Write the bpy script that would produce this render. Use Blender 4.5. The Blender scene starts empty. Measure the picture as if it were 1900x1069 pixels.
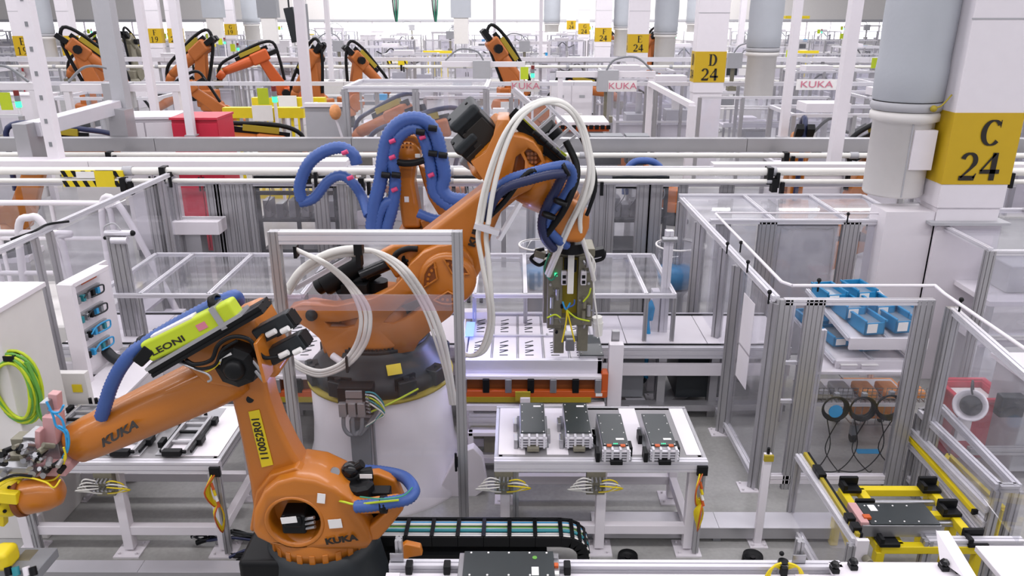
import bpy, bmesh, math, random
from mathutils import Vector, Matrix, Euler
V = Vector
R = random.Random(7)
col = bpy.context.scene.collection
PI = math.pi
# ---------------------------------------------------------------- camera
CAMH, PITCH, FPX, YAW = 4.0, math.radians(19.8), 1440.0, 0.0053
cam = bpy.data.cameras.new('camera'); camo = bpy.data.objects.new('camera', cam); col.objects.link(camo)
cam.sensor_width = 36; cam.lens = 36*FPX/1900; cam.clip_start = .05; cam.clip_end = 400
camo.location = (0, 0, CAMH); camo.rotation_euler = (PI/2-PITCH, 0, YAW)
bpy.context.scene.camera = camo
CR = Euler((PI/2-PITCH, 0, YAW)).to_matrix()
# ---------------------------------------------------------------- world, lamps, exposure
w = bpy.data.worlds.new('world'); bpy.context.scene.world = w; w.use_nodes = True
w.node_tree.nodes['Background'].inputs[0].default_value = (.93, .92, 1.0, 1)
w.node_tree.nodes['Background'].inputs[1].default_value = .47
def strip(x, y, L, W, p):
    d = bpy.data.lights.new('ceiling_and_fill_lamp', 'AREA'); d.shape = 'RECTANGLE'; d.size = L; d.size_y = W; d.energy = p; d.color = (1, .97, 1)
    o = bpy.data.objects.new('ceiling_and_fill_lamp', d); o.location = (x, y, 9.5); col.objects.link(o)
for yy, pw in ((-6, 900), (1.5, 1500), (9, 1500), (17, 1500), (27, 2200), (40, 3000), (55, 3600), (70, 4200), (80, 3600)):  # last strip is an added fill that brightens the back wall
    strip(0, yy, 50, .7, pw)
sc = bpy.context.scene
sc.view_settings.view_transform = 'Standard'; sc.view_settings.look = 'None'; sc.view_settings.gamma = 1
sc.view_settings.use_curve_mapping = False; sc.view_settings.exposure = 0.2
sc.cycles.transparent_max_bounces = 32; sc.cycles.max_bounces = 6; sc.cycles.diffuse_bounces = 3; sc.cycles.glossy_bounces = 3
sc.cycles.transmission_bounces = 4; sc.cycles.use_denoising = True; sc.cycles.sample_clamp_indirect = 4
# ---------------------------------------------------------------- real positions read off the camera's rays
def ray(px, py): return CR @ V(((px-950)/FPX, -(py-534.5)/FPX, -1))
def aty(px, py, Y):
    r = ray(px, py); t = Y/r.y; return V((r.x*t, Y, CAMH+r.z*t))
def atz(px, py, z=0.0):
    r = ray(px, py); t = (z-CAMH)/r.z; return V((r.x*t, r.y*t, z))
def px2m(Y, py=534):   # metres per pixel on the plane y=Y
    return (aty(951, py, Y)-aty(950, py, Y)).x
# ---------------------------------------------------------------- materials
M = {}
def lin(c): return tuple(((v/255)/12.92 if v/255 <= .04045 else ((v/255+.055)/1.055)**2.4) for v in c)
def mat(name, rgb, rough=.5, metal=0, var=.05, scale=8, bump=0, coat=0, emit=0, spec=.5, bscale=None):
    m = bpy.data.materials.new(name); m.use_nodes = True; nt = m.node_tree; b = nt.nodes['Principled BSDF']
    c = lin(rgb); b.inputs['Roughness'].default_value = rough; b.inputs['Metallic'].default_value = metal
    b.inputs['Specular IOR Level'].default_value = spec
    if coat: b.inputs['Coat Weight'].default_value = coat; b.inputs['Coat Roughness'].default_value = .12
    tc = nt.nodes.new('ShaderNodeTexCoord'); n = nt.nodes.new('ShaderNodeTexNoise'); n.inputs['Scale'].default_value = scale; n.inputs['Detail'].default_value = 3
    nt.links.new(tc.outputs['Object'], n.inputs['Vector'])
    mx = nt.nodes.new('ShaderNodeMix'); mx.data_type = 'RGBA'; nt.links.new(n.outputs['Fac'], mx.inputs['Factor'])
    mx.inputs['A'].default_value = tuple(min(1, v*(1-var)) for v in c)+(1,); mx.inputs['B'].default_value = tuple(min(1, v*(1+var)) for v in c)+(1,)
    nt.links.new(mx.outputs['Result'], b.inputs['Base Color'])
    if bump:
        bn = nt.nodes.new('ShaderNodeBump'); bn.inputs['Strength'].default_value = bump; bn.inputs['Distance'].default_value = .01
        n2 = nt.nodes.new('ShaderNodeTexNoise'); n2.inputs['Scale'].default_value = bscale or scale*8; nt.links.new(tc.outputs['Object'], n2.inputs['Vector'])
        nt.links.new(n2.outputs['Fac'], bn.inputs['Height']); nt.links.new(bn.outputs['Normal'], b.inputs['Normal'])
    if emit: b.inputs['Emission Color'].default_value = c+(1,); b.inputs['Emission Strength'].default_value = emit
    M[name] = m; return m
mat('orange', (180, 105, 22), .38, coat=.3, var=.07, scale=4, bump=.05, bscale=60)
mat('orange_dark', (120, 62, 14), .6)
mat('orange_far', (176, 98, 38), .5)
mat('orange_red', (190, 84, 28), .45)
mat('yellow', (222, 198, 22), .45, var=.08)
mat('sign_yellow', (192, 158, 14), .55, var=.04)
mat('sign_yellow_dull', (160, 142, 30), .6)
mat('lime', (182, 200, 34), .5, var=.05)
mat('white', (222, 217, 222), .45, var=.03)
mat('white_gloss', (228, 223, 228), .25, var=.03)
mat('white_warm', (214, 211, 208), .5, var=.04)
mat('hose_white', (222, 220, 214), .35, var=.04)
mat('grey', (168, 168, 172), .5, var=.05)
mat('grey_mid', (128, 130, 134), .5)
mat('duct_grey', (172, 176, 182), .75, var=.05, scale=3, bump=.15, bscale=20)
mat('alu', (172, 171, 174), .34, metal=.55, var=.05, scale=5)
mat('alu_light', (214, 212, 218), .38, metal=.35, var=.04)
mat('alu_slot', (92, 94, 100), .5, metal=.3)
mat('steel', (165, 165, 168), .28, metal=.85, var=.08)
mat('tool_grey', (128, 124, 108), .42, metal=.4, var=.18, scale=20)
mat('dark_base', (40, 44, 47), .42, var=.12, spec=.3)
mat('black', (16, 17, 19), .45, var=.1, spec=.22)
mat('black_gloss', (20, 20, 22), .24, spec=.4)
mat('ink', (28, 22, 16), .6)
mat('module_top', (38, 45, 47), .33, coat=.2, var=.1)
mat('blue_hose', (58, 88, 152), .42, var=.1)
mat('blue_dark', (32, 40, 78), .4)
mat('bin_blue', (30, 128, 178), .45, var=.08)
mat('cyan', (44, 150, 205), .45)
mat('teal', (40, 130, 140), .4)
mat('red', (196, 36, 62), .42, var=.06)
mat('red_sign', (196, 60, 62), .5)
mat('kuka_red', (205, 120, 140), .5)
mat('pink', (196, 150, 150), .5, var=.08)
mat('magenta', (200, 60, 110), .5)
mat('green', (96, 158, 60), .45)
mat('green_teal', (46, 132, 104), .45)
mat('copper', (222, 150, 92), .45, var=.2, scale=30)
mat('sticker', (232, 230, 228), .5)
mat('skin', (200, 160, 140), .6)
mat('lamp_green', (60, 240, 150), .4, emit=1.6)
mat('lamp_amber', (240, 210, 40), .4, emit=1.2)
mat('lamp_blue', (110, 140, 255), .4, emit=1.5)
mat('lamp_red_off', (120, 40, 36), .4)
mat('daylight', (250, 248, 255), .6, emit=1.6)
mat('screen', (120, 135, 150), .2)
def floor_mat():
    m = bpy.data.materials.new('polished_concrete'); m.use_nodes = True; nt = m.node_tree; b = nt.nodes['Principled BSDF']
    tc = nt.nodes.new('ShaderNodeTexCoord')
    n1 = nt.nodes.new('ShaderNodeTexNoise'); n1.inputs['Scale'].default_value = .9; n1.inputs['Detail'].default_value = 6; n1.inputs['Roughness'].default_value = .65
    n2 = nt.nodes.new('ShaderNodeTexNoise'); n2.inputs['Scale'].default_value = 30; n2.inputs['Detail'].default_value = 4
    for n in (n1, n2): nt.links.new(tc.outputs['Object'], n.inputs['Vector'])
    r = nt.nodes.new('ShaderNodeValToRGB'); r.color_ramp.elements[0].position = .3; r.color_ramp.elements[1].position = .72
    r.color_ramp.elements[0].color = lin((132, 132, 128))+(1,); r.color_ramp.elements[1].color = lin((176, 175, 173))+(1,)
    ad = nt.nodes.new('ShaderNodeMath'); ad.operation = 'MULTIPLY_ADD'; ad.inputs[1].default_value = .25; nt.links.new(n2.outputs['Fac'], ad.inputs[0])
    s = nt.nodes.new('ShaderNodeMath'); s.operation = 'MULTIPLY'; s.inputs[1].default_value = .8; nt.links.new(n1.outputs['Fac'], s.inputs[0]); nt.links.new(s.outputs[0], ad.inputs[2])
    nt.links.new(ad.outputs[0], r.inputs[0]); nt.links.new(r.outputs[0], b.inputs['Base Color']); b.inputs['Roughness'].default_value = .28
    M['floor'] = m
floor_mat()
def pane_mat(name, tint, haze, refl=1.0):
    m = bpy.data.materials.new(name); m.use_nodes = True; nt = m.node_tree; nt.nodes.clear()
    out = nt.nodes.new('ShaderNodeOutputMaterial'); t = nt.nodes.new('ShaderNodeBsdfTransparent'); t.inputs[0].default_value = tint+(1,)
    g = nt.nodes.new('ShaderNodeBsdfGlossy'); g.inputs['Roughness'].default_value = .05; g.inputs[0].default_value = (refl,)*3+(1,)
    lw = nt.nodes.new('ShaderNodeLayerWeight'); lw.inputs[0].default_value = .5
    pw = nt.nodes.new('ShaderNodeMath'); pw.operation = 'POWER'; pw.inputs[1].default_value = 4; nt.links.new(lw.outputs['Facing'], pw.inputs[0])
    f = nt.nodes.new('ShaderNodeMath'); f.operation = 'MULTIPLY_ADD'; f.inputs[1].default_value = .5; f.inputs[2].default_value = .03; nt.links.new(pw.outputs[0], f.inputs[0])
    d = nt.nodes.new('ShaderNodeBsdfDiffuse'); d.inputs[0].default_value = (.75, .74, .78, 1)
    tc = nt.nodes.new('ShaderNodeTexCoord'); n = nt.nodes.new('ShaderNodeTexNoise'); n.inputs['Scale'].default_value = 2.5; nt.links.new(tc.outputs['Object'], n.inputs['Vector'])
    k = nt.nodes.new('ShaderNodeMath'); k.operation = 'MULTIPLY'; k.inputs[1].default_value = haze*2; nt.links.new(n.outputs['Fac'], k.inputs[0])
    m1 = nt.nodes.new('ShaderNodeMixShader'); m2 = nt.nodes.new('ShaderNodeMixShader')
    nt.links.new(k.outputs[0], m1.inputs[0]); nt.links.new(t.outputs[0], m1.inputs[1]); nt.links.new(d.outputs[0], m1.inputs[2])
    nt.links.new(f.outputs[0], m2.inputs[0]); nt.links.new(m1.outputs[0], m2.inputs[1]); nt.links.new(g.outputs[0], m2.inputs[2])
    nt.links.new(m2.outputs[0], out.inputs[0]); M[name] = m
pane_mat('pane', (.95, .95, .97), .07)
pane_mat('pane_clear', (.97, .97, .98), .015, .6)
pane_mat('pane_milky', (.93, .93, .96), .22)
pane_mat('pane_pink', (.93, .86, .9), .1)
# ---------------------------------------------------------------- mesh helpers
def basis(n, up=(0, 0, 1)):
    n = V(n).normalized(); u = V(up).cross(n)
    if u.length < 1e-4: u = V((1, 0, 0)).cross(n)
    if u.length < 1e-4: u = V((0, 1, 0)).cross(n)
    u.normalize(); return u, n.cross(u), n
def smooth_path(pts, k=6):
    P = [V(p) for p in pts]; out = []
    for i in range(len(P)-1):
        a = P[max(i-1, 0)]; b = P[i]; c = P[i+1]; d = P[min(i+2, len(P)-1)]
        for j in range(k):
            t = j/k; out.append(.5*((2*b)+(c-a)*t+(2*a-5*b+4*c-d)*t*t+(3*b-a-3*c+d)*t**3))
    out.append(P[-1]); return out
class MB:
    def __init__(s): s.v = []; s.f = []; s.sm = []
    def add(s, vs, fs, smooth=False):
        n = len(s.v); s.v += [V(v) for v in vs]; s.f += [tuple(i+n for i in f) for f in fs]; s.sm += [smooth]*len(fs); return s
    def box(s, c, size, rot=None):
        c = V(c); h = V(size)/2; vs = []
        for x in (-1, 1):
            for y in (-1, 1):
                for z in (-1, 1):
                    p = V((x*h.x, y*h.y, z*h.z)); p = (rot @ p) if rot else p; vs.append(c+p)
        return s.add(vs, [(0, 1, 3, 2), (4, 6, 7, 5), (0, 4, 5, 1), (2, 3, 7, 6), (0, 2, 6, 4), (1, 5, 7, 3)])
    def b2(s, a, b):     # box from two corners
        a = V(a); b = V(b); return s.box((a+b)/2, (abs(b.x-a.x), abs(b.y-a.y), abs(b.z-a.z)))
    def bar(s, a, b, wd, h=None, up=(0, 0, 1)):
        h = h or wd; a = V(a); b = V(b); u, v, n = basis(b-a, up); c = [(-1, -1), (1, -1), (1, 1), (-1, 1)]
        vs = [p+u*(x*wd/2)+v*(y*h/2) for p in (a, b) for x, y in c]
        return s.add(vs, [(3, 2, 1, 0), (4, 5, 6, 7)]+[(i, (i+1) % 4, (i+1) % 4+4, i+4) for i in range(4)])
    def extr(s, a, b, wd, h=None, up=(0, 0, 1), nw=1, nh=1, dep=None):   # slotted aluminium section
        h = h or wd; a = V(a); b = V(b); u, v, n = basis(b-a, up); cell = min(wd/nw, h/nh); g = cell*.2; dp = dep or cell*.16
        def side(L, k): 
            o = [(-L/2, 0)]
            for i in range(k):
                c = -L/2+L*(i+.5)/k; o += [(c-g/2, 0), (c-g/2, dp), (c+g/2, dp), (c+g/2, 0)]
            return o
        P = []
        for x, d in side(wd, nw): P.append((x, -h/2+d))
        for x, d in side(h, nh): P.append((wd/2-d, x))
        for x, d in side(wd, nw): P.append((-x, h/2-d))
        for x, d in side(h, nh): P.append((-wd/2+d, -x))
        k = len(P); vs = [p+u*x+v*y for p in (a, b) for x, y in P]
        return s.add(vs, [tuple(reversed(range(k))), tuple(range(k, 2*k))]+[(i, (i+1) % k, (i+1) % k+k, i+k) for i in range(k)])
    def cyl(s, a, b, r, r2=None, n=14, caps=True, smooth=True):
        r2 = r if r2 is None else r2; a = V(a); b = V(b); u, v, nn = basis(b-a)
        vs = [p+(u*math.cos(t*2*PI/n)+v*math.sin(t*2*PI/n))*q for p, q in ((a, r), (b, r2)) for t in range(n)]
        s.add(vs, [(i, (i+1) % n, (i+1) % n+n, i+n) for i in range(n)], smooth)
        if caps:
            s.add(vs[:n], [tuple(reversed(range(n)))]); s.add(vs[n:], [tuple(range(n))])
        return s
    def lathe(s, prof, c=(0, 0, 0), axis=(0, 0, 1), n=28, smooth=True, up=(0, 0, 1)):   # prof: (r, t) along axis
        c = V(c); u, v, nn = basis(axis, up); vs = []
        for r, t in prof:
            for i in range(n):
                a = i*2*PI/n; vs.append(c+nn*t+(u*math.cos(a)+v*math.sin(a))*r)
        fs = [(j*n+i, j*n+(i+1) % n, (j+1)*n+(i+1) % n, (j+1)*n+i) for j in range(len(prof)-1) for i in range(n)]
        return s.add(vs, fs, smooth)
    def tube(s, pts, r, n=8, k=6, sm=True, caps=True):
        P = smooth_path(pts, k) if (sm and len(pts) > 2) else [V(p) for p in pts]
        u = None; vs = []
        for i, p in enumerate(P):
            d = (P[min(i+1, len(P)-1)]-P[max(i-1, 0)])
            if d.length < 1e-6: d = V((0, 0, 1))
            d.normalize()
            if u is None: u = basis(d)[0]
            u = (u-d*u.dot(d)); u = u.normalized() if u.length > 1e-6 else basis(d)[0]; v = d.cross(u)
            rr = r[i*len(r)//len(P)] if isinstance(r, (list, tuple)) else r
            vs += [p+(u*math.cos(a*2*PI/n)+v*math.sin(a*2*PI/n))*rr for a in range(n)]
        m = len(P); s.add(vs, [(j*n+i, j*n+(i+1) % n, (j+1)*n+(i+1) % n, (j+1)*n+i) for j in range(m-1) for i in range(n)], True)
        if caps: s.add(vs[:n], [tuple(reversed(range(n)))]); s.add(vs[-n:], [tuple(range(n))])
        return s
    def ribbed(s, pts, r, pitch=.02, n=8):       # corrugated hose
        P = smooth_path(pts, 8); L = [0]
        for i in range(1, len(P)): L.append(L[-1]+(P[i]-P[i-1]).length)
        m = max(4, int(L[-1]/pitch)*2); Q = []; j = 0
        for i in range(m+1):
            t = L[-1]*i/m
            while j < len(L)-2 and L[j+1] < t: j += 1
            f = (t-L[j])/max(1e-9, L[j+1]-L[j]); Q.append(P[j].lerp(P[j+1], f))
        u = None; vs = []
        for i, p in enumerate(Q):
            d = (Q[min(i+1, m)]-Q[max(i-1, 0)]).normalized()
            if u is None: u = basis(d)[0]
            u = (u-d*u.dot(d)).normalized(); v = d.cross(u); rr = r*(1 if i % 2 else .88)
            vs += [p+(u*math.cos(a*2*PI/n)+v*math.sin(a*2*PI/n))*rr for a in range(n)]
        s.add(vs, [(j*n+i, j*n+(i+1) % n, (j+1)*n+(i+1) % n, (j+1)*n+i) for j in range(m) for i in range(n)], True)
        s.add(vs[:n], [tuple(reversed(range(n)))]); s.add(vs[-n:], [tuple(range(n))]); return s
    def prism(s, pts, d):    # pts: 3D polygon, extruded by vector d
        P = [V(p) for p in pts]; d = V(d); k = len(P); nrm = V((0, 0, 0))
        for i in range(k): nrm += P[i].cross(P[(i+1) % k])
        if nrm.dot(d) > 0: P.reverse()
        vs = P+[p+d for p in P]
        return s.add(vs, [tuple(range(k)), tuple(reversed(range(k, 2*k)))]+[((i+1) % k, i, i+k, (i+1) % k+k) for i in range(k)])
    def pp(s, px, Y, t):     # polygon read at pixels on the plane y=Y, given its real thickness t
        return s.prism([aty(x, y, Y) for x, y in px], (0, t, 0))
    def pc(s, px, Y, back, t):   # cutter: same polygon, started in front of the plane
        return s.prism([aty(x, y, Y)-V((0, back, 0)) for x, y in px], (0, t, 0))
    def ball(s, c, r, sx=1, sy=1, sz=1, n=12):
        c = V(c); vs = []; m = n//2
        for j in range(m+1):
            a = PI*j/m
            for i in range(n):
                b = 2*PI*i/n; vs.append(c+V((r*sx*math.sin(a)*math.cos(b), r*sy*math.sin(a)*math.sin(b), r*sz*math.cos(a))))
        return s.add(vs, [(j*n+i, (j+1)*n+i, (j+1)*n+(i+1) % n, j*n+(i+1) % n) for j in range(m) for i in range(n)], True)
def origin(o):
    p = V((0, 0, 0))
    while o: p += V(o.location); o = o.parent
    return p
def part(name, mb, m, parent=None, label=None, bev=0, seg=2, smooth=False, kind=None):
    off = origin(parent) if parent else V((0, 0, 0))
    me = bpy.data.meshes.new(name); me.from_pydata([tuple(v-off) for v in mb.v], [], mb.f)
    for p, s_ in zip(me.polygons, mb.sm): p.use_smooth = s_ or smooth or bool(bev)
    me.materials.append(M[m]); o = bpy.data.objects.new(name, me); col.objects.link(o); o.parent = parent
    if bev:
        b = o.modifiers.new('bevel', 'BEVEL'); b.width = bev; b.segments = seg; b.limit_method = 'ANGLE'; b.angle_limit = math.radians(35); b.harden_normals = True
    if label: o['label'] = label
    if kind: o['kind'] = kind
    return o
def bake(o):
    dg = bpy.context.evaluated_depsgraph_get(); me = bpy.data.meshes.new_from_object(o.evaluated_get(dg)); o.modifiers.clear(); o.data = me
def cut(o, mbs, bev=0, seg=2):   # real openings, cut through the casting
    bs = [m for m in o.modifiers]; o.modifiers.clear(); tmp = []
    for mb in mbs:
        me = bpy.data.meshes.new('t'); off = origin(o.parent) if o.parent else V((0, 0, 0)); me.from_pydata([tuple(v-off) for v in mb.v], [], mb.f)
        c = bpy.data.objects.new('t', me); col.objects.link(c); c.parent = o.parent; tmp.append(c)
        b = o.modifiers.new('b', 'BOOLEAN'); b.operation = 'DIFFERENCE'; b.object = c; b.solver = 'EXACT'
    if bev:
        b = o.modifiers.new('bevel', 'BEVEL'); b.width = bev; b.segments = seg; b.limit_method = 'ANGLE'; b.angle_limit = math.radians(35); b.harden_normals = True
    bpy.context.view_layer.update(); bake(o)
    for p in o.data.polygons: p.use_smooth = True
    for c in tmp: bpy.data.objects.remove(c)
def thing(name, label, cat, loc, group=None):
    o = bpy.data.objects.new(name, None); o.empty_display_size = .2; col.objects.link(o); o.location = loc
    o['label'] = label; o['category'] = cat
    if group: o['group'] = group
    return o
def solo(name, mb, m, label, cat, group=None, **k):
    o = part(name, mb, m, None, label, **k); o['category'] = cat
    if group: o['group'] = group
    return o
def struct(name, mb, m, parent=None, **k):
    o = part(name, mb, m, parent, **k)
    if parent is None: o['kind'] = 'structure'
    return o
def dup(root, loc, rz=0, label=None, group=None, sc_=1.0):
    def cp(o, par):
        c = o.copy(); col.objects.link(c); c.parent = par
        for ch in o.children: cp(ch, c)
        return c
    kids = list(root.children); r = root.copy(); col.objects.link(r); r.location = loc; r.rotation_euler = (0, 0, rz)
    if sc_ != 1: r.scale = (sc_,)*3 if isinstance(sc_, (int, float)) else sc_
    for ch in kids: cp(ch, r)
    if label: r['label'] = label
    if group: r['group'] = group
    return r
def kids_of(root):
    out = []
    for c in root.children: out.append(c); out += kids_of(c)
    return out
def drop(root):
    for c in kids_of(root): bpy.data.objects.remove(c)
    bpy.data.objects.remove(root)
def text(s, pos, u, v, size, m, parent, name='lettering', ext=.001, off=0, sx=1.0):   # flat print on a real surface; pos centre, u reading direction, v up
    c = bpy.data.curves.new(name, 'FONT'); c.body = s; c.size = size; c.extrude = ext; c.offset = off; c.align_x = 'CENTER'; c.align_y = 'CENTER'
    c.resolution_u = 3; tmp = bpy.data.objects.new('t', c); col.objects.link(tmp); bpy.context.view_layer.update()
    me = bpy.data.meshes.new_from_object(tmp.evaluated_get(bpy.context.evaluated_depsgraph_get())); bpy.data.objects.remove(tmp); me.materials.clear(); me.materials.append(M[m])
    u = V(u).normalized(); v = V(v); v = (v-u*v.dot(u)).normalized(); n = u.cross(v); off_ = origin(parent)
    me.transform(Matrix.Translation(V(pos)-off_) @ Matrix((u*sx, v, n)).transposed().to_4x4())
    o = bpy.data.objects.new(name, me); col.objects.link(o); o.parent = parent
    return o
# serif signs
def arcw(cx, cy, rx, ry, a0, a1, w0, w1, n=22):     # stroke whose weight swells at the sides
    o = []
    for i in range(n+1):
        a = math.radians(a0+(a1-a0)*i/n); wv = w0+(w1-w0)*abs(math.cos(a)); o.append((cx+rx*math.cos(a), cy+ry*math.sin(a), wv))
    return o
def serif(ch):
    st = .18; th = .05; G = []
    if ch == 'C': G = [arcw(.42, .5, .32, .46, 42, 318, th, .21)+[], [(.7, .70, .03), (.7, .98, .03)], [(.655, .78, .05), (.69, .8, .04)]]
    elif ch == 'D': G = [[(.2, 0, st), (.2, 1, st)], [(.02, .02, .04), (.4, .02, .04)], [(.02, .98, .04), (.4, .98, .04)], arcw(.36, .5, .33, .48, -90, 90, th, .2)]
    elif ch in 'EF':
        G = [[(.2, 0, st), (.2, 1, st)], [(.04, .02, .04), (.42, .02, .04)], [(.04, .975, .05), (.68, .975, .05)], [(.66, .99, .03), (.68, .76, .05)], [(.2, .52, .05), (.5, .52, .05)], [(.5, .4, .04), (.5, .64, .04)]]
        if ch == 'E': G += [[(.2, .025, .05), (.7, .025, .05)], [(.7, .02, .04), (.72, .27, .05)]]
    elif ch == 'G': G = [arcw(.42, .5, .32, .46, 42, 330, th, .17), [(.68, .12, .13), (.68, .42, .13)], [(.52, .42, .04), (.8, .42, .04)], [(.7, .70, .03), (.7, .98, .03)]]
    elif ch == 'H': G = [[(.18, 0, st), (.18, 1, st)], [(.62, 0, st), (.62, 1, st)], [(.18, .5, .05), (.62, .5, .05)]]
    elif ch == '1': G = [[(.36, 0, .16), (.36, .97, .14)], [(.14, .02, .04), (.58, .02, .04)], [(.16, .8, .04), (.36, .95, .1)]]
    elif ch == '2': G = [arcw(.35, .71, .23, .26, 165, -25, .07, .18)+[(.44, .42, .1), (.14, .1, .06)], [(.08, .085, .17), (.64, .085, .17)], [(.6, .08, .1), (.68, .26, .03)]]
    elif ch == '4': G = [[(.5, 0, .2), (.5, 1, .2)], [(.5, .97, .08), (.06, .34, .07)], [(.04, .32, .15), (.74, .32, .15)]]
    elif ch == '9': G = [arcw(.36, .69, .2, .27, 0, 360, .05, .15), [(.56, .69, .15), (.54, .4, .13), (.38, .12, .08), (.14, .02, .04)]]
    elif ch == '0': G = [arcw(.36, .5, .22, .46, 0, 360, .05, .16)]
    return G
def glyphs(mb, s, pos, u, v, h, thick=.004, gap=.12):
    u = V(u).normalized(); v = V(v).normalized(); n = u.cross(v); wd = .76*h; tot = len(s)*wd+(len(s)-1)*gap*h*0
    for i, ch in enumerate(s):
        o = V(pos)+u*(-tot/2+i*wd)-v*(h/2)
        for st in serif(ch):
            L = []; Rr = []
            for j, (x, y, w_) in enumerate(st):
                a = st[max(j-1, 0)]; b = st[min(j+1, len(st)-1)]; d = V((b[0]-a[0], b[1]-a[1], 0)); d.normalize(); q = V((-d.y, d.x, 0))*w_/2
                L.append((x+q.x, y+q.y)); Rr.append((x-q.x, y-q.y))
            for j in range(len(st)-1):
                qd = [L[j], L[j+1], Rr[j+1], Rr[j]]
                mb.add([o+u*(x*h)+v*(y*h)+n*thick for x, y in qd], [(0, 1, 2, 3)])
            
    return mb
# ================================================================ structure
struct('floor', MB().b2((-60, -4, -.1), (60, 86, 0)), 'floor')
wb = struct('wall_back', MB().b2((-60, 85, 2.75), (60, 85.3, 12)).b2((-60, 85, 0), (60, 85.3, .95)), 'white_warm')
for i in range(24):
    x0 = -60+i*5
    wn = struct('window_%d' % (i+1), MB().b2((x0, 84.95, .95), (x0+.12, 85.1, 2.75)).b2((x0+.12, 84.95, .95), (x0+5, 85.1, 1.02)).b2((x0+.12, 84.95, 2.68), (x0+5, 85.1, 2.75)).b2((x0+2.5, 84.96, 1.02), (x0+2.56, 85.1, 2.68)), 'white')
    struct('pane', MB().b2((x0+.12, 85.12, 1.02), (x0+5, 85.14, 2.68)), 'daylight' if 'daylight' in M else 'white', wn)
struct('trim_1', MB().b2((-60, 84.8, 2.75), (60, 85, 2.95)), 'grey')
struct('wall_left', MB().b2((-60, -4, 0), (-59.7, 86, 12)), 'white_warm'); struct('wall_right', MB().b2((59.7, -4, 0), (60, 86, 12)), 'white_warm')
# ---- building columns with grid signs
XC = 4.83
def column(X, Y, s1, s2, wd=.70, dp=.42, label_w=None, name='column'):
    c = thing('building_column', 'white boxed building column with yellow sign reading %s %s' % (s1, s2) if s1 else 'slim white building column with a plain yellow band beside column E 19', 'column', (X, Y, 0), 'signed building columns'); c['kind'] = 'structure'
    part('casing', MB().b2((X-wd/2, Y, 2.0), (X+wd/2, Y+dp, 12)), 'white', c, bev=.01)
    part('casing', MB().b2((X-wd/2+.02, Y+.02, 0), (X+wd/2-.02, Y+dp-.02, 2.0)), 'white', c)
    part('seam', MB().b2((X-wd/2-.006, Y-.006, 3.9), (X+wd/2+.006, Y+.01, 3.915)).b2((X-wd/2-.006, Y-.006, 4.9), (X+wd/2+.006, Y+.01, 4.915)), 'grey', c)
    sg = part('sign', MB().b2((X-wd/2-.008, Y-.008, 2.26), (X+wd/2+.008, Y+dp+.008, 3.0)), 'sign_yellow', c, ('yellow sign reading %s %s' % (s1, s2)) if s1 else 'plain yellow band')
    if not s1: return c
    g = MB(); glyphs(g, s1, (X+.05, Y-.012, 2.80), (1, 0, 0), (0, 0, 1), .27); glyphs(g, s2, (X, Y-.012, 2.45), (1, 0, 0), (0, 0, 1), .29)
    part('lettering', g, 'ink', sg)
    g = MB(); glyphs(g, s1, (X-wd/2-.012, Y+dp/2, 2.80), (0, -1, 0), (0, 0, 1), .27); glyphs(g, s2, (X-wd/2-.012, Y+dp/2, 2.45), (0, -1, 0), (0, 0, 1), .2)
    if Y > 12: part('lettering', g, 'ink', sg)
    return c
cC = column(XC, 8.08, 'C', '24')
part('ledge', MB().b2((XC-.42, 8.0, 1.83), (XC+.42, 8.55, 1.86)), 'grey', cC)
part('cladding', MB().b2((XC-.86, 8.12, 0), (XC-.335, 8.5, 1.95)), 'white', cC)
part('cladding', MB().b2((XC-.33, 8.06, 0), (XC+.36, 8.14, 1.83)), 'white', cC)
column(4.83, 20.1, 'D', '24', .76); column(5.1, 34, 'E', '24', .85); column(4.85, 45.5, 'F', '24', .9); column(4.88, 59, 'G', '24', .8); column(4.9, 73, 'H', '24', .8)
column(-19.3, 31.6, 'E', '19', .6); column(-17.6, 31.8, '', '', .5); column(-19.4, 43.6, 'F', '19', .75); column(-18.4, 43.8, 'F', '20', .7); column(-20, 57, 'G', '19', .75); column(-19.4, 73, 'H', '19', .8)
# ---- ventilation ducts hanging beside the columns
def duct(X, Y, r, zb, lab, big=False):
    d = thing('air_duct', lab, 'duct', (X, Y, zb), 'hanging ventilation ducts'); d['kind'] = 'structure'
    part('sleeve', MB().lathe([(r, 12), (r, 9), (r*1.02, 6), (r, 4.6), (r*.99, 4.2), (r*1.0, 3.9), (r*.97, 3.55), (r*1.0, 3.4), (r*.98, 3.1), (r*.95, 3.08)], (X, Y, 0), n=32), 'duct_grey', d, 'grey fabric sleeve')
    part('clamp', MB().lathe([(r*.96, 3.07), (r*1.0, 3.05), (r*1.0, 3.0), (r*.96, 2.98)], (X, Y, 0), n=32), 'grey', d)
    part('housing', MB().lathe([(0, 2.98), (r*.9, 2.98), (r*.98, 2.95), (r*.98, 2.88), (r*.86, 2.86), (r*.86, zb), (r*.82, zb-.02), (0, zb-.02)], (X, Y, 0), n=32), 'white_warm', d, 'white diffuser housing')
    if big:
        part('hatch', MB().b2((X-.02, Y-r*.86-.02, zb+.3), (X+.22, Y-r*.7, zb+.72)), 'white', d, bev=.005)
        part('seam', MB().b2((X-.05, Y-r*.87, zb), (X-.035, Y-r*.8, 2.86)), 'grey', d)
        part('latch', MB().tube([(X+.1, Y-r, 3.04), (X+.16, Y-r-.04, 3.06), (X+.26, Y-r-.02, 3.17)], .008).ball((X+.1, Y-r-.02, 3.03), .035), 'sign_yellow_dull', d)
    return d
duct(4.2, 8.55, .36, 2.08, 'wide grey fabric air duct hanging beside column C 24', True)
duct(6.25, 20.6, .42, 1.9, 'grey air duct hanging beside column D 24')
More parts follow.
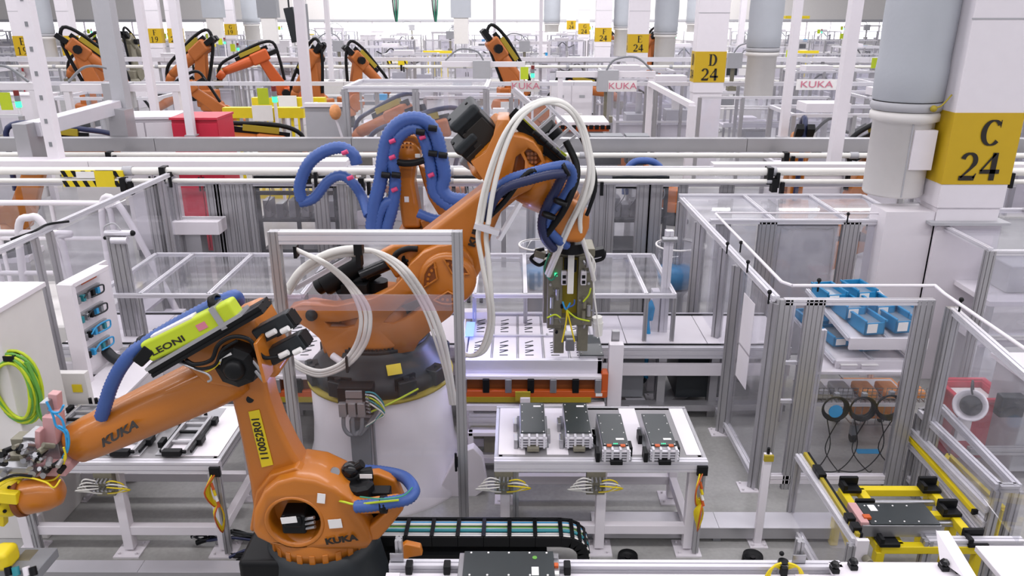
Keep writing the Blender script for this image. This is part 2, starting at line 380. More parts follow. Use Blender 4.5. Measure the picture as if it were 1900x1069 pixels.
duct(6.3, 34.5, .5, 1.5, 'grey air duct hanging beside column E 24'); duct(5.95, 46, .5, 1.5, 'grey air duct hanging beside column F 24')
duct(-18.45, 31.9, .35, 1.9, 'grey air duct hanging beside column E 19'); duct(-18.6, 57.5, .6, 1.6, 'grey air duct hanging beside column G 19')
for x in (2.6, 8.9, 13): duct(x, 60, .6, 2.4, 'far grey air duct before the window wall, %s' % {2.6: 'beside column G 24', 8.9: 'beyond the duct of column F 24', 13: 'behind the tall white hanging pole'}[x])
# ================================================================ steel fence helper
def fence(name, pts, H, label, cat='fence', group=None, post=.06, pane='pane', step=None, kick=True, mid=None, nsl=1, floorz=0, toph=.05, posts=None, wide=None):
    """guard fence run along pts (x,y): posts, top rail, kick rail and panes"""
    P = [V((p[0], p[1], 0)) for p in pts]; f = thing(name, label, cat, P[0]+V((0, 0, floorz)), group); knots = []
    for i in range(len(P)-1):
        a, b = P[i], P[i+1]; L = (b-a).length; k = max(1, round(L/step)) if step else 1
        for j in range(k): knots.append((a.lerp(b, j/k), a.lerp(b, (j+1)/k)))
        part('top_rail', MB().extr(a+V((0, 0, H-toph/2)), b+V((0, 0, H-toph/2)), toph), 'alu_light', f)
        if kick: part('kick_rail', MB().extr(a+V((0, 0, .1+floorz)), b+V((0, 0, .1+floorz)), .05), 'alu_light', f)
        if mid: part('middle_rail', MB().extr(a+V((0, 0, mid)), b+V((0, 0, mid)), .045), 'alu_light', f)
    seen = []
    for a, b in knots:
        for q in (a, b):
            if all((q-s).length > .02 for s in seen):
                seen.append(q); d = (b-a).normalized()
                part('post', MB().extr(q+V((0, 0, floorz)), q+V((0, 0, H-toph)), post*nsl, post, up=d.cross(V((0, 0, 1))), nw=nsl), 'alu', f)
        if pane:
            m = (a+b)/2; d = (b-a); L = d.length-post; ang = math.atan2(d.y, d.x)
            part('pane', MB().box(m+V((0, 0, (H+.1+floorz)/2)), (L, .008, H-.18-floorz), Matrix.Rotation(ang, 3, 'Z')), pane, f)
    return f
def foot_plate(mb, x, y, s=.16, z=0): mb.b2((x-s/2, y-s/2, z), (x+s/2, y+s/2, z+.012)); [mb.cyl((x+i*s*.33, y+j*s*.33, z+.012), (x+i*s*.33, y+j*s*.33, z+.03), .01, n=6) for i in (-1, 1) for j in (-1, 1)]; return mb
# ================================================================ centre portal frame
Yp = 5.3
a = aty(508, 428, Yp); b = aty(848, 428, Yp); zt = 2.52; xl, xr = a.x, b.x
pf = thing('portal_frame', 'tall aluminium portal frame standing before the white pedestal robot', 'frame', (xl, Yp, 0))
part('post', MB().extr((xl, Yp, 0), (xl, Yp, zt), .075, .075, up=(0, 1, 0), nw=2), 'alu', pf); part('post', MB().extr((xr, Yp, 0), (xr, Yp, zt), .075, .075, up=(0, 1, 0), nw=2), 'alu', pf)
part('top_rail', MB().extr((xl+.037, Yp, zt-.045), (xr-.037, Yp, zt-.045), .075, .09, nh=2), 'alu_light', pf)
part('pane', MB().b2((xl+.04, Yp-.004, .3), (xr-.04, Yp+.004, aty(600, 546, Yp).z)), 'pane_clear', pf)
part('edge_strip', MB().b2((xl+.05, Yp-.016, aty(600, 575, Yp).z), (xr-.05, Yp-.006, aty(600, 546, Yp).z)), 'pane_pink', pf, 'pink tinted plastic strip')
part('foot', foot_plate(MB(), xr, Yp), 'alu', pf); part('foot', foot_plate(MB(), xl, Yp), 'alu', pf)
part('hinge', MB().b2((xr-.06, Yp-.06, .62), (xr-.035, Yp-.035, .7)).cyl((xr-.05, Yp-.05, .58), (xr-.05, Yp-.05, .74), .01), 'black', pf)
part('bracket', MB().b2((aty(665, 450, Yp).x-.03, Yp-.04, zt-.17), (aty(665, 450, Yp).x+.03, Yp+.04, zt-.09)), 'black', pf)
# ================================================================ pedestal + big robot
PXC, PYC = aty(708, 700, 6.2).x, 6.2
ped = thing('robot_pedestal', 'broad white cylindrical pedestal carrying the big orange robot', 'pedestal', (PXC, PYC, 0))
part('drum', MB().lathe([(.78, 0), (.78, .03), (.70, .12), (.63, .35), (.61, .6), (.61, .955), (.60, .97), (0, .97)], (PXC, PYC, 0), n=56), 'white_gloss', ped)
part('flange', MB().lathe([(.62, .972), (.635, .975), (.635, 1.0), (.0, 1.0)], (PXC, PYC, 0), n=48), 'sign_yellow_dull', ped, 'olive yellow flange plate')
part('cable_channel', MB().b2((PXC-.16, PYC-.66, .05), (PXC-.0, PYC-.56, .86)), 'grey_mid', ped, bev=.005)
part('conduit', MB().tube([(PXC+.03, PYC-.63, .9), (PXC+.03, PYC-.63, .3), (PXC+.05, PYC-.66, .05)], .012), 'alu', ped)
part('skirt', MB().prism([aty(800, 935, 5.75), aty(850, 842, 5.75), aty(878, 832, 5.75), aty(895, 850, 5.75), aty(905, 905, 5.75), aty(850, 948, 5.75)], (0, .1, 0)), 'white_gloss', ped, bev=.01)
B = thing('industrial_robot', 'big orange industrial robot with white hoses on the white pedestal', 'robot', (PXC, PYC, 1.0), 'articulated orange robots')
rb = [(.58, 1.0), (.6, 1.02), (.6, 1.1), (.56, 1.13), (.50, 1.2), (.45, 1.28), (.44, 1.33), (.40, 1.34), (0, 1.34)]
bo = part('base', MB().lathe(rb, (PXC, PYC, 0), n=48), 'dark_base', B, 'dark cast base ring', smooth=True)
for a0 in (-150, -115, -60, -28, 30, 90, 150, 200):
    an = math.radians(a0); ca, sa = math.cos(an), math.sin(an); r_ = Matrix.Rotation(an, 3, 'Z')
    part('base_lug', MB().box((PXC+ca*.56, PYC+sa*.56, 1.09), (.16, .16, .14), r_).cyl((PXC+ca*.6, PYC+sa*.6, 1.16), (PXC+ca*.6, PYC+sa*.6, 1.185), .028, n=6), 'dark_base', B, bev=.02)
    if a0 in (-60, -115, 30): part('pocket', MB().box((PXC+ca*.575, PYC+sa*.575, 1.13), (.02, .2, .1), Matrix.Rotation(an+.28, 3, 'Z')), 'black', B)
part('ring_gear', MB().lathe([(.405, 1.32), (.43, 1.33), (.43, 1.36), (.40, 1.365)], (PXC, PYC, 0), n=48), 'black', B)
for i in range(40):
    an = PI+PI*i/39; part('ring_bolt', MB().cyl((PXC+.415*math.cos(an), PYC+.415*math.sin(an), 1.36), (PXC+.415*math.cos(an), PYC+.415*math.sin(an), 1.378), .009, n=6), 'black', B)
part('label_plate', MB().box((PXC+.2, PYC-.485, 1.235), (.12, .006, .09), Matrix.Rotation(.38, 3, 'Z') @ Matrix.Rotation(-.7, 3, 'X')), 'yellow', B, 'yellow warning label')
part('turret', MB().lathe([(0, 1.36), (.40, 1.36), (.41, 1.40), (.39, 1.46), (.37, 1.55), (.35, 1.66), (.30, 1.72), (0, 1.74)], (PXC+.02, PYC, 0), n=40), 'orange', B)
ck = [(537, 571), (560, 566), (625, 568), (690, 555), (729, 536), (748, 515), (760, 492), (785, 470), (812, 458), (838, 455), (862, 466), (876, 488), (880, 515), (872, 540), (856, 566), (835, 588), (800, 614), (778, 634), (768, 652), (700, 664), (610, 664), (599, 640), (592, 628), (573, 612), (548, 596), (539, 583)]
for k, (Yc, t) in enumerate(((5.83, .13), (6.42, .13))):
    ch = part('side_cheek', MB().pp(ck, Yc, t), 'orange', B)
    w1 = MB().pc([(602, 598), (628, 598), (664, 590), (657, 605), (640, 610), (612, 608)], Yc, .2, .6)
    w2 = MB().pc([(711, 599), (722, 587), (752, 559), (778, 545), (796, 549), (778, 576), (752, 593), (730, 602)], Yc, .2, .6)
    cut(ch, [w1, w2], bev=.014, seg=2)
# casting that closes the saddle between the cheeks
part('saddle', MB().pp([(541, 590), (560, 580), (620, 590), (690, 600), (760, 610), (800, 600), (770, 640), (600, 660), (592, 628), (560, 604)], 5.99, .4), 'orange', B, bev=.03)
for w_ in ([(598, 592), (672, 584), (668, 618), (604, 618)], [(704, 608), (720, 582), (745, 568), (800, 546), (796, 570), (752, 606), (712, 612)]): part('slot_shade', MB().pp(w_, 5.965, .012), 'ink', B)  # near-black plates put the shade inside the cheek slots into colour
dc = aty(830, 520, 5.8)
part('gear_cover', MB().lathe([(0, -.03), (.19, -.03), (.21, -.015), (.225, .0), (.23, .05)], dc, (0, 1, 0), n=40), 'orange', B, 'round gear cover')
for a0 in (20, 120, 235):
    a1 = [math.radians(a0+q) for q in (0, 20, 40, 60, 75)]
    poly = [dc+V((.19*math.cos(q), -.035, .19*math.sin(q))) for q in a1]+[dc+V((.08*math.cos(a1[2]), -.035, .08*math.sin(a1[2])))]
    part('recess_shade', MB().prism(poly, (0, -.004, 0)), 'orange_dark', B)  # darker orange paints in the shade of the cover's hollows
    part('recess_rib', MB().tube([p_+V((0, -.006, 0)) for p_ in poly]+[poly[0]+V((0, -.006, 0))], .009, n=6, sm=False), 'orange', B)
    for q in range(5):
        cc_ = dc+V((.15*math.cos(a1[0]+.26*q+.1), -.045, .15*math.sin(a1[0]+.26*q+.1))); part('gear_bolt', MB().cyl(cc_+V((0, .01, 0)), cc_+V((0, -.006, 0)), .012, n=6), 'orange', B)
for x, y, Yq in ((578, 585, 5.83), (756, 482, 6.05)):
    c = aty(x, y, Yq); part('pivot', MB().lathe([(0, -.035), (.012, -.035), (.014, -.02), (.045, -.02), (.05, 0)], c, (0, 1, 0), n=20), 'black', B, 'black pivot cap')
part('counterbalance', MB().cyl(aty(598, 528, 6.1), aty(668, 486, 6.2), .11, n=20).cyl(aty(590, 533, 6.1), aty(600, 527, 6.1), .07, n=20), 'black', B, 'black gas cylinder', bev=.012)
part('counterbalance', MB().cyl(aty(628, 545, 6.12), aty(700, 500, 6.2), .065, n=18), 'black', B, bev=.01)
part('piston_rod', MB().cyl(aty(668, 512, 6.1), aty(742, 480, 6.2), .055, n=16), 'black_gloss', B)
part('motor', MB().cyl(aty(700, 540, 6.2), aty(700, 520, 6.2), .09, n=16).b2(aty(632, 530, 6.0), aty(690, 550, 6.2)), 'black', B)
part('rear_bracket', MB().pp([(700, 470), (730, 455), (790, 450), (830, 456), (800, 470), (760, 500), (735, 520), (722, 500)], 6.05, .1), 'orange', B, bev=.03, seg=3)
part('clamp_band', MB().tube([aty(728, 494, 6.0), aty(735, 472, 6.0), aty(755, 462, 6.0), aty(775, 462, 6.0)], .025), 'black', B)
# link arm and elbow
part('link_arm', MB().pp([(742, 470), (780, 440), (903, 345), (930, 318), (985, 318), (1000, 338), (930, 396), (915, 430), (902, 470), (892, 505), (868, 545), (820, 560), (770, 540)], 6.02, .34), 'orange', B, bev=.06, seg=4)
el = part('elbow', MB().pp([(873, 300), (900, 282), (915, 252), (922, 222), (944, 222), (952, 252), (972, 256), (990, 264), (1004, 282), (1012, 303), (1008, 325), (985, 352), (945, 372), (918, 368), (900, 340)], 5.94, .46), 'orange', B)
cut(el, [MB().pc([(951, 318), (957, 292), (966, 285), (974, 299), (973, 322), (962, 339), (953, 336)], 5.94, .1, .22), MB().pc([(972, 284), (980, 275), (996, 284), (1005, 301), (994, 312), (982, 306)], 5.94, .1, .2)], bev=.022, seg=3)
ec = aty(962, 300, 5.92)
for q in range(9): part('gear_bolt', MB().cyl(aty(980+(q % 3)*7, 285+(q//3)*8, 6.04), aty(980+(q % 3)*7, 285+(q//3)*8, 6.01), .013, n=6), 'orange', B)
part('ring_gear', MB().lathe([(.20, 0), (.23, 0), (.23, .05), (.2, .05)], aty(955, 285, 6.2), (0, .35, 1), n=32), 'orange', B)
for k, (x0, y0, x1, y1, s) in enumerate(((862, 215, 905, 258, .24), (864, 262, 893, 288, .19))):
    p0, p1 = aty(x0, y0, 6.05), aty(x1, y1, 6.12)
    m_ = part('motor', MB().bar(p0, p1, s*1.0, s*.95, up=(0, 1, 0)), 'black', B, 'square dark servo motor', bev=.02)
    dn = (p1-p0).normalized(); pv = V((-dn.z, 0, dn.x))
    part('motor_cap', MB().bar(p0-dn*.06, p0+dn*.03, s*1.12, s*1.02, up=(0, 1, 0)), 'dark_base', m_, 'dark grey cast end cap', bev=.03)
    for i in (-1, 1):
        for j in (-1, 1): part('bolt', MB().cyl(p0-dn*.06+pv*(i*s*.38)+V((0, j*s*.38, 0)), p0-dn*.072+pv*(i*s*.38)+V((0, j*s*.38, 0)), .014, n=8), 'black', m_)
    part('side_plate', MB().bar(p0+dn*.06, p1-dn*.02, s*.86, s*1.03, up=(0, 1, 0)), 'ink', m_, 'brown black side plate', bev=.006)
part('motor_flange', MB().bar(aty(900, 252, 6.1), aty(918, 268, 6.15), .36, .34, up=(0, 1, 0)), 'orange', B, bev=.03)
part('motor_flange', MB().bar(aty(885, 290, 6.12), aty(905, 305, 6.15), .24, .3, up=(0, 1, 0)), 'orange', B, bev=.03)
part('motor_shell', MB().bar(aty(862, 285, 6.3), aty(884, 300, 6.3), .16, .16, up=(0, 1, 0)), 'grey_mid', B, bev=.02)
# forearm, wrist
f0, f1, f2, f3 = aty(985, 330, 6.15), aty(1022, 360, 6.2), aty(1050, 392, 6.25), aty(1066, 440, 6.3)
part('forearm', MB().lathe([(0, -.05), (.21, -.02), (.22, .1), (.19, .22), (.165, .3), (0, .3)], f0, f1-f0, n=28), 'orange', B)
part('wrist_joint', MB().lathe([(0, 0), (.15, 0), (.17, .05), (.17, .16), (.15, .2), (0, .2)], f2+V((-.1, .05, .14)), V((.35, 0, -.5)), n=28), 'orange', B)
part('wrist', MB().pp([(1032, 350), (1048, 362), (1080, 382), (1096, 400), (1094, 426), (1082, 453), (1050, 452), (1026, 437), (1014, 415), (1010, 392)], 6.08, .26), 'orange', B, bev=.05, seg=4)
part('wrist_seam', MB().lathe([(.172, 0), (.178, .005), (.178, .02), (.172, .025)], f2+V((-.05, .05, .06)), V((.35, 0, -.5)), n=28), 'orange_dark', B)
part('flange', MB().cyl(aty(1060, 448, 6.28), aty(1060, 466, 6.28), .12, n=20), 'black', B)
# lettering on the arm
u_ = aty(905, 395, 6.0)-aty(875, 440, 6.0)
lp = MB().prism([aty(868, 440, 6.012), aty(890, 400, 6.012), aty(897, 408, 6.012), aty(876, 448, 6.012)], (0, -.002, 0))
text('KUKA', aty(883, 432, 6.01), (.3, 0, .95), (-1, 0, .3), .075, 'ink', B, off=.004, sx=1.2)
# dress-pack rail
r0, r1 = aty(948, 210, 6.25), aty(1042, 298, 6.2)
part('slide_rail', MB().extr(r0, r1, .12, .07, up=(0, 1, 0)), 'black', B, 'black slide rail'); dd = V((.02, -.05, .05))
part('slide_cover', MB().bar(r0+(r1-r0)*.12+dd, r0+(r1-r0)*1.02+dd, .035, .03), 'lime', B, 'lime green cover strip')
q0, q1 = aty(982, 192, 6.2), aty(1060, 268, 6.2)
for d_ in (-1, 1): part('ladder_rail', MB().extr(q0+V((.07*d_, -.05, .06*d_)), q1+V((.07*d_, -.05, .06*d_)), .028), 'alu_light', B)
for i in range(6):
    c_ = q0.lerp(q1, (i+.5)/6); part('ladder_rung', MB().bar(c_+V((-.07, -.05, -.06)), c_+V((.07, -.05, .06)), .02), 'alu', B)
part('support_rail', MB().extr(aty(952, 166, 6.4), aty(988, 198, 6.35), .045), 'alu_light', B)
part('blue_fan_box', MB().cyl(aty(1012, 235, 6.2), aty(1030, 252, 6.25), .075, n=12), 'black', B)
for i in range(5): c_ = aty(990+i*11, 245+i*10, 6.05); part('connector', MB().cyl(c_, c_+V((.06, .02, -.05)), .02, n=8), 'black', B)
def hose(px, r, m, parent, ribs=None, lab=None, name='hose', n=9):
    P = [aty(x, y, Y) for x, y, Y in px]; mb = MB().ribbed(P, r, ribs) if ribs else MB().tube(P, r, n=n)
    return part(name, mb, m, parent, lab)
bh = [(905, 392, 5.85), (920, 355, 5.8), (945, 333, 5.78), (985, 320, 5.78), (1025, 310, 5.82), (1052, 308, 5.9), (1062, 325, 5.95), (1056, 350, 5.98), (1040, 375, 5.98), (1022, 395, 5.98), (1015, 418, 6.0), (1030, 440, 6.05), (1052, 456, 6.15)]
hose(bh, .042, 'blue_hose', B, .028, 'thick ribbed blue hose')
hose([(x-2, y+14, Y-.06) for x, y, Y in bh[:6]]+[(1044, 328, 5.86), (1030, 355, 5.9), (1016, 380, 5.92), (1006, 410, 5.95), (1010, 440, 6.0), (1028, 462, 6.1)], .04, 'blue_dark', B, .028)
hose([(900, 410, 5.8), (935, 375, 5.76), (960, 342, 5.74), (985, 318, 5.76), (1020, 322, 5.8), (1045, 312, 5.84)], .022, 'black', B)
hose([(1050, 262, 6.1), (1068, 300, 6.05), (1070, 330, 6.0), (1058, 365, 5.95), (1040, 400, 5.95), (1010, 440, 6.0)], .028, 'black', B)
hose([(1078, 255, 6.1), (1098, 300, 6.05), (1105, 345, 6.0), (1094, 385, 6.0), (1088, 400, 6.0)], .016, 'black', B)
for x, y in ((945, 345), (1050, 315), (1040, 375), (1018, 400), (930, 360)): 
    c_ = aty(x, y, 5.84); part('hose_clamp', MB().lathe([(.05, -.015), (.056, -.015), (.056, .015), (.05, .015)], c_, (.8, 0, .4) if y < 350 else (.3, 0, .9), n=14), 'black', B)
wa = [(893, 412, 5.72), (903, 355, 5.7), (918, 300, 5.7), (938, 248, 5.72), (962, 212, 5.76), (995, 190, 5.82), (1030, 186, 5.9), (1058, 200, 5.95)]
for k, (dx, dy) in enumerate(((0, 0), (13, 3), (-9, 6))):
    hose([(x+dx*(1-i/9), y+dy, Y-.02*k) for i, (x, y, Y) in enumerate(wa)]+[(1078+dx*.3, 232+dy, 5.98), (1090+dx*.3, 275+dy, 6.0)]+([(1094, 320, 6.0), (1082, 370, 6.02), (1060, 415, 6.05), (1040, 460, 6.1), (1018, 512, 6.25)], [(1100, 320, 6.0), (1096, 355, 6.0), (1078, 395, 6.05), (1078, 432, 6.1), (1092, 480, 6.2), (1102, 520, 6.3)], [(1092, 318, 6.02), (1076, 372, 6.05), (1052, 420, 6.08), (1034, 460, 6.1), (1014, 508, 6.25)])[k], .02 if k < 2 else .015, 'hose_white', B, None, 'white pneumatic hose', n=8)
for k in range(2): hose([(893+k*13, 412, 5.72), (887+k*15, 440, 5.7), (895+k*12, 490, 5.7), (905+k*6, 545, 5.72), (908+k*6, 600, 5.8), (893+k*8, 648, 5.85), (872, 660, 5.9), (845, 648, 5.95)], .02, 'hose_white', B, n=8)
part('hose_bracket', MB().bar(aty(880, 418, 5.66), aty(926, 432, 5.66), .06, .04).bar(aty(925, 445, 5.66), aty(965, 376, 5.72), .05, .03), 'alu_light', B, 'aluminium hose bracket')
lc = [(665, 462, 5.65), (640, 463, 5.62), (610, 470, 5.6), (580, 485, 5.6), (555, 505, 5.6), (535, 535, 5.6)]
for k in range(2): hose([(x, y+9*k, Y+.03*k) for x, y, Y in lc], .03-.006*k, 'hose_white', B)
for k, o in enumerate((0, 9, 17)): hose([(548+o*.4, 462+o*.3, 5.55), (580+o*.3, 478, 5.52), (615, 500-o*.3, 5.5), (645+o*.2, 530-o*.4, 5.5), (664+o, 565, 5.5), (670+o, 600, 5.5), (660+o, 640, 5.5), (636+o*.6, 672+o*.3, 5.5), (600, 688+o*.5, 5.5), (570, 683+o*.5, 5.52), (545, 668+o*.6, 5.54)], .017, 'hose_white', B, n=8)
for k, o in enumerate((0, 9, -8)): hose([(672, 463+o*.3, 5.64), (700+o*.5, 468+k, 5.6), (738+o, 492+k, 5.58), (770+o, 532, 5.56), (797+o, 580, 5.55), (815+o, 630, 5.55), (830+o*.6, 690, 5.56), (840+o*.5, 750, 5.6)], .019 if k < 2 else .012, 'hose_white', B, n=8)
part('hose_clamp', MB().b2(aty(658, 456, 5.6), aty(675, 490, 5.7)), 'black', B); part('hose_clamp', MB().b2(aty(543, 458, 5.52), aty(556, 474, 5.6)), 'black', B)
part('hose_clamp', MB().b2(aty(640, 664, 5.46), aty(650, 684, 5.54)), 'black', B)
part('hose_rail', MB().extr(aty(548, 535, 5.66), aty(650, 478, 5.66), .035), 'alu_light', B)
part('hose_stub', MB().cyl(aty(617, 660, 5.75), aty(634, 672, 5.7), .03, n=12), 'white', B, bev=.008)
# connector box on the base front
jb = thing('junction_box', 'black cable connector box on the front of the big robot base', 'connector box', (PXC-.1, PYC-.66, .9))
X0 = PXC-.1; Y0 = PYC-.66
part('housing', MB().b2((X0-.13, Y0-.03, .93), (X0+.15, Y0+.1, 1.17)), 'black', jb, bev=.006); part('cover', MB().b2((X0-.06, Y0-.05, 1.09), (X0+.07, Y0-.03, 1.15)).b2((X0-.06, Y0-.05, 1.045), (X0+.07, Y0-.03, 1.075)), 'alu', jb)
for i in range(3):
    p_ = part('plug', MB().b2((X0-.12+i*.075, Y0-.07, .93), (X0-.06+i*.075, Y0-.02, 1.05)), 'alu', jb, 'grey metal plug', bev=.004); part('cable', MB().tube([(X0-.09+i*.075, Y0-.045, .93), (X0-.09+i*.07, Y0-.05, .82), (X0-.03+i*.03, Y0-.05, .76), (X0+.1, Y0-.02, .84), (X0+.2, Y0+.04, 1.0)], .017), 'grey_mid', p_)
for i, m_ in enumerate(('teal', 'hose_white', 'lime', 'teal', 'hose_white')): part('cable', MB().tube([(X0+.1, Y0-.04, 1.14-i*.02), (X0+.18, Y0-.07, 1.14-i*.03), (X0+.24, Y0-.05, 1.02-i*.02), (X0+.17, Y0-.05, .9), (X0+.08, Y0-.04, .83)], .007, n=6), m_, jb)
part('cable', MB().tube([(X0+.12, Y0-.04, .96), (X0+.25, Y0-.04, 1.02), (X0+.38, Y0+.03, 1.06), (X0+.5, Y0+.1, 1.1)], .009, n=6), 'lime', jb)
for i in range(6): part('valve', MB().cyl((X0+.1, Y0-.04, 1.12-i*.03), (X0+.13, Y0-.06, 1.12-i*.03), .011, n=8), 'steel', jb)
# ================================================================ foreground robot
AC = aty(606, 1050, 4.45); AX, AY = AC.x, 4.45
A = thing('industrial_robot', 'orange robot with yellow number strip and lime cable pack, nearest to the camera', 'robot', (AX, AY, 0), 'articulated orange robots')
part('base', MB().lathe([(.47, 0), (.47, .05), (.44, .2), (.38, .5), (.37, .62), (0, .62)], (AX, AY, 0), n=40), 'dark_base', A, smooth=True)
part('base_housing', MB().b2((AX-.5, AY-.3, 0), (AX-.1, AY+.25, .6)), 'black', A, bev=.04)
tr = MB().lathe([(0, .62), (.34, .62), (.345, .68), (.33, .74), (.3, .8), (0, .8)], (AX, AY, 0), n=40)
part('turret', tr, 'orange', A)
for i in range(13):
    an = math.radians(188+i*14); part('turret_lug', MB().box((AX+.335*math.cos(an), AY+.335*math.sin(an), .65), (.03, .04, .07), Matrix.Rotation(an, 3, 'Z')), 'orange', A, bev=.006)
cA = [(466, 985), (470, 950), (487, 915), (512, 895), (545, 887), (585, 893), (622, 910), (650, 932), (672, 960), (686, 985), (692, 1005), (680, 1022), (575, 1022), (535, 1020), (500, 1012), (476, 1000)]
ca_ = part('carousel', MB().pp(cA, 4.12, .36), 'orange', A)
hc = aty(546, 970, 4.12)
cut(ca_, [MB().lathe([(0, -.1), (.165, -.1), (.165, .3), (0, .3)], hc, (0, 1, 0), n=32)], bev=.03, seg=3)
part('well_shade', MB().lathe([(0, .2), (.16, .2), (.16, .24), (0, .24)], hc, (0, 1, 0), n=28), 'black', A)  # black disc painted as the shade at the back of the opening
mo = part('axis_motor', MB().b2(hc+V((-.085, .0, -.09)), hc+V((.07, .22, .05))).b2(hc+V((-.06, -.03, -.02)), hc+V((.05, .01, .06))), 'black', A, 'black servo motor', bev=.015)
part('label_plate', MB().box(hc+V((-.02, -.035, .045)), (.1, .004, .045), Matrix.Rotation(-.12, 3, 'Y')), 'sticker', mo)
for i in range(3): part('connector', MB().cyl(hc+V((.05, .02, -.06+i*.035)), hc+V((.13, .0, -.03+i*.035)), .012, n=8), 'steel', mo)
part('gear_rim', MB().lathe([(.165, .01), (.178, -.008), (.192, .0), (.192, .02)], hc, (0, 1, 0), n=36), 'orange', A)
part('rear_cheek', MB().pp([(590, 893), (620, 886), (700, 879), (735, 893), (748, 925), (740, 950), (716, 985), (690, 1010), (672, 990), (706, 955), (716, 925), (700, 908), (640, 915), (612, 915)], 4.42, .08), 'orange', A, bev=.02, seg=3)
part('front_strut', MB().pp([(605, 925), (640, 926), (676, 938), (738, 930), (750, 946), (730, 972), (702, 1004), (676, 1006), (668, 990), (694, 972), (714, 954), (665, 958), (612, 950)], 4.14, .1), 'orange', A, bev=.02)
part('saddle_block', MB().pp([(640, 935), (700, 930), (712, 955), (680, 990), (650, 970)], 4.26, .14), 'black', A, 'black motor block in the turret opening', bev=.01)
text('KUKA', aty(633, 1002, 4.105), (1, 0, .17), (-.17, 0, 1), .062, 'ink', A, off=.003, sx=1.25)
for x, y, sx_, sz_, r_ in ((596, 925, .05, .07, .15), (622, 972, .085, .065, -.1)): part('label_plate', MB().box(aty(x, y, 4.112), (sx_, .004, sz_), Matrix.Rotation(r_, 3, 'Y')), 'sticker', A)
part('label_plate', MB().box(aty(528, 893, 4.3), (.035, .004, .05)), 'sticker', A)
# link arm
la = [(424, 730), (436, 706), (482, 690), (492, 706), (500, 745), (516, 790), (540, 838), (566, 880), (584, 905), (560, 990), (500, 1000), (470, 960), (462, 900), (448, 830), (436, 775)]
part('link_arm', MB().pp(la, 4.26, .2), 'orange', A, bev=.035, seg=4)
part('link_flare', MB().pp([(470, 990), (462, 985), (474, 915), (500, 882), (548, 868), (575, 885), (590, 900), (560, 905), (510, 915), (486, 945)], 4.2, .1), 'orange', A, bev=.02, seg=3)
part('plug_hole', MB().cyl(aty(464, 741, 4.262), aty(464, 741, 4.255), .023, n=18), 'black', A)
ns = [aty(x, y, 4.257) for x, y in ((461, 764), (481, 760), (507, 862), (486, 867))]
st = part('number_strip', MB().prism(ns, (0, -.003, 0)), 'yellow', A, 'yellow number strip')
up_ = (ns[1]+ns[0])-(ns[2]+ns[3]); text('110052R01', sum(ns, V((0, 0, 0)))/4+V((0, -.005, 0)), up_, (-up_.z, 0, up_.x), .068, 'ink', st, off=.0015, sx=1.0)
part('cap_bracket', MB().pp([(553, 868), (570, 862), (582, 870), (580, 884), (600, 898), (590, 905), (560, 890)], 4.36, .06), 'orange', A, bev=.01)
# elbow and forearm
part('elbow', MB().pp([(332, 672), (345, 640), (400, 608), (450, 588), (468, 590), (486, 622), (500, 660), (520, 690), (512, 704), (470, 700), (430, 722), (380, 715)], 4.12, .34), 'orange', A, bev=.045, seg=4)
g0, g1 = aty(432, 690, 4.3), aty(136, 826, 4.2); gl = (g1-g0).length
part('forearm', MB().lathe([(0, -.06), (.14, -.05), (.16, .02), (.165, .15), (.155, gl*.5), (.14, gl*.85), (.128, gl*.97), (.1, gl), (0, gl)], g0, g1-g0, n=36), 'orange', A)
part('forearm_rib', MB().pp([(236, 765), (300, 728), (395, 686), (440, 668), (440, 700), (370, 730), (290, 775)], 4.13, .1), 'orange', A, bev=.03, seg=3)
uu = aty(252, 788, 4.1)-aty(192, 822, 4.1)
text('KUKA', aty(222, 805, 4.06), uu, (-uu.z, .25, uu.x), .082, 'ink', A, off=.003, sx=1.25)
hx = aty(446, 672, 4.1)
hm = part('axis_motor', MB().lathe([(0, -.1), (.08, -.1), (.125, -.075), (.135, .0), (.135, .05)], hx, (0, 1, 0), n=8, smooth=False), 'black', A, 'black eight sided motor cover')
part('label_plate', MB().box(hx+V((-.045, -.09, .06)), (.1, .006, .035), Matrix.Rotation(-.6, 3, 'Y')), 'sticker', hm)
part('motor_cap', MB().lathe([(0, -.14), (.04, -.14), (.06, -.12), (.065, -.09)], hx, (0, 1, 0), n=12), 'black', hm)
for i in range(2): part('connector', MB().cyl(hx+V((.09+i*.0, -.06, .05-i*.05)), hx+V((.16, -.08, -.03-i*.05)), .016, n=10), 'steel', hm)
# four rear motors
du = (aty(545, 608, 4.2)-aty(500, 632, 4.2)).normalized(); dv = V((-du.z, 0, du.x))
for k, (x, y, Yq) in enumerate(((510, 606, 4.14), (533, 645, 4.14), (516, 606, 4.36), (538, 642, 4.36))):
    c = aty(x, y, Yq); q = part('wrist_motor', MB().bar(c-du*.12, c+du*.12, .1, .095, up=(0, 1, 0)), 'dark_base', A, 'black wrist motor', bev=.012)
    part('connector', MB().cyl(c+V((0, -.07, -.01))-du*.03, c+V((0, -.075, -.01))+du*.03, .017, n=10), 'sticker', q)
    part('connector', MB().cyl(c+V((0, -.07, 0))+du*.05-dv*.03, c+V((0, -.075, 0))+du*.1-dv*.03, .017, n=10), 'sticker', q)
    part('end_cap', MB().bar(c+du*.12, c+du*.135, .085, .085, up=(0, 1, 0)), 'black', q)
part('motor_plate', MB().bar(aty(488, 618, 4.1), aty(505, 690, 4.1), .02, .3, up=(0, 1, 0)), 'orange', A, bev=.005)
hose([(345, 668, 4.02), (362, 676, 4.0), (392, 668, 3.98), (405, 640, 3.98), (432, 625, 3.98), (462, 630, 3.98), (478, 652, 3.98), (492, 664, 4.0), (515, 662, 4.05)], .012, 'black', A)
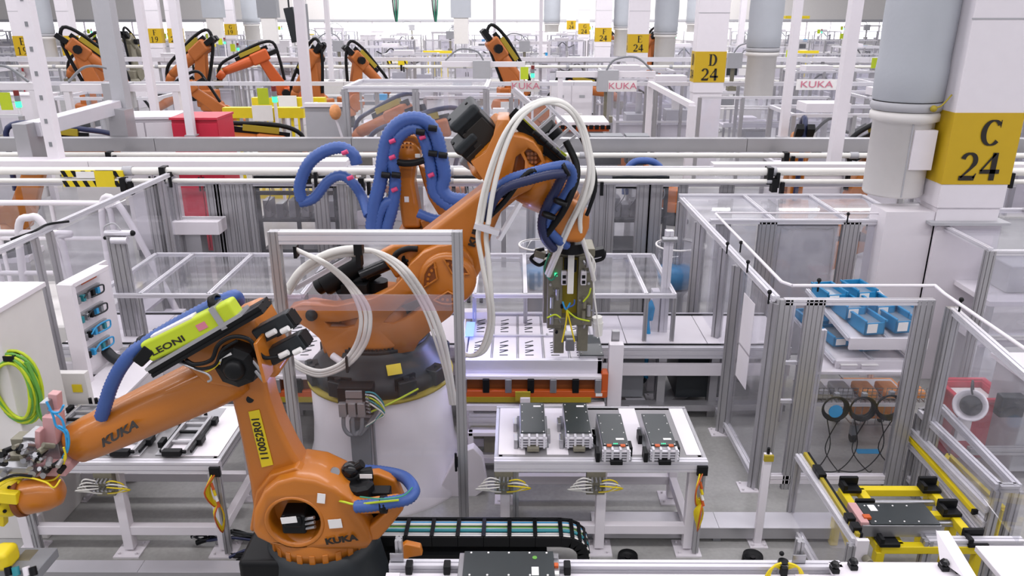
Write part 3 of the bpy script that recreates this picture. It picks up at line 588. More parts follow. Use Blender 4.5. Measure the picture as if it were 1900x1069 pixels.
hose([(338, 670, 4.03), (365, 684, 4.0), (398, 678, 3.98), (412, 650, 3.98), (440, 632, 3.98)], .009, 'black', A)
hose([(350, 678, 4.02), (375, 690, 4.0), (395, 684, 3.99), (408, 672, 3.99)], .005, 'yellow', A)
hose([(330, 672, 4.03), (360, 684, 4.0), (385, 694, 3.99), (392, 704, 3.99), (386, 708, 4.0)], .007, 'alu', A)
# dress pack
s0, s1 = aty(290, 684, 4.08), aty(492, 566, 4.08)
part('slide_rail', MB().extr(s0, s1, .05, .16, up=(0, 1, 0)), 'black', A, 'long black slide rail'); sn = (s1-s0).normalized(); sv = V((-sn.z, 0, sn.x))
part('rail_liner', MB().bar(s0+sv*.035+V((0, -.02, 0)), s1*.86+s0*.14+sv*.035+V((0, -.02, 0)), .02, .14, up=(0, 1, 0)), 'kuka_red' if 0 else 'alu', A)
y0, y1 = aty(276, 650, 4.06), aty(440, 570, 4.06)
pk = part('pack_housing', MB().bar(y0, y1, .125, .11, up=(0, 1, 0)), 'lime', A, 'lime green cable pack housing', bev=.02, seg=3)
yn = (y1-y0).normalized(); yv = V((-yn.z, 0, yn.x))
part('pack_clamp', MB().bar(y0+yn*(y1-y0).length*.80, y0+yn*(y1-y0).length*.86, .14, .13, up=(0, 1, 0)), 'alu', A)
part('pack_lid', MB().bar(y0+yn*.08+yv*.065, y0+yn*.36+yv*.065, .02, .08, up=(0, 1, 0)), 'white', A, bev=.005)
text('LEONI', y0+yn*.15+V((0, -.0565, 0))-yv*.015, yn, yv, .05, 'ink', pk, off=.001, sx=1.6)
part('warning_label', MB().bar(y0+yn*.36+V((0, -.056, 0))-yv*.0, y0+yn*.42+V((0, -.056, 0)), .04, .003, up=(0, 1, 0)), 'kuka_red', pk)
bh = [(188, 775, 4.12), (196, 748, 4.1), (207, 715, 4.08), (224, 682, 4.06), (246, 655, 4.06), (272, 636, 4.08), (310, 612, 4.1), (350, 590, 4.12), (392, 568, 4.14), (420, 555, 4.18), (436, 550, 4.24), (442, 560, 4.3)]
hose(bh, .043, 'blue_hose', A, .026, 'thick ribbed blue hose')
for x, y in ((272, 640), (258, 652), (403, 565), (410, 575)): part('hose_clamp', MB().lathe([(.048, -.02), (.062, -.02), (.062, .02), (.048, .02)], aty(x, y, 4.1), yn, n=14), 'black', A)
part('clamp_block', MB().bar(aty(262, 668, 4.06), aty(285, 640, 4.06), .07, .12, up=(0, 1, 0)), 'black', A, bev=.01); part('clamp_block', MB().bar(aty(398, 560, 4.1), aty(416, 588, 4.06), .045, .1, up=(0, 1, 0)), 'black', A, bev=.008)
# balancer and hoses round the turret
part('counterbalance', MB().cyl(aty(615, 892, 4.3), aty(690, 880, 4.4), .05, n=18), 'black', A, 'black gas cylinder', bev=.008)
part('counterbalance', MB().cyl(aty(592, 896, 4.3), aty(618, 891, 4.3), .062, n=18), 'black_gloss', A, bev=.01)
part('accumulator', MB().ball(aty(650, 872, 4.35), .06, 1, 1, .9, n=16).cyl(aty(655, 872, 4.35), aty(672, 860, 4.35), .03, n=10), 'black_gloss', A, 'round black pressure accumulator')
part('gauge', MB().cyl(aty(617, 874, 4.35), aty(622, 876, 4.28), .03, n=14), 'steel', A)
part('label_plate', MB().box(aty(679, 884, 4.3), (.08, .004, .03)), 'sticker', A)
ax1 = aty(668, 915, 4.3); part('axis_motor', MB().lathe([(.0, .09), (.07, .09), (.095, .07), (.1, 0), (.1, -.05)], ax1, (0, 0, 1), n=8, smooth=False).cyl(ax1+V((0, 0, .09)), ax1+V((0, 0, .11)), .015), 'black', A, 'black turret motor')
part('motor_bracket', MB().b2(ax1+V((.08, -.04, -.05)), ax1+V((.2, .05, .03))), 'black', A, bev=.01)
hose([(660, 940, 4.08), (690, 938, 4.06), (725, 932, 4.06), (755, 926, 4.1), (768, 912, 4.2), (760, 895, 4.35), (742, 882, 4.48), (700, 874, 4.55), (670, 873, 4.55)], .042, 'blue_hose', A, .024, 'ribbed blue hose loop')
hose([(622, 928, 4.15), (640, 932, 4.1), (660, 936, 4.08), (700, 932, 4.02), (740, 928, 4.03)], .007, 'lime', A); hose([(668, 922, 4.05), (710, 926, 4.0), (748, 920, 4.05), (765, 905, 4.15)], .005, 'green_teal', A)
part('hose_clamp', MB().lathe([(.045, -.02), (.056, -.02), (.056, .02), (.045, .02)], aty(712, 936, 4.07), (1, 0, .05), n=14), 'black', A)
part('cable_guide', MB().pp([(752, 1010), (780, 1016), (784, 1032), (758, 1036), (752, 1069), (738, 1069), (736, 1020)], 4.0, .05), 'orange', A, bev=.01)
# ================================================================ gripper at the wrist
G_ = thing('gripper', 'silver and pink metal gripper tool on the nearest robot wrist', 'gripper', aty(90, 850, 4.15))
def bx(name, x0, y0, x1, y1, Y, t, m, par, rot=0, bev=.006, lab=None):
    a, b = aty(x0, y0, Y), aty(x1, y1, Y); c = (a+b)/2+V((0, t/2, 0)); return part(name, MB().box(c, (abs(b.x-a.x), t, abs(b.z-a.z)), Matrix.Rotation(rot, 3, 'Y') if rot else None), m, par, lab, bev=bev)
bx('tool_plate', 74, 775, 108, 825, 4.1, .12, 'pink', G_, .1); bx('tool_plate', 85, 732, 112, 775, 4.2, .06, 'pink', G_, .12); bx('tool_body', 40, 812, 118, 872, 4.12, .14, 'steel', G_, .03)
bx('tool_plate', 30, 868, 122, 884, 4.02, .2, 'pink', G_, .02); bx('tool_arm', -60, 845, 44, 862, 4.1, .08, 'tool_grey', G_); bx('tool_arm', -60, 868, 60, 880, 4.0, .08, 'steel', G_)
bx('tool_block', 72, 748, 92, 775, 4.14, .08, 'steel', G_); bx('tool_block', 18, 815, 50, 850, 4.15, .1, 'tool_grey', G_); bx('tool_block', 58, 800, 80, 850, 4.05, .06, 'pink', G_, .2)
for i in range(38):
    x = 2+R.random()*118; y = 818+R.random()*60; c_ = aty(x, y, 4.02); part('cylinder', MB().cyl(c_, c_+V((R.uniform(-.03, .03), -.05, R.uniform(-.02, .04))), R.uniform(.01, .022), n=10), R.choice(['steel', 'tool_grey', 'black', 'alu']), G_)
part('ring', MB().lathe([(.045, 0), (.06, 0), (.06, .03), (.045, .03)], aty(52, 838, 4.05), (0, 1, .2), n=20), 'steel', G_)
for pts in (((86, 745), (98, 770), (104, 790), (118, 800), (126, 812)), ((90, 760), (112, 775), (120, 795), (124, 830), (116, 850)), ((95, 765), (110, 765), (118, 752)), ((108, 790), (124, 800), (128, 822), (124, 840))):
    hose([(x, y, 4.04) for x, y in pts], .007, 'cyan', G_, n=6)
for pts in (((118, 830), (122, 850), (112, 868)), ((120, 845), (116, 870), (100, 890), (70, 892))): hose([(x, y, 4.02) for x, y in pts], .006, 'yellow', G_, n=6)
W2 = thing('wrist_unit', 'orange robot wrist with yellow bolted flange under the silver gripper', 'robot wrist', aty(80, 915, 3.98))
part('wrist', MB().lathe([(0, 0), (.105, 0), (.112, .03), (.108, .14), (.085, .21), (.04, .235), (0, .235)], aty(44, 922, 4.02), (1, .15, .12), n=28), 'orange', W2)
part('ring_gear', MB().lathe([(.105, -.02), (.12, -.02), (.12, .012), (.105, .012)], aty(42, 922, 4.02), (1, .15, .12), n=28), 'orange_dark', W2)
fl = aty(20, 923, 3.98); ax_ = V((.75, -.65, .12)).normalized()
part('flange', MB().lathe([(0, .03), (.10, .03), (.118, .01), (.118, -.03), (0, -.03)], fl, ax_, n=32), 'yellow', W2, 'yellow round flange', smooth=False)
ub, vb, nb = basis(ax_)
for i in range(8): c_ = fl+(ub*math.cos(i*PI/4)+vb*math.sin(i*PI/4))*.078+ax_*.03; part('bolt', MB().cyl(c_, c_+ax_*.008, .011, n=8), 'black', W2)
bx('bracket', -40, 915, 32, 935, 3.9, .05, 'yellow', W2, .1); bx('bracket', -50, 930, 12, 975, 3.98, .05, 'yellow', W2, .2)
hose([(-5, 905, 3.9), (20, 890, 3.9), (50, 886, 3.92), (85, 895, 3.9), (100, 905, 3.9), (112, 890, 3.95)], .006, 'yellow', W2, n=6); hose([(-5, 895, 3.9), (25, 882, 3.9), (60, 884, 3.92)], .008, 'black', W2, n=6)
W3 = thing('tool_changer', 'yellow and grey tool changer parked by the frame edge', 'tool changer', aty(10, 1045, 3.7))
bx('body', -30, 1032, 16, 1064, 3.6, .14, 'yellow', W3, 0, .03); bx('plate', -10, 1058, 75, 1075, 3.62, .2, 'grey_mid', W3); bx('block', 28, 1040, 60, 1062, 3.7, .1, 'tool_grey', W3)
for i, (x, m_) in enumerate(((28, 'teal'), (48, 'white'), (14, 'black'), (60, 'black'))): part('fitting', MB().cyl(aty(x, 1052, 3.62), aty(x+3, 1068, 3.6), .02, n=10), m_, W3)
# ================================================================ jig tables
def jig_table(name, x0, x1, y0, y1, z, lab, strips, base=True):
    t = thing(name, lab, 'table', ((x0+x1)/2, (y0+y1)/2, 0), 'white jig tables')
    part('tabletop', MB().b2((x0+.02, y0+.03, z-.02), (x1-.02, y1, z)), 'steel_top', t, bev=.004)
    for a, b in strips: part('white_strip', MB().b2((a, y0+.06, z), (b, y1-.01, z+.004)), 'white_gloss', t)
    part('front_rail', MB().extr((x0, y0, z-.045), (x1, y0, z-.045), .06, .09, nh=2), 'alu_light', t)
    part('back_rail', MB().extr((x0, y1, z-.045), (x1, y1, z-.045), .06, .09, nh=2), 'alu', t)
    for x in (x0+.03, x1-.03): part('side_rail', MB().extr((x, y0+.03, z-.045), (x, y1-.03, z-.045), .06, .09, nh=2), 'alu', t)
    for x in (x0+.08, (x0+x1)/2+.02, x1-.08):
        for y in (y0+.06, y1-.06):
            if x == (x0+x1)/2+.02 and y > y0+.1: continue
            part('leg', MB().bar((x, y, .03), (x, y, z-.09), .075), 'white', t, bev=.006)
            part('foot', foot_plate(MB(), x, y, .2).cyl((x, y, .03), (x, y, .08), .018), 'white', t)
    part('leg', MB().extr((x0+.16, y0+.03, .03), (x0+.16, y0+.03, z-.09), .045), 'alu', t); part('leg', MB().extr((x1-.03, y0+.0, .03), (x1-.03, y0+.0, z-.09), .05, .045), 'alu', t)
    for q in ((x0+.08, y0+.06, x1-.08, y0+.06, .2), (x0+.08, y1-.06, x1-.08, y1-.06, .2), (x0+.08, y0+.06, x0+.08, y1-.06, .2), (x1-.08, y0+.06, x1-.08, y1-.06, .2), (x0+.08, y1-.06, x1-.08, y1-.06, z-.2)):
        part('base_rail', MB().bar((q[0], q[1], q[4]), (q[2], q[3], q[4]), .06, .08), 'white', t, bev=.005)
    return t
mat('steel_top', (138, 136, 138), .32, metal=.3)
RT = (atz(917, 852, .85), atz(1312, 852, .85)); rx0, rx1, ry0 = RT[0].x, RT[1].x, RT[0].y; ry1 = atz(1000, 757, .85).y
def xs(px, py=800, z=.86): return atz(px, py, z).x
jig_table('jig_table', rx0, rx1, ry0, ry1, .85, 'white jig table carrying four dark battery modules', [(rx0+.03, rx0+.23), (xs(1012), xs(1050)), (xs(1158), xs(1190)), (xs(1257), rx1-.03)])
LT = (atz(-12, 854, .85), atz(408, 854, .85)); lx0, lx1, ly0 = LT[0].x, LT[1].x, LT[0].y
jig_table('jig_table', lx0, lx1, ly0, ry1+.02, .85, 'white jig table with empty black carrier frames behind the nearest robot', [(lx0+.03, lx0+.3), (xs(176), xs(210)), (xs(262), xs(296)), (xs(365), lx1-.03)])
def valve_cluster(x, y, z, lab):
    t = thing('valve_cluster', lab, 'valve block', (x, y, z), 'valve blocks under the table rails')
    part('manifold', MB().b2((x-.07, y-.05, z-.2), (x+.07, y+.02, z)), 'tool_grey', t, bev=.005)
    for i in range(10): a = (x-.06+(i % 5)*.03, y-.05, z-.05-(i//5)*.07); part('fitting', MB().cyl(a, (a[0], a[1]-.04, a[2]-.01), .01, n=8), 'steel', t)
    for i in range(7):
        s = 1 if i % 2 else -1; part('cable', MB().tube([(x+s*.03, y-.07, z-.06-.01*i), (x+s*.1, y-.1, z-.02-.015*i), (x+s*(.15+.01*i), y-.07, z-.08-.01*i), (x+s*.1, y-.06, z-.16), (x+s*.02, y-.06, z-.17)], .0055, n=5, k=4), 'yellow' if (i % 3 and s > 0) else 'hose_white', t)
    return t
valve_cluster(atz(935, 870, .75).x, ry0+.02, .76, 'valve block with yellow cables under the near corner of the module table')
valve_cluster(atz(1105, 870, .75).x, ry0+.02, .76, 'valve block with yellow cables under the middle of the module table')
valve_cluster(atz(198, 870, .75).x, ly0+.02, .76, 'valve block under the table with the carrier frames')
def cable_loop(x, y, z, lab, h=.45):
    t = thing('cable_loom', lab, 'cable loom', (x, y, z), 'yellow cable looms on table legs')
    for i in range(6):
        d = .012*i; s = 1 if i % 2 else -1
        part('cable', MB().tube([(x+.01*s, y-.03, z), (x-.03-d*.3, y-.05-d, z-.1), (x-.02, y-.05, z-.2-d), (x+.02, y-.05, z-h*.5), (x-.03+d*.5, y-.05-d, z-h*.7), (x+.01, y-.04, z-h-.01*i), (x+.04, y-.04, z-h*.75), (x+.0, y-.035, z-h*.45)], .006, n=6, k=4), 'yellow' if i < 5 else 'orange_red', t)
    for i in range(4): part('plug', MB().cyl((x-.01+.008*i, y-.06, z-.05-.05*i), (x+.005+.008*i, y-.07, z-.10-.05*i), .011, n=8), ('orange_red', 'yellow', 'sticker', 'orange_red')[i], t)
    part('bracket', MB().b2((x-.03, y-.03, z-.02), (x+.05, y, z+.06)), 'black', t, bev=.004)
cable_loop(rx1-.05, ry0-.02, .76, 'yellow cables hanging on the outer leg of the module table'); cable_loop(lx1-.04, ly0-.02, .76, 'yellow cables hanging on the leg of the carrier frame table')
# ================================================================ battery modules
def module(x, y, z, style, lab, w_=.2, L=.5):
    t = thing('battery_module', lab, 'battery module', (x, y, z), 'dark battery modules')
    part('case', MB().b2((x-w_/2, y-L/2, z+.0), (x+w_/2, y+L/2, z+.1)), 'alu', t, bev=.004)
    tp = part('top_cover', MB().b2((x-w_/2+.005, y-L/2+.03, z+.1), (x+w_/2-.005, y+L/2, z+.112)), 'module_top', t, 'dark glossy top cover', bev=.003)
    for i in (-1, 1):
        for j in (-.46, -.1, .2, .46): part('screw', MB().cyl((x+i*w_*.4, y+L*j*.92, z+.112), (x+i*w_*.4, y+L*j*.92, z+.116), .005, n=6), 'sticker', tp)
    part('screw', MB().cyl((x, y, z+.112), (x, y, z+.116), .005, n=6), 'sticker', tp)
    part('sticker', MB().b2((x+.01, y+(L*.35 if style == 0 else -L*.3), z+.1125), (x+.07, y+(L*.4 if style == 0 else -L*.25), z+.114)), 'sticker', tp)
    for k in range(4): part('end_fin', MB().b2((x-w_/2-.004, y-L/2-.03, z+.018+k*.022), (x+w_/2+.004, y-L/2, z+.026+k*.022)), 'alu_light', t)
    for k in (-.42, -.15, .15, .42): part('end_clip', MB().b2((x+k*w_-.008, y-L/2-.035, z+.01), (x+k*w_+.008, y-L/2+.01, z+.112)), 'alu_light', t)
    part('terminal', MB().b2((x-.045, y-L/2-.06, z-.005), (x+.045, y-L/2-.01, z+.03)), 'tool_grey' if style == 0 else 'black', t, bev=.004)
    if style:
        for s in (-1, 1): part('terminal_cover', MB().b2((x+s*.05-.018, y-L/2+.0, z+.112), (x+s*.05+.018, y-L/2+.03, z+.122)), 'orange_red', t, 'orange terminal cover', bev=.003)
        for k in range(3): part('led', MB().cyl((x-.012+k*.012, y-L/2+.045, z+.112), (x-.012+k*.012, y-L/2+.045, z+.117), .004, n=6), 'lamp_green', t)
    # locating blocks of the nest
    for (bx_, by_) in ((-w_/2-.035, .05), (w_/2+.02, -.12), (-w_/2-.03, -.2)): part('nest_block', MB().b2((x+bx_-.015, y+by_-.05, z-.02), (x+bx_+.015, y+by_+.05, z+.06)), 'black' if style else 'steel', t, bev=.004)
    part('nest_plate', MB().b2((x-w_/2-.02, y-L/2+.02, z-.02), (x+w_/2+.02, y+L/2-.02, z)), 'grey_mid', t)
    return t
for px, py, s, lab in ((988, 778, 0, 'dark battery module beside the yellow tag, first on the jig table'), (1070, 778, 0, 'dark battery module, second on the jig table from the yellow tag'), (1136, 800, 1, 'battery module with orange terminals and green dots, third on the jig table'), (1222, 800, 1, 'battery module with a lighter top beside the table end, fourth on the jig table')):
    c = atz(px, py, .97); module(c.x, min(c.y, ry1-.27), .87, s, lab)
# carriers on the other table
def carrier(px, py, lab):
    c = atz(px, py, .88); x, y = c.x, min(c.y, ry1-.2); t = thing('carrier_frame', lab, 'carrier frame', (x, y, .855), 'empty black carrier frames')
    z = .875
    part('base_plate', MB().b2((x-.15, ly0+.07, .854), (x+.13, ry1-.03, .857)), 'grey', t)
    for s in (-1, 1):
        part('side_bar', MB().b2((x+s*.085-.012, y-.27, z), (x+s*.085+.012, y+.24, z+.03)), 'alu', t, bev=.003); part('edge_strip', MB().b2((x+s*.115-.006, y-.25, z-.01), (x+s*.115+.006, y+.22, z+.012)), 'black', t)
        part('grip_block', MB().b2((x+s*.14-.02, y-.17+s*.02, z-.01), (x+s*.14+.02, y-.08+s*.02, z+.04)), 'black', t, bev=.006); part('grip_block', MB().b2((x+s*.14-.02, y+.15, z-.01), (x+s*.14+.02, y+.22, z+.04)), 'black', t, bev=.006)
    for yy in (-.27, -.13, .02, .14, .25): part('cross_bar', MB().b2((x-.09, y+yy-.012, z), (x+.09, y+yy+.012, z+.022)), 'black' if yy in (-.27, .02) else 'alu', t, bev=.003)
    part('end_block', MB().b2((x-.08, y-.31, z-.01), (x+.06, y-.255, z+.035)), 'black', t, bev=.006)
    part('pocket_plate', MB().b2((x-.06, y-.24, z-.012), (x+.06, y-.06, z-.006)), 'white', t); part('pocket_plate', MB().b2((x-.06, y+.05, z-.012), (x+.06, y+.2, z-.006)), 'grey', t)
    for s in (-1, 1): part('post', MB().cyl((x+s*.025, y+.29, z), (x+s*.025, y+.29, z+.06), .014, n=10), 'black', t)
    return t
carrier(350, 805, 'empty black carrier frame beside the yellow number strip arm'); carrier(258, 805, 'empty carrier frame partly hidden under the orange forearm'); carrier(140, 782, 'empty carrier frame behind the silver gripper')
# ================================================================ pack trays on the line
def pack_tray(x0, x1, y0, y1, z, lab, cells, blue=False, deep=True):
    t = thing('battery_tray', lab, 'battery tray', ((x0+x1)/2, (y0+y1)/2, z), 'battery pack trays on orange carriers')
    part('floor_plate', MB().b2((x0+.02, y0+.02, z-.1), (x1-.02, y1-.02, z-.07)), 'alu_light', t)
    for q in (((x0, y0), (x1, y0+.05)), ((x0, y1-.05), (x1, y1)), ((x0, y0), (x0+.05, y1)), ((x1-.05, y0), (x1, y1))): part('side_wall', MB().b2((q[0][0], q[0][1], z-.16), (q[1][0], q[1][1], z)), 'alu_light', t, bev=.008)
    part('front_lip', MB().b2((x0-.01, y0-.06, z-.17), (x1+.01, y0+.0, z-.13)), 'white', t, bev=.008)
    nx, ny = cells; cw = (x1-x0-.1)/nx; chh = (y1-y0-.1)/ny
    for i in range(nx):
        for j in range(ny):
            a, b = x0+.05+i*cw, y0+.05+j*chh
            m_ = part('module_bay', MB().b2((a+.01, b+.02, z-.07), (a+cw-.01, b+chh-.02, z-.025)), 'white', t, bev=.004)
            for k in range(6): part('slot', MB().bar((a+cw*.3, b+chh*(.2+.1*k), z-.024), (a+cw*.62, b+chh*(.24+.1*k)+(.03 if k % 2 else -.02), z-.024), .014, .004), 'dark_base', m_)
            part('divider', MB().cyl((a+cw, b+.02, z-.03), (a+cw, b+chh-.02, z-.03), .014, n=10), 'alu', t)
        part('cross_member', MB().b2((x0+.05+i*cw, y0+.05+chh-.015, z-.05), (x0+.05+(i+1)*cw, y0+.05+chh+.015, z-.01)), 'alu_light', t)
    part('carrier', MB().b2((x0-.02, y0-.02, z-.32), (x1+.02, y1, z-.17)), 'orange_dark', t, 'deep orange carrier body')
    for q in (((x0-.04, y0-.08), (x1+.04, y0-.03)),): part('carrier_rail', MB().b2((q[0][0], q[0][1], z-.34), (q[1][0], q[1][1], z-.27)), 'orange_red', t, 'orange carrier rail', bev=.006)
    part('carrier_band', MB().b2((x0+.05, y0-.09, z-.38), (x1-.1, y0-.05, z-.33)), 'sign_yellow_dull', t)
    part('corner_post', MB().b2((x1-.01, y0-.07, z-.34), (x1+.05, y0+.05, z-.1)), 'orange_red', t, bev=.01)
    n = int((x1-x0)/.2)
    for i in range(n+1):
        xx = x0+.04+i*(x1-x0-.08)/n; part('clamp', MB().b2((xx-.03, y0-.085, z-.29), (xx+.03, y0-.02, z-.155)), 'black' if i % 2 else 'steel', t, bev=.006)
    part('sticker', MB().b2((x1-.06, y0-.085, z-.32), (x1+.0, y0-.081, z-.29)), 'sticker', t)
    return t
tz = 1.02; tl, tr_ = atz(852, 668, tz), atz(1118, 668, tz); tb = atz(1000, 578, tz).y
pack_tray(tl.x, tr_.x, tl.y, tb, tz, 'open battery tray with slotted bays below the hanging gripper', (5, 2))
a, b = atz(500, 668, tz), atz(640, 668, tz)
pack_tray(a.x-.35, b.x, a.y, tb, tz, 'battery tray on orange carrier behind the white pedestal', (4, 2))
c = atz(1098, 645, tz+.05); md = thing('battery_module', 'dark module set in the open tray under the gripper jaws', 'battery module', (c.x, c.y+.1, tz-.03), 'dark battery modules')
part('case', MB().b2((c.x-.12, c.y-.12, tz-.03), (c.x+.1, c.y+.35, tz+.02)), 'alu', md); part('top_cover', MB().b2((c.x-.12, c.y-.12, tz+.02), (c.x+.1, c.y+.35, tz+.03)), 'module_top', md, bev=.003)
for i in range(6): part('screw', MB().cyl((c.x-.1+.18*(i % 2), c.y-.08+.17*(i//2), tz+.03), (c.x-.1+.18*(i % 2), c.y-.08+.17*(i//2), tz+.036), .006, n=6), 'sticker', md)
# scanner light at the tray
sl = thing('scanner_lamp', 'glowing blue scanner lamp over the end of the open battery tray', 'lamp', aty(885, 610, 6.9))
part('lens', MB().b2(atz(862, 625, tz+.005), atz(882, 597, tz+.012)), 'lamp_blue', sl, 'glowing blue lens', bev=.02)
part('housing', MB().b2(atz(858, 585, tz+.02), atz(910, 579, tz+.1)), 'white', sl, bev=.01)
L = bpy.data.lights.new('scanner_glow', 'POINT'); L.energy = 9; L.color = (.4, .42, 1); L.shadow_soft_size = .1; lo = bpy.data.objects.new('scanner_glow', L); lo.location = atz(885, 615, tz+.3); col.objects.link(lo)
# lift frame below tray
lf = thing('tray_lift', 'white lift frame carrying the open battery tray', 'frame', (tl.x+.5, tl.y, 0))
for x in (tl.x+.08, tr_.x-.1): part('leg', MB().bar((x, tl.y-.02, 0), (x, tl.y-.02, .55), .09), 'white', lf, bev=.006)
part('cross_beam', MB().b2((tl.x+.02, tl.y-.1, .55), (tr_.x+.03, tl.y-.02, .62)), 'white', lf, bev=.012); part('cross_beam', MB().extr((tl.x+.08, tl.y-.06, .46), (tr_.x-.14, tl.y-.06, .46), .07, .12, nh=2), 'alu_light', lf); part('cross_beam', MB().b2((tl.x, tl.y-.08, .0), (tl.x+.4, tl.y-.02, .08)), 'white', lf)
part('bracket', MB().b2((tl.x-.02, tl.y-.1, .18), (tl.x+.42, tl.y-.02, .28)), 'white', lf, bev=.01); part('drive', MB().cyl((tl.x+.1, tl.y-.12, .35), (tl.x+.35, tl.y-.12, .35), .06), 'tool_grey', lf); part('camera_unit', MB().b2((tl.x+.55, tl.y-.16, .58), (tl.x+.64, tl.y-.1, .72)).cyl((tl.x+.595, tl.y-.19, .6), (tl.x+.595, tl.y-.16, .6), .03), 'white', lf, bev=.006)
part('yellow_plate', MB().b2(aty(956, 728, tl.y-.14), aty(984, 742, tl.y-.12)), 'sign_yellow_dull', lf, 'olive yellow tag')
bx('column', 1131, 640, 1152, 755, tr_.y+.0, .08, 'white', lf); bx('guide', 1136, 615, 1146, 700, tr_.y+.1, .05, 'alu', lf)
# ================================================================ hanging gripper
H = thing('gripper', 'tall taupe grey gripper hanging from the big robot over the tray', 'gripper', aty(1062, 550, 6.5))
Yg = 6.36
bx('mount_plate', 1018, 462, 1104, 476, Yg+.02, .3, 'tool_grey', H); bx('side_plate', 1017, 476, 1042, 610, Yg, .22, 'tool_grey', H); bx('side_plate', 1074, 476, 1098, 606, Yg, .22, 'tool_grey', H)
bx('centre_plate', 1042, 478, 1074, 600, Yg+.1, .1, 'sign_yellow_dull', H, lab='olive centre plate'); bx('side_plate', 1009, 486, 1019, 600, Yg+.1, .16, 'tool_grey', H)
bx('jaw', 1028, 600, 1046, 656, Yg+.02, .14, 'tool_grey', H); bx('jaw', 1072, 596, 1090, 652, Yg+.02, .14, 'tool_grey', H); bx('jaw_bridge', 1046, 622, 1074, 634, Yg+.04, .1, 'steel', H)
bx('lower_plate', 1020, 590, 1098, 604, Yg-.02, .26, 'tool_grey', H); bx('pusher', 1050, 630, 1066, 652, Yg-.02, .08, 'steel', H)
bx('measuring_bar', 1055, 438, 1064, 546, Yg-.1, .015, 'hose_white', H); bx('valve_cover', 1042, 504, 1052, 530, Yg-.05, .05, 'white', H, 0, .008); bx('valve_cover', 1078, 504, 1088, 530, Yg-.05, .05, 'white', H, 0, .008)
for y in (515, 525): bx('valve_window', 1044, y-4, 1050, y+2, Yg-.055, .006, 'black', H, bev=0); bx('valve_window', 1080, y-4, 1086, y+2, Yg-.055, .006, 'black', H, bev=0)
bx('hose_yoke', 1040, 432, 1080, 440, Yg-.12, .05, 'alu_light', H)
for x in (1042, 1079): part('yoke_grommet', MB().lathe([(.012, -.02), (.03, -.02), (.03, .02), (.012, .02)], aty(x, 436, Yg-.12), (0, 0, 1), n=12), 'sign_yellow_dull', H)
for i, (x, y) in enumerate(((1024, 560), (1024, 590), (1034, 545), (1084, 560), (1092, 575), (1082, 585), (1030, 480), (1090, 484), (1050, 488), (1022, 500), (1066, 492))):
    c_ = aty(x, y, Yg-.02); part('air_cylinder', MB().cyl(c_+V((0, -.02, .05)), c_+V((0, -.02, -.05)), .018, n=10), R.choice(['steel', 'tool_grey', 'black', 'alu']), H)
for i in range(26):
    x = 1014+R.random()*86; y = 472+R.random()*150; c_ = aty(x, y, Yg-.015); part('fitting', MB().cyl(c_, c_+V((R.uniform(-.015, .015), -.03, R.uniform(-.02, .02))), R.uniform(.006, .013), n=6), R.choice(['steel', 'black', 'steel', 'alu', 'grey_mid']), H)
for pts, m_ in ((((1052, 575), (1050, 600), (1043, 635)), 'yellow'), (((1052, 575), (1058, 600), (1066, 634)), 'yellow'), (((1052, 576), (1070, 590), (1094, 596)), 'lime'), (((1044, 560), (1050, 574), (1058, 562)), 'cyan'), (((1050, 572), (1064, 566), (1066, 556)), 'blue_hose'), (((1015, 590), (1030, 584), (1040, 590)), 'lime'), (((1082, 560), (1092, 548), (1096, 535)), 'lime'), (((1020, 470), (1010, 500), (1022, 520), (1034, 508)), 'green_teal'), (((1090, 466), (1104, 490), (1098, 520)), 'hose_white'), (((1100, 480), (1102, 540), (1108, 590), (1112, 625)), 'hose_white')):
    hose([(x, y, Yg-.06) for x, y in pts], .008, m_, H, n=6)
for pts in (((1000, 468), (985, 480), (1000, 492), (1014, 484)), ((1100, 470), (1120, 466), (1118, 480), (1096, 486)), ((1010, 462), (995, 466), (1002, 476), (1026, 470))): hose([(x, y, Yg+.08) for x, y in pts], .016, 'black', H)
bx('sensor_box', 992, 468, 1012, 480, Yg+.05, .1, 'tool_grey', H, .3); bx('sensor_box', 1098, 464, 1122, 478, Yg+.05, .1, 'black', H, -.2)
part('suction_tube', MB().cyl(aty(1108, 588, Yg), aty(1109, 598, Yg), .045, n=14).cyl(aty(1109, 598, Yg), aty(1109, 622, Yg), .05, .04, n=14), 'hose_white', H)
bx('led', 1029, 507, 1034, 513, Yg-.03, .01, 'lamp_green', H, bev=0)
# ================================================================ foreground transfer line
z0 = .9; ya = atz(1000, 1040, z0).y; xa, xb = atz(722, 1045, z0).x, atz(1560, 1045, z0).x
tf = thing('transfer_conveyor', 'aluminium transfer conveyor along the bottom with one dark module', 'conveyor', ((xa+xb)/2, ya-.3, 0))
part('front_rail', MB().extr((xa, ya-.5, z0-.06), (xb+.3, ya-.5, z0-.06), .06, .12, nh=2), 'alu', tf)
part('back_rail', MB().extr((xa, ya-.02, z0-.06), (xb, ya-.02, z0-.06), .06, .12, nh=2), 'alu_light', tf); part('guide_strip', MB().b2((xa, ya-.16, z0-.1), (xb, ya-.08, z0-.03)), 'white', tf)
part('bed', MB().b2((xa, ya-.48, z0-.1), (xb, ya-.06, z0-.08)), 'alu_light', tf); part('belt', MB().b2((xa, ya-.4, z0-.08), (xb, ya-.36, z0-.05)).b2((xa, ya-.22, z0-.08), (xb, ya-.18, z0-.05)), 'grey_mid', tf)
for x in (xa+.2, (xa+xb)/2, xb-.2): part('leg', MB().extr((x, ya-.1, 0), (x, ya-.1, z0-.12), .08, nw=2), 'alu', tf)
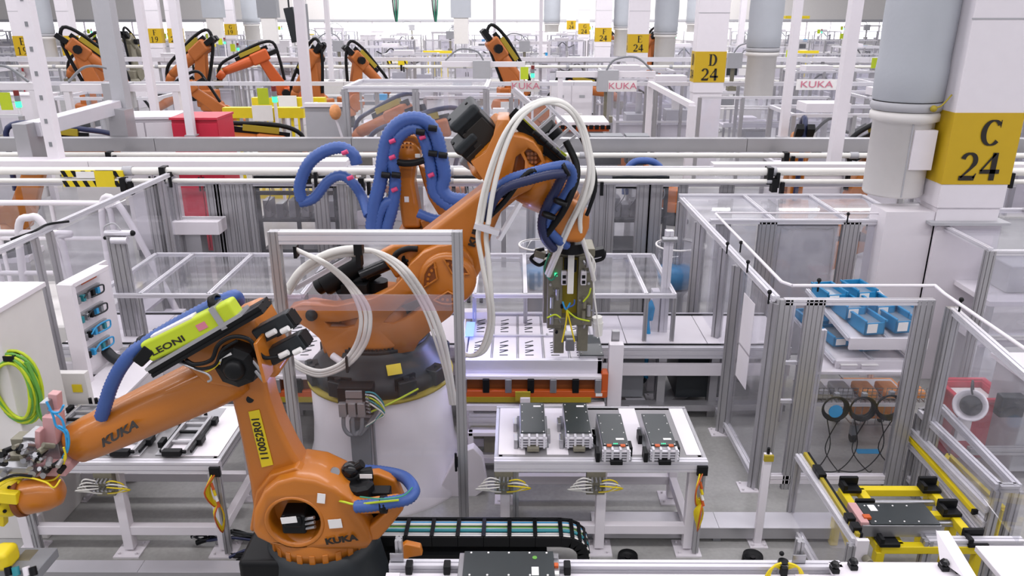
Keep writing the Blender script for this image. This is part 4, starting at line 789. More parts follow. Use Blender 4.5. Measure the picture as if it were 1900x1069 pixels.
for px in (760, 830, 1052, 1450): c = atz(px, 1050, z0); part('stop_block', MB().b2((c.x-.02, ya-.1, z0-.03), (c.x+.02, ya-.03, z0+.03)), 'black', tf, bev=.006)
mx0, mx1 = atz(860, 1045, 1.0).x, atz(1028, 1045, 1.0).x; my1 = atz(900, 1022, 1.0).y
m5 = thing('battery_module', 'dark battery module with a green dot on the transfer conveyor', 'battery module', ((mx0+mx1)/2, my1-.12, z0), 'dark battery modules')
part('case', MB().b2((mx0-.03, my1-.24, z0-.03), (mx1+.03, my1, .985)), 'steel', m5, bev=.004); tp = part('top_cover', MB().b2((mx0, my1-.235, .985), (mx1, my1-.003, 1.0)), 'module_top', m5, 'dark glossy top cover', bev=.003)
for x in (mx0+.04, mx0+.14, (mx0+mx1)/2, mx1-.14, mx1-.04):
    for y in (my1-.02, my1-.21): part('screw', MB().cyl((x, y, 1.0), (x, y, 1.004), .006, n=8), 'sticker', tp)
part('sticker', MB().b2((mx1-.13, my1-.21, 1.0), (mx1-.09, my1-.14, 1.0015)), 'sticker', tp); part('green_dot', MB().cyl((mx1-.11, my1-.06, 1.0), (mx1-.11, my1-.06, 1.002), .014), 'green', tp)
for k in range(3): part('terminal_cover', MB().b2((mx1+.0, my1-.2+k*.07, .97), (mx1+.025, my1-.17+k*.07, 1.0)), ('sticker', 'orange_red', 'steel')[k], m5, bev=.003)
def stand_bracket(px, lab):
    c = atz(px, 1040, .9); t = thing('stand_bracket', lab, 'bracket', (c.x, ya-.12, z0), 'brackets on the transfer conveyor')
    part('upright', MB().extr((c.x, ya+.03, 0), (c.x, ya+.03, z0+.13), .05, .04), 'alu', t); part('plate', MB().b2((c.x-.05, ya-.02, z0-.02), (c.x+.03, ya-.01, z0+.06)), 'steel', t, bev=.003); part('plate', MB().b2((c.x-.06, ya-.2, z0-.02), (c.x+.02, ya-.19, z0+.02)).b2((c.x-.06, ya-.2, z0-.2), (c.x+.02, ya-.1, z0-.01)), 'white', t)
stand_bracket(740, 'upright profile with steel plate beside the robot cable guide'); stand_bracket(1482, 'upright profile with steel plate beside the yellow cabled sensor')
c = atz(1453, 1046, .92); sn_ = thing('sensor_unit', 'black round sensor wrapped in yellow cables on the conveyor end', 'sensor', (c.x, c.y, z0))
part('barrel', MB().cyl((c.x, c.y, z0-.12), (c.x, c.y, z0+.03), .035, n=18), 'alu', sn_); part('cap', MB().cyl((c.x, c.y, z0+.03), (c.x, c.y, z0+.04), .03, n=18).ball((c.x, c.y+.04, z0+.06), .015), 'black', sn_)
for s in (-1, 1):
    for k in range(3): part('cable', MB().tube([(c.x+s*.02, c.y-.02, z0+.04-.02*k), (c.x+s*.07, c.y-.04, z0+.03), (c.x+s*(.09+.01*k), c.y-.05, z0-.04), (c.x+s*.06, c.y-.06, z0-.12)], .007, n=6), 'yellow', sn_)
for px, lab in ((1165, 'round black floor pad behind the conveyor, nearer the cable chain'), (1397, 'round black floor pad behind the conveyor, near the white post')):
    c = atz(px, 1032, .05); q = thing('floor_pad', lab, 'pad', (c.x, c.y, 0), 'round black pads'); part('disc', MB().lathe([(0, .03), (.06, .035), (.075, .06), (.078, .03), (.08, 0), (0, 0)], (c.x, c.y, 0), n=24), 'black', q); part('hub', MB().cyl((c.x, c.y, .03), (c.x, c.y, .045), .02), 'black_gloss', q)
# ---- cable chain
yc = 4.75; zc0, zc1 = .36, .56
cs = thing('cable_chain', 'black cable drag chain full of thin cables on the floor', 'cable chain', (0, yc, 0))
ps = [(600, 960), (1040, 960), (1070, 966), (1092, 984), (1104, 1010), (1108, 1040)]
zt_ = aty(800, 962, yc+.12).z
pth = [V((aty(620+i*46.5, 962, yc+.12).x, 0, zt_)) for i in range(10)]
xe = pth[-1].x; rr_ = .17
for i in range(1, 6): an = i*.34; pth.append(V((xe+.02+rr_*math.sin(an)*1.1, 0, zt_-rr_+rr_*math.cos(an))))
for i in range(1, len(pth)):
    a, b = pth[i-1], pth[i]; d = (b-a).normalized(); up_ = V((-d.z, 0, d.x)); 
    for yy in (yc-.1, yc+.12):
        part('side_link', MB().bar(V((a.x, yy, a.z-.05)), V((b.x, yy, b.z-.05)), .02, .085, up=(0, 1, 0)) if False else MB().prism([V((a.x, yy, a.z)), V((b.x, yy, b.z)), V((b.x, yy, b.z))-up_*.085, V((a.x, yy, a.z))-up_*.085], (0, .02, 0)), 'black', cs, bev=.006)
    part('cross_bar', MB().bar(V((b.x, yc-.09, b.z)), V((b.x, yc+.13, b.z)), .03, .012, up=up_), 'black', cs, bev=.003)
for k in range(9):
    y = yc-.075+k*.023; part('cable', MB().tube([V((p.x, y, p.z-.012-.008*(k % 3))) for p in pth], .011+.002*(k % 2), n=6, k=2), ('hose_white', 'grey', 'hose_white', 'teal', 'alu_light', 'green', 'hose_white', 'cyan', 'grey')[k], cs)
part('trough', MB().b2((pth[0].x, yc-.12, zt_-.3), (xe-.1, yc+.14, zt_-.14)), 'black', cs, 'black chain trough'); part('trough_foot', MB().b2((pth[3].x, yc-.1, 0), (pth[3].x+.1, yc+.1, zt_-.3)).b2((pth[8].x, yc-.1, 0), (pth[8].x+.1, yc+.1, zt_-.3)), 'grey_mid', cs)
# ---- floor ducts and kerbs
def floor_duct(x0, x1, y0, y1, h, lab, m='alu_light'):
    t = thing('floor_cable_duct', lab, 'cable duct', ((x0+x1)/2, (y0+y1)/2, 0), 'flat cable ducts on the floor'); n = max(1, round((x1-x0)/.9))
    for i in range(n): part('lid', MB().b2((x0+i*(x1-x0)/n+.002, y0-.005, h), (x0+(i+1)*(x1-x0)/n-.002, y1+.005, h+.006)), m, t)
    part('body', MB().b2((x0, y0, .04), (x1, y1, h)), 'alu', t)
    for i in range(n+1): part('foot', MB().b2((x0+i*(x1-x0)/n-.03, y0+.02, 0), (x0+i*(x1-x0)/n+.03, y1-.02, .04)), 'grey_mid', t)
    return t
c0, c1 = atz(1098, 965, .15), atz(1560, 965, .15); floor_duct(c0.x, c1.x, atz(1300, 978, .15).y, atz(1300, 950, .15).y, .14, 'pale metal cable duct on the floor behind the module table')
c0, c1 = atz(-20, 925, .15), atz(660, 925, .15); floor_duct(c0.x, c1.x, atz(300, 985, .1).y-.75+.55, atz(300, 985, .1).y+.02, .1, 'pale cable duct under the carrier frame table') if 0 else None
floor_duct(atz(60, 1040, .1).x, atz(480, 1040, .1).x, atz(300, 1062, .1).y, atz(300, 1042, .1).y, .1, 'pale metal kerb duct in front of the carrier frame table')
# ---- conveyor line in the middle ground
zl = .8; yb0, yb1 = atz(700, 642, zl).y, atz(700, 581, zl).y; xl0, xl1 = -4.6, atz(1440, 610, zl).x
ln = thing('line_conveyor', 'long white conveyor line crossing behind the robots under clear covers', 'conveyor', (0, yb0, 0))
n = 9
for i in range(n): part('deck_plate', MB().b2((xl0+(xl1-xl0)*i/n+.004, yb0+.03, zl-.02), (xl0+(xl1-xl0)*(i+1)/n-.004, yb1-.03, zl)), 'white_gloss', ln)
for y, m_ in ((yb0, 'alu_light'), (yb1, 'alu_light')): part('side_rail', MB().extr((xl0, y, zl-.06), (xl1, y, zl-.06), .06, .12, nh=2), m_, ln); part('gap_seal', MB().b2((xl0, y+(.03 if y == yb0 else -.06), zl), (xl1, y+(.05 if y == yb0 else -.03), zl+.012)), 'black', ln)
part('lower_rail', MB().b2((xl0, yb0-.05, .5), (xl1, yb0, .62)), 'white', ln); part('lower_rail', MB().b2((xl0, yb0-.06, .1), (xl1, yb0+.05, .17)), 'alu', ln)
for i in range(14): x = xl0+.2+i*(xl1-xl0-.4)/13; part('leg', MB().bar((x, yb0+.05, 0), (x, yb0+.05, zl-.1), .08), 'alu', ln); part('leg', MB().bar((x, yb1-.05, 0), (x, yb1-.05, zl-.1), .08), 'alu', ln)
for i in range(8): x = xl0+.7+i*(xl1-xl0-1)/8; part('drive_box', MB().b2((x, yb0+.1, .18), (x+.45, yb1-.1, .62)), 'dark_base' if i % 2 else 'grey_mid', ln)
for px in (290, 320): c = atz(px, 610, zl+.01); part('floor_mark', MB().b2((c.x-.03, c.y-.02, zl), (c.x+.03, c.y+.02, zl+.006)), 'black', ln)
# tunnel covers
def tunnel(px0, px1, lab, splits):
    zc = 1.31; a, b = atz(px0, 545, zc), atz(px1, 545, zc); y0, y1 = a.y, atz(700, 470, zc).y; t = thing('conveyor_cover', lab, 'cover', (a.x, y0, zl), 'clear covers over the conveyor')
    x0, x1 = a.x, b.x
    for y in (y0, y1): part('rail', MB().extr((x0, y, zc-.02), (x1, y, zc-.02), .04), 'alu_light', t)
    xs_ = [x0]+[atz(p, 545, zc).x for p in splits]+[x1]
    for x in xs_:
        part('cross_rail', MB().extr((x, y0, zc-.02), (x, y1, zc-.02), .04), 'alu_light', t); part('upright', MB().extr((x, y0, zl), (x, y0, zc-.04), .04), 'alu', t); part('upright', MB().extr((x, y1, zl), (x, y1, zc-.04), .04), 'alu', t)
    for p, q in zip(xs_, xs_[1:]): part('roof_pane', MB().b2((p+.02, y0+.02, zc-.02), (q-.02, y1-.02, zc-.012)), 'pane', t); part('front_pane', MB().b2((p+.02, y0-.004, zl+.12), (q-.02, y0+.004, zc-.04)), 'pane_clear', t)
tunnel(178, 560, 'clear tunnel cover over the conveyor behind the carrier frame table', [258, 386]); tunnel(880, 1252, 'clear tunnel cover over the conveyor behind the hanging gripper', [975, 1100, 1200])
# ================================================================ right enclosure
zt = 1.79
E = [atz(x, y, zt) for x, y in ((1265, 370), (1300, 408), (1345, 455), (1374, 488), (1440, 555))]
en = thing('guard_enclosure', 'tall aluminium guard enclosure with clear panes beside column C 24', 'enclosure', (E[4].x, E[4].y, 0))
def P0(p, z): return V((p.x, p.y, z))
part('top_rail', MB().extr(P0(E[0], zt), P0(E[4], zt), .06, .05), 'alu_light', en); part('kick_rail', MB().extr(P0(E[0], .12), P0(E[4], .12), .06, .05), 'alu_light', en)
for p, k in ((E[0], 1), (E[1], 2), (E[2], 1), (E[3], 2), (E[4], 1)): part('post', MB().extr(P0(p, 0), P0(p, zt-.03), .05*k+.03, .07, up=(1, .9, 0), nw=k), 'alu', en); part('foot', foot_plate(MB(), p.x-.05, p.y), 'white', en)
for p, q in zip(E, E[1:]): m = (p+q)/2; d = q-p; part('pane', MB().box(P0(m, (zt+.12)/2), (d.length-.1, .008, zt-.25), Matrix.Rotation(math.atan2(d.y, d.x), 3, 'Z')), 'pane', en)
m = E[3].lerp(E[4], .45); part('notice', MB().box(P0(m, 1.35)+V((-.03, 0, 0)), (.3, .004, .5), Matrix.Rotation(math.atan2(*(E[4]-E[3]).yx), 3, 'Z')), 'white', en, 'white sheet painted as reflected notice paper'); part('notice', MB().box(P0(m, .95)+V((-.03, 0, 0)), (.3, .004, .34), Matrix.Rotation(math.atan2(*(E[4]-E[3]).yx), 3, 'Z')), 'white', en)  # white sheets stand in for posted paper's reflection in the pane
yf = E[4].y; X1 = atz(1462, 562, zt).x; X2a, X2b = atz(1503, 562, zt).x, atz(1538, 562, zt).x; X3 = atz(1708, 560, zt).x; X3b = atz(1740, 560, zt).x
part('wide_post', MB().extr((X1-.0, yf, 0), (X1-.0, yf, zt), .13, .05, up=(0, 1, 0), nw=3), 'alu', en); part('wide_post', MB().extr(((X2a+X2b)/2, yf, 0), ((X2a+X2b)/2, yf, zt), X2b-X2a, .05, up=(0, 1, 0), nw=4), 'alu', en)
part('wide_post', MB().extr(((X3+X3b)/2, yf, 0), ((X3+X3b)/2, yf, zt), X3b-X3, .06, up=(0, 1, 0), nw=3), 'alu', en); part('wide_post', MB().extr((X3b+.1, yf-.12, 0), (X3b+.1, yf-.12, zt-.03), .09, .09, nw=2, nh=2, up=(0, 1, 0)), 'alu', en)
part('top_rail', MB().extr((X1, yf, zt-.02), (X3b, yf, zt-.02), .05, .05), 'alu_light', en); part('kick_rail', MB().extr((X1, yf, .1), (X3, yf, .1), .05, .08), 'white', en)
part('pane', MB().b2((X2b+.01, yf-.004, .15), (X3-.01, yf+.004, zt-.05)), 'pane_clear', en); part('pane', MB().b2((X1+.07, yf-.004, .15), (X2a-.01, yf+.004, zt-.05)), 'pane_clear', en)
for z in (1.35, .95): part('small_rail', MB().extr((X1+.07, yf+.02, z*.9), (X2a, yf+.02, z*.9), .03), 'alu_light', en)
rs = [V((X3b+.1, yf-.12, zt-.05)), V((atz(1900, 690, zt).x+.9, atz(1900, 690, zt).y-.8, zt-.05))]; rs[1] = rs[0]+(V((atz(1905, 697, zt-.05).x, atz(1905, 697, zt-.05).y, zt-.05))-rs[0])*1.3
part('top_rail', MB().extr(rs[0], rs[1], .06, .05), 'alu_light', en); d = rs[1]-rs[0]; part('pane', MB().box((rs[0]+rs[1])/2-V((0, 0, .55)), (d.length, .008, 1.0), Matrix.Rotation(math.atan2(d.y, d.x), 3, 'Z')), 'pane', en)
# back wall and roof of the enclosure
ybk0, ybk1 = atz(1450, 411, zt).y, atz(1450, 364, zt).y; xq = atz(1318, 411, zt).x; xr_ = XC-.5
part('back_rail', MB().extr((xq, ybk0, zt), (xr_, ybk0, zt), .06, .05), 'alu_light', en); part('back_rail', MB().extr((E[0].x, ybk1, zt), (xr_, ybk1, zt), .06, .05), 'alu_light', en)
for px in (1380, 1502, 1600): c = atz(px, 364, zt); part('roof_rail', MB().extr((c.x, ybk1, zt), (c.x, ybk0, zt), .045), 'alu_light', en)
part('roof_pane', MB().b2((E[0].x, ybk0, zt-.01), (xr_, ybk1, zt-.002)), 'pane_milky', en)
for px, k in ((1425, 3), (1580, 3)): c = atz(px, 411, zt); part('wide_post', MB().extr((c.x, ybk0, 0), (c.x, ybk0, zt), .19, .06, up=(0, 1, 0), nw=4), 'alu', en)
for a_, b_, m_ in ((1325, 1405, 'pane'), (1442, 1560, 'pane_milky'), (1600, 1665, 'pane_milky')): part('back_pane', MB().b2((atz(a_, 411, zt).x, ybk0-.004, .2), (atz(b_, 411, zt).x, ybk0+.004, zt-.05)), m_, en)
a_, b_ = atz(1445, 411, zt).x, atz(1560, 411, zt).x
part('door_panel', MB().b2((a_, ybk0+.05, .15), (b_, ybk0+.09, zt-.04)), 'grey', en, 'grey sheet door'); part('door_gasket', MB().tube([(a_+.04, ybk0+.03, .3), (a_+.04, ybk0+.03, zt-.2), (a_+.12, ybk0+.03, zt-.1), (b_-.12, ybk0+.03, zt-.1), (b_-.04, ybk0+.03, zt-.2), (b_-.04, ybk0+.03, .3)], .008, k=3, n=6), 'black', en)
# thin sensor rail on standoffs
zr = zt+.1; tp_ = [atz(x, y, zr) for x, y in ((1328, 397), (1390, 397), (1450, 523), (1470, 530), (1735, 530), (1752, 545), (1905, 650))]; tp_[1] = tp_[0]
rl = thing('thin_tube_rail', 'thin white tube rail on standoffs over the guard enclosure', 'tube rail', (tp_[3].x, tp_[3].y, zt))
for p, q in zip(tp_[1:], tp_[2:]): part('tube', MB().cyl(p, q, .014, n=8), 'white', rl)
part('tube', MB().cyl(atz(1328, 395, zr), atz(1672, 396, zr), .01, n=8), 'white', rl)
for x, y in ((1375, 450), (1574, 397), (1520, 520), (1784, 556), (1350, 452), (1388, 486), (1428, 542)): p = atz(x, y, zr); part('standoff', MB().cyl(p, p-V((0, 0, .1)), .008, n=6).ball(p, .02, n=8), 'black', rl)
# ================================================================ shelf and bins seen through the enclosure
sx0, sx1 = atz(1515, 690, .95).x, atz(1700, 690, .95).x; sy = atz(1600, 690, .95).y
sh = thing('parts_rack', 'white flow rack with sloped shelves inside the enclosure', 'rack', ((sx0+sx1)/2, sy+.3, 0))
part('bench_top', MB().b2((sx0, sy, .92), (sx1+.05, sy+.45, .95)), 'white', sh, bev=.004); part('lower_shelf', MB().b2((sx0, sy, .6), (sx1+.05, sy+.5, .63)), 'alu_light', sh)
for x in (sx0+.02, sx1): 
    for y in (sy+.02, sy+.8): part('leg', MB().extr((x, y, 0), (x, y, 1.35), .045), 'alu_light', sh)
# sloped roller shelf
sa, sb = atz(1572, 585, 1.45), atz(1655, 650, 1.2); ey = sy+.25; 
for k, (x0_, zA, zB, y0_, y1_) in enumerate(((atz(1660, 650, 1.2).x-.3, 1.2, 1.38, sy+.15, sy+.95), (atz(1640, 690, 1.0).x-.35, 1.0, 1.12, sy+.1, sy+.9))):
    for xx in (x0_, x0_+.35, x0_+.68): part('slope_rail', MB().extr((xx, y0_, zA), (xx-.12, y1_, zB), .035), 'alu_light', sh)
    part('slope_shelf', MB().prism([(x0_, y0_, zA-.01), (x0_+.7, y0_, zA-.01), (x0_+.58, y1_, zB-.01), (x0_-.12, y1_, zB-.01)], (0, 0, -.015)), 'white', sh)
    part('front_stop', MB().b2((x0_, y0_-.03, zA-.09), (x0_+.7, y0_, zA+.02)), 'white', sh)
bn = 0
def bin_(x, y, z, lab, w_=.19, L=.3, h=.14, m='bin_blue', name='storage_bin', rot=0, tag=True):
    t = thing(name, lab, 'bin', (x, y, z), 'blue storage bins')
    mb = MB(); r_ = Matrix.Rotation(rot, 3, 'Z')
    def W_(a, b, c_): return V((x, y, z))+r_ @ V((a, b, c_))
    t_ = .012
    for q in (((-w_/2, -L/2, 0), (w_/2, L/2, t_)), ((-w_/2, -L/2, 0), (-w_/2+t_, L/2, h)), ((w_/2-t_, -L/2, 0), (w_/2, L/2, h)), ((-w_/2, -L/2, 0), (w_/2, -L/2+t_, h*.8)), ((-w_/2, L/2-t_, 0), (w_/2, L/2, h))):
        a, b = V(q[0]), V(q[1]); mb.box(W_(*((a+b)/2)), b-a, r_)
    part('tub', mb, m, t); mb = MB()
    for q in (((-w_/2-.012, -L/2-.01, h-.015), (-w_/2+.004, L/2+.01, h)), ((w_/2-.004, -L/2-.01, h-.015), (w_/2+.012, L/2+.01, h))): a, b = V(q[0]), V(q[1]); mb.box(W_(*((a+b)/2)), b-a, r_)
    part('rim', mb, m, t)
    part('contents', MB().box(W_(0, 0, h*.55), (w_-.03, L-.03, h*.3), r_), 'screen' if m == 'bin_blue' else 'white', t)
    if tag: part('sticker', MB().box(W_(-w_*.15, -L/2-.004, h*.45), (w_*.5, .004, h*.6), r_), 'sticker', t)
    return t
bx0 = atz(1660, 650, 1.2).x-.3
for k, (dx, dy, dz, lab) in enumerate(((.02, .62, .14, 'blue bin at the high back corner of the sloped shelf'), (.12, .4, .09, 'blue bin second along the sloped shelf, tag facing out'), (.2, .16, .04, 'blue bin at the low front of the sloped shelf'), (.32, .66, .15, 'blue bin at the back of the inner sloped shelf lane'), (.4, .42, .1, 'blue bin in the middle of the inner sloped lane'), (.48, .18, .05, 'blue bin at the front of the inner sloped lane'), (.64, .3, .07, 'blue bin beside the wide guard post'))):
    bin_(bx0+dx, sy+.15+dy, 1.2+dz, lab, rot=.14)
bx1 = atz(1640, 690, 1.0).x-.35
for dx, dy, lab in ((.0, .6, 'blue bin on the lower sloped shelf, back'), (.12, .3, 'blue bin on the lower sloped shelf, middle'), (.34, .22, 'blue bin on the lower shelf beside the steel chute')): bin_(bx1+dx, sy+.15+dy, 1.02+dy*.15, lab, rot=.14, h=.1)
for px, lab in ((1562, 'white open carton on the bench, nearer the thick posts'), (1600, 'white open carton on the bench before the blue bins')):
    c = atz(px, 670, .96); q = thing('carton', lab, 'box', (c.x, sy+.2, .951), 'white cartons on the bench'); part('tray', MB().b2((c.x-.07, sy+.05, .951), (c.x+.07, sy+.38, .99)), 'white', q, bev=.004); part('lid_flap', MB().b2((c.x-.075, sy+.04, .99), (c.x+.075, sy+.39, .996)), 'sticker', q)
for i in range(5):
    x = sx0+.1+i*.22; q = thing('wire_basket', 'wire basket with copper parts under the bench, number %s from the thick posts' % ('one', 'two', 'three', 'four', 'five')[i], 'basket', (x, sy+.2, .63), 'wire baskets with copper parts'); mb = MB()
    for k in range(5): mb.bar((x-.09+k*.045, sy+.02, .63), (x-.09+k*.045, sy+.02, .78), .005); mb.bar((x-.09, sy+.02, .64+k*.034), (x+.09, sy+.02, .64+k*.034), .005); mb.bar((x-.09+k*.045, sy+.02, .64), (x-.09+k*.045, sy+.35, .64), .005)
    part('wire_cage', mb, 'steel', q); part('copper_part', MB().b2((x-.08, sy+.05, .645), (x+.08, sy+.3, .72)), 'copper' if i > 1 else 'grey', q, bev=.02)
# trolley with copper rods
tc_ = atz(1640, 800, .2); tx, ty = tc_.x-.12, tc_.y+.1
tl_ = thing('wire_trolley', 'wire trolley loaded with copper coloured bars behind the clear pane', 'trolley', (tx+.2, ty, 0)); mb = MB()
for k in range(9): mb.bar((tx-.15+k*.07, ty-.02, .22), (tx-.15+k*.07, ty-.02, .55), .006)
for z in (.22, .33, .44, .55): mb.bar((tx-.16, ty-.02, z), (tx+.42, ty-.02, z), .008); mb.bar((tx-.16, ty+.5, z), (tx+.42, ty+.5, z), .008); mb.bar((tx-.16, ty-.02, z), (tx-.16, ty+.5, z), .008)
part('wire_cage', mb, 'steel', tl_)
for i in range(22): part('copper_bar', MB().bar((tx-.14+(i % 11)*.052, ty+.02, .27+(i//11)*.15), (tx-.11+(i % 11)*.052, ty+.1, .36+(i//11)*.15), .028, .02), 'copper', tl_)
part('copper_bar', MB().b2((tx-.13, ty+.05, .24), (tx+.4, ty+.45, .5)), 'copper', tl_, bev=.02)
for x in (tx-.1, tx+.35):
    for y in (ty+.04, ty+.44): wq = part('caster', MB().cyl((x-.02, y, .05), (x+.02, y, .05), .05, n=16), 'black', tl_); part('fork', MB().b2((x-.03, y-.03, .08), (x+.03, y+.03, .2)), 'grey_mid', wq)
# coiled cables hooked on the pane and their tails
for i, (px, py, r_) in enumerate(((1549, 757, .115), (1600, 757, .115), (1650, 755, .12))):
    c = aty(px, py, yf+.12); q = thing('cable_coil', 'black cable coil hooked inside the clear pane, %s' % ('beside the thick post with yellow tape', 'middle of three', 'beside the broad end post')[i], 'cable coil', c, 'cable coils on the pane'); mb = MB()
    for k in range(5): an0 = k*.7; mb.tube([c+V(((r_-.006*k)*math.cos(an0+t*.42), .01*k-.02, (r_-.006*k)*math.sin(an0+t*.42))) for t in range(16)], .007, n=6, k=2)
    part('coil', mb, 'black', q); part('hook', MB().b2(c+V((-.02, -.02, r_-.01)), c+V((.02, .02, r_+.03))), 'grey_mid', q)
    for s in (-1, 1): e = V((c.x+s*(.2+.05*i), yf+.25, .02)); part('cable_tail', MB().tube([c+V((s*.05, 0, -r_)), c+V((-s*.02, .02, -r_-.3)), V(((c.x+e.x)/2, yf+.1, .12)), e], .005, n=5), 'black', q)
    if i == 0: part('blue_label', MB().cyl(c+V((0, -.03, -.02)), c+V((0, -.02, -.02)), .06, n=16), 'cyan', q)
c = atz(1612, 838, .0); solo('floor_tape', MB().b2((c.x-.12, c.y-.04, .001), (c.x+.1, c.y+.04, .004)), 'cyan', 'strip of light blue tape on the floor under the cable coils', 'tape')
# red bin, white helmet shaped guard
c = atz(1790, 840, .0); c.y += .1; rbx = thing('waste_bin', 'red plastic waste bin beside column C 24', 'bin', (c.x, c.y, 0))
cx_, cy_ = c.x, c.y
part('tub', MB().prism([(cx_-.2, cy_-.18, 0), (cx_+.2, cy_-.18, 0), (cx_+.2, cy_+.18, 0), (cx_-.2, cy_+.18, 0)], (0, 0, .02)).b2((cx_-.22, cy_-.2, 0), (cx_-.19, cy_+.2, .62)).b2((cx_+.19, cy_-.2, 0), (cx_+.22, cy_+.2, .62)).b2((cx_-.22, cy_-.2, 0), (cx_+.22, cy_-.17, .62)).b2((cx_-.22, cy_+.17, 0), (cx_+.22, cy_+.2, .62)), 'red', rbx, bev=.01)
part('rim', MB().b2((cx_-.25, cy_-.23, .6), (cx_+.25, cy_-.19, .64)).b2((cx_-.25, cy_+.19, .6), (cx_+.25, cy_+.23, .64)).b2((cx_-.25, cy_-.2, .6), (cx_-.2, cy_+.2, .64)).b2((cx_+.2, cy_-.2, .6), (cx_+.25, cy_+.2, .64)), 'red', rbx, bev=.01)
part('liner', MB().b2((cx_-.18, cy_-.16, .3), (cx_+.18, cy_+.16, .56)), 'sticker', rbx); part('handle', MB().cyl((cx_+.25, cy_-.1, .5), (cx_+.25, cy_+.1, .5), .02), 'red', rbx)
hp = aty(1800, 752, 5.75); hd = thing('machine_lamp_hood', 'white bowl shaped hood with dark glass hanging on the fence', 'hood', hp)
part('shell', MB().lathe([(.0, .1), (.06, .095), (.11, .06), (.135, .0), (.12, .0), (.1, .03), (0, .05)], hp, (.62, .62, -.4), n=24), 'white_gloss', hd); part('glass', MB().lathe([(0, -.03), (.04, -.025), (.08, 0), (.085, .03)], hp, (.62, .62, -.4), n=20), 'dark_base', hd); part('hook', MB().tube([hp+V((0, 0, .1)), hp+V((-.02, 0, .16)), hp+V((.01, .05, .2)), hp+V((.03, .05, .12))], .008), 'dark_base', hd); part('bracket', MB().b2(hp+V((-.04, .02, -.35)), hp+V((.06, .06, -.1))), 'white', hd)
# ================================================================ rack bay in the lower corner
zs = .66; yA, yB = 5.35, 4.3; xA = atz(1480, 845, zs).x
sd = thing('side_guard', 'low aluminium side guard with dark slide rail before the yellow rack', 'guard', (xA, yA, 0))
for z in (zs, .08): part('rail', MB().extr((xA, yA, z), (xA+.02, yB, z), .05), 'alu_light', sd)
for y in (yA, yB): part('post', MB().extr((xA, y, 0), (xA, y, zs-.02), .05), 'alu', sd)
part('pane', MB().b2((xA-.004, yB+.03, .12), (xA+.004, yA-.03, zs-.03)), 'pane', sd); part('slide_rail', MB().b2((xA+.03, yB+.02, zs+.02), (xA+.055, yA-.02, zs+.05)), 'sign_yellow_dull', sd); part('slide_rail', MB().b2((xA+.055, yB+.02, zs+.0), (xA+.075, yA-.02, zs+.05)), 'black', sd)
for y in (yA-.25, yA-.32, yB+.2, yB+.1): part('catch', MB().b2((xA+.02, y-.05, zs+.03), (xA+.08, y+.02, zs+.075)), 'black', sd, bev=.005)
part('end_plate', MB().b2((xA+.02, yB-.03, zs-.25), (xA+.1, yB, zs+.03)), 'white', sd); part('valve', MB().cyl((xA+.09, yB-.04, zs-.1), (xA+.09, yB-.1, zs-.1), .03), 'tool_grey', sd)
zz = .52; q = [atz(1562, 905, zz), atz(1722, 905, zz)]; yR1 = q[0].y; yR0 = atz(1650, 1010, zz).y; xR0, xR1 = q[0].x, q[1].x+.02
yr = thing('yellow_rack', 'bright yellow steel rack with black corner pads', 'rack', ((xR0+xR1)/2, yR0, 0))
for y in (yR0, (yR0+yR1)/2+.02, yR1): part('cross_bar', MB().bar((xR0, y, zz-.03), (xR1, y, zz-.03), .06), 'yellow', yr, bev=.006)
for x in (xR0, xR1, xR0+.14): part('long_bar', MB().bar((x, yR0, zz-.03), (x, yR1, zz-.03), .06), 'yellow', yr, bev=.006)
for x in (xR0, xR1):
    for y in (yR0, (yR0+yR1)/2, yR1): part('leg', MB().bar((x, y, 0), (x, y, zz-.05), .06), 'yellow', yr, bev=.006)
part('brace', MB().bar((xR0, yR0, .05), (xR0, yR1, .3), .05), 'yellow', yr); part('roller', MB().cyl((xR0+.1, yR1-.12, zz-.05), (xR1, yR1-.12, zz-.05), .025), 'steel', yr); part('roller', MB().cyl((xR0+.1, yR0+.3, zz-.05), (xR1, yR0+.3, zz-.05), .025), 'steel', yr)
for x in (xR0+.05, xR1-.03):
    for y in (yR0+.02, yR0+.36, yR1-.02): pd = part('corner_pad', MB().b2((x-.07, y-.06, zz), (x+.07, y+.05, zz+.03)).b2((x-.07, y+.02, zz+.03), (x+.07, y+.05, zz+.09)).b2((x-.07, y-.06, zz+.03), (x-.04, y+.05, zz+.07)), 'black', yr, 'black rubber pad', bev=.006)
c0, c1 = atz(1625, 985, .66), atz(1742, 985, .66); m6 = thing('battery_module', 'dark battery module lying on the yellow rack', 'battery module', ((c0.x+c1.x)/2, c0.y, zz), 'dark battery modules'); c0.y = yR0+.08
part('case', MB().b2((c0.x-.06, c0.y-.05, zz+.035), (c1.x+.06, c0.y+.2, zz+.13)), 'steel', m6, bev=.005); tp = part('top_cover', MB().b2((c0.x, c0.y-.045, zz+.13), (c1.x+.05, c0.y+.195, zz+.142)), 'module_top', m6, bev=.003); part('terminal_block', MB().b2((c0.x-.07, c0.y-.04, zz+.1), (c0.x-.01, c0.y+.19, zz+.15)), 'pink', m6, bev=.004); part('sticker', MB().b2((c0.x+.06, c0.y+.1, zz+.142), (c0.x+.11, c0.y+.17, zz+.144)), 'sticker', tp); part('terminal_cover', MB().b2((c0.x-.03, c0.y+.0, zz+.14), (c0.x+.02, c0.y+.04, zz+.16)), 'orange_red', m6)
for i in range(8): part('screw', MB().cyl((c0.x+.04+.1*(i % 4), c0.y-.02+.18*(i//4), zz+.142), (c0.x+.04+.1*(i % 4), c0.y-.02+.18*(i//4), zz+.146), .006, n=6), 'sticker', tp)
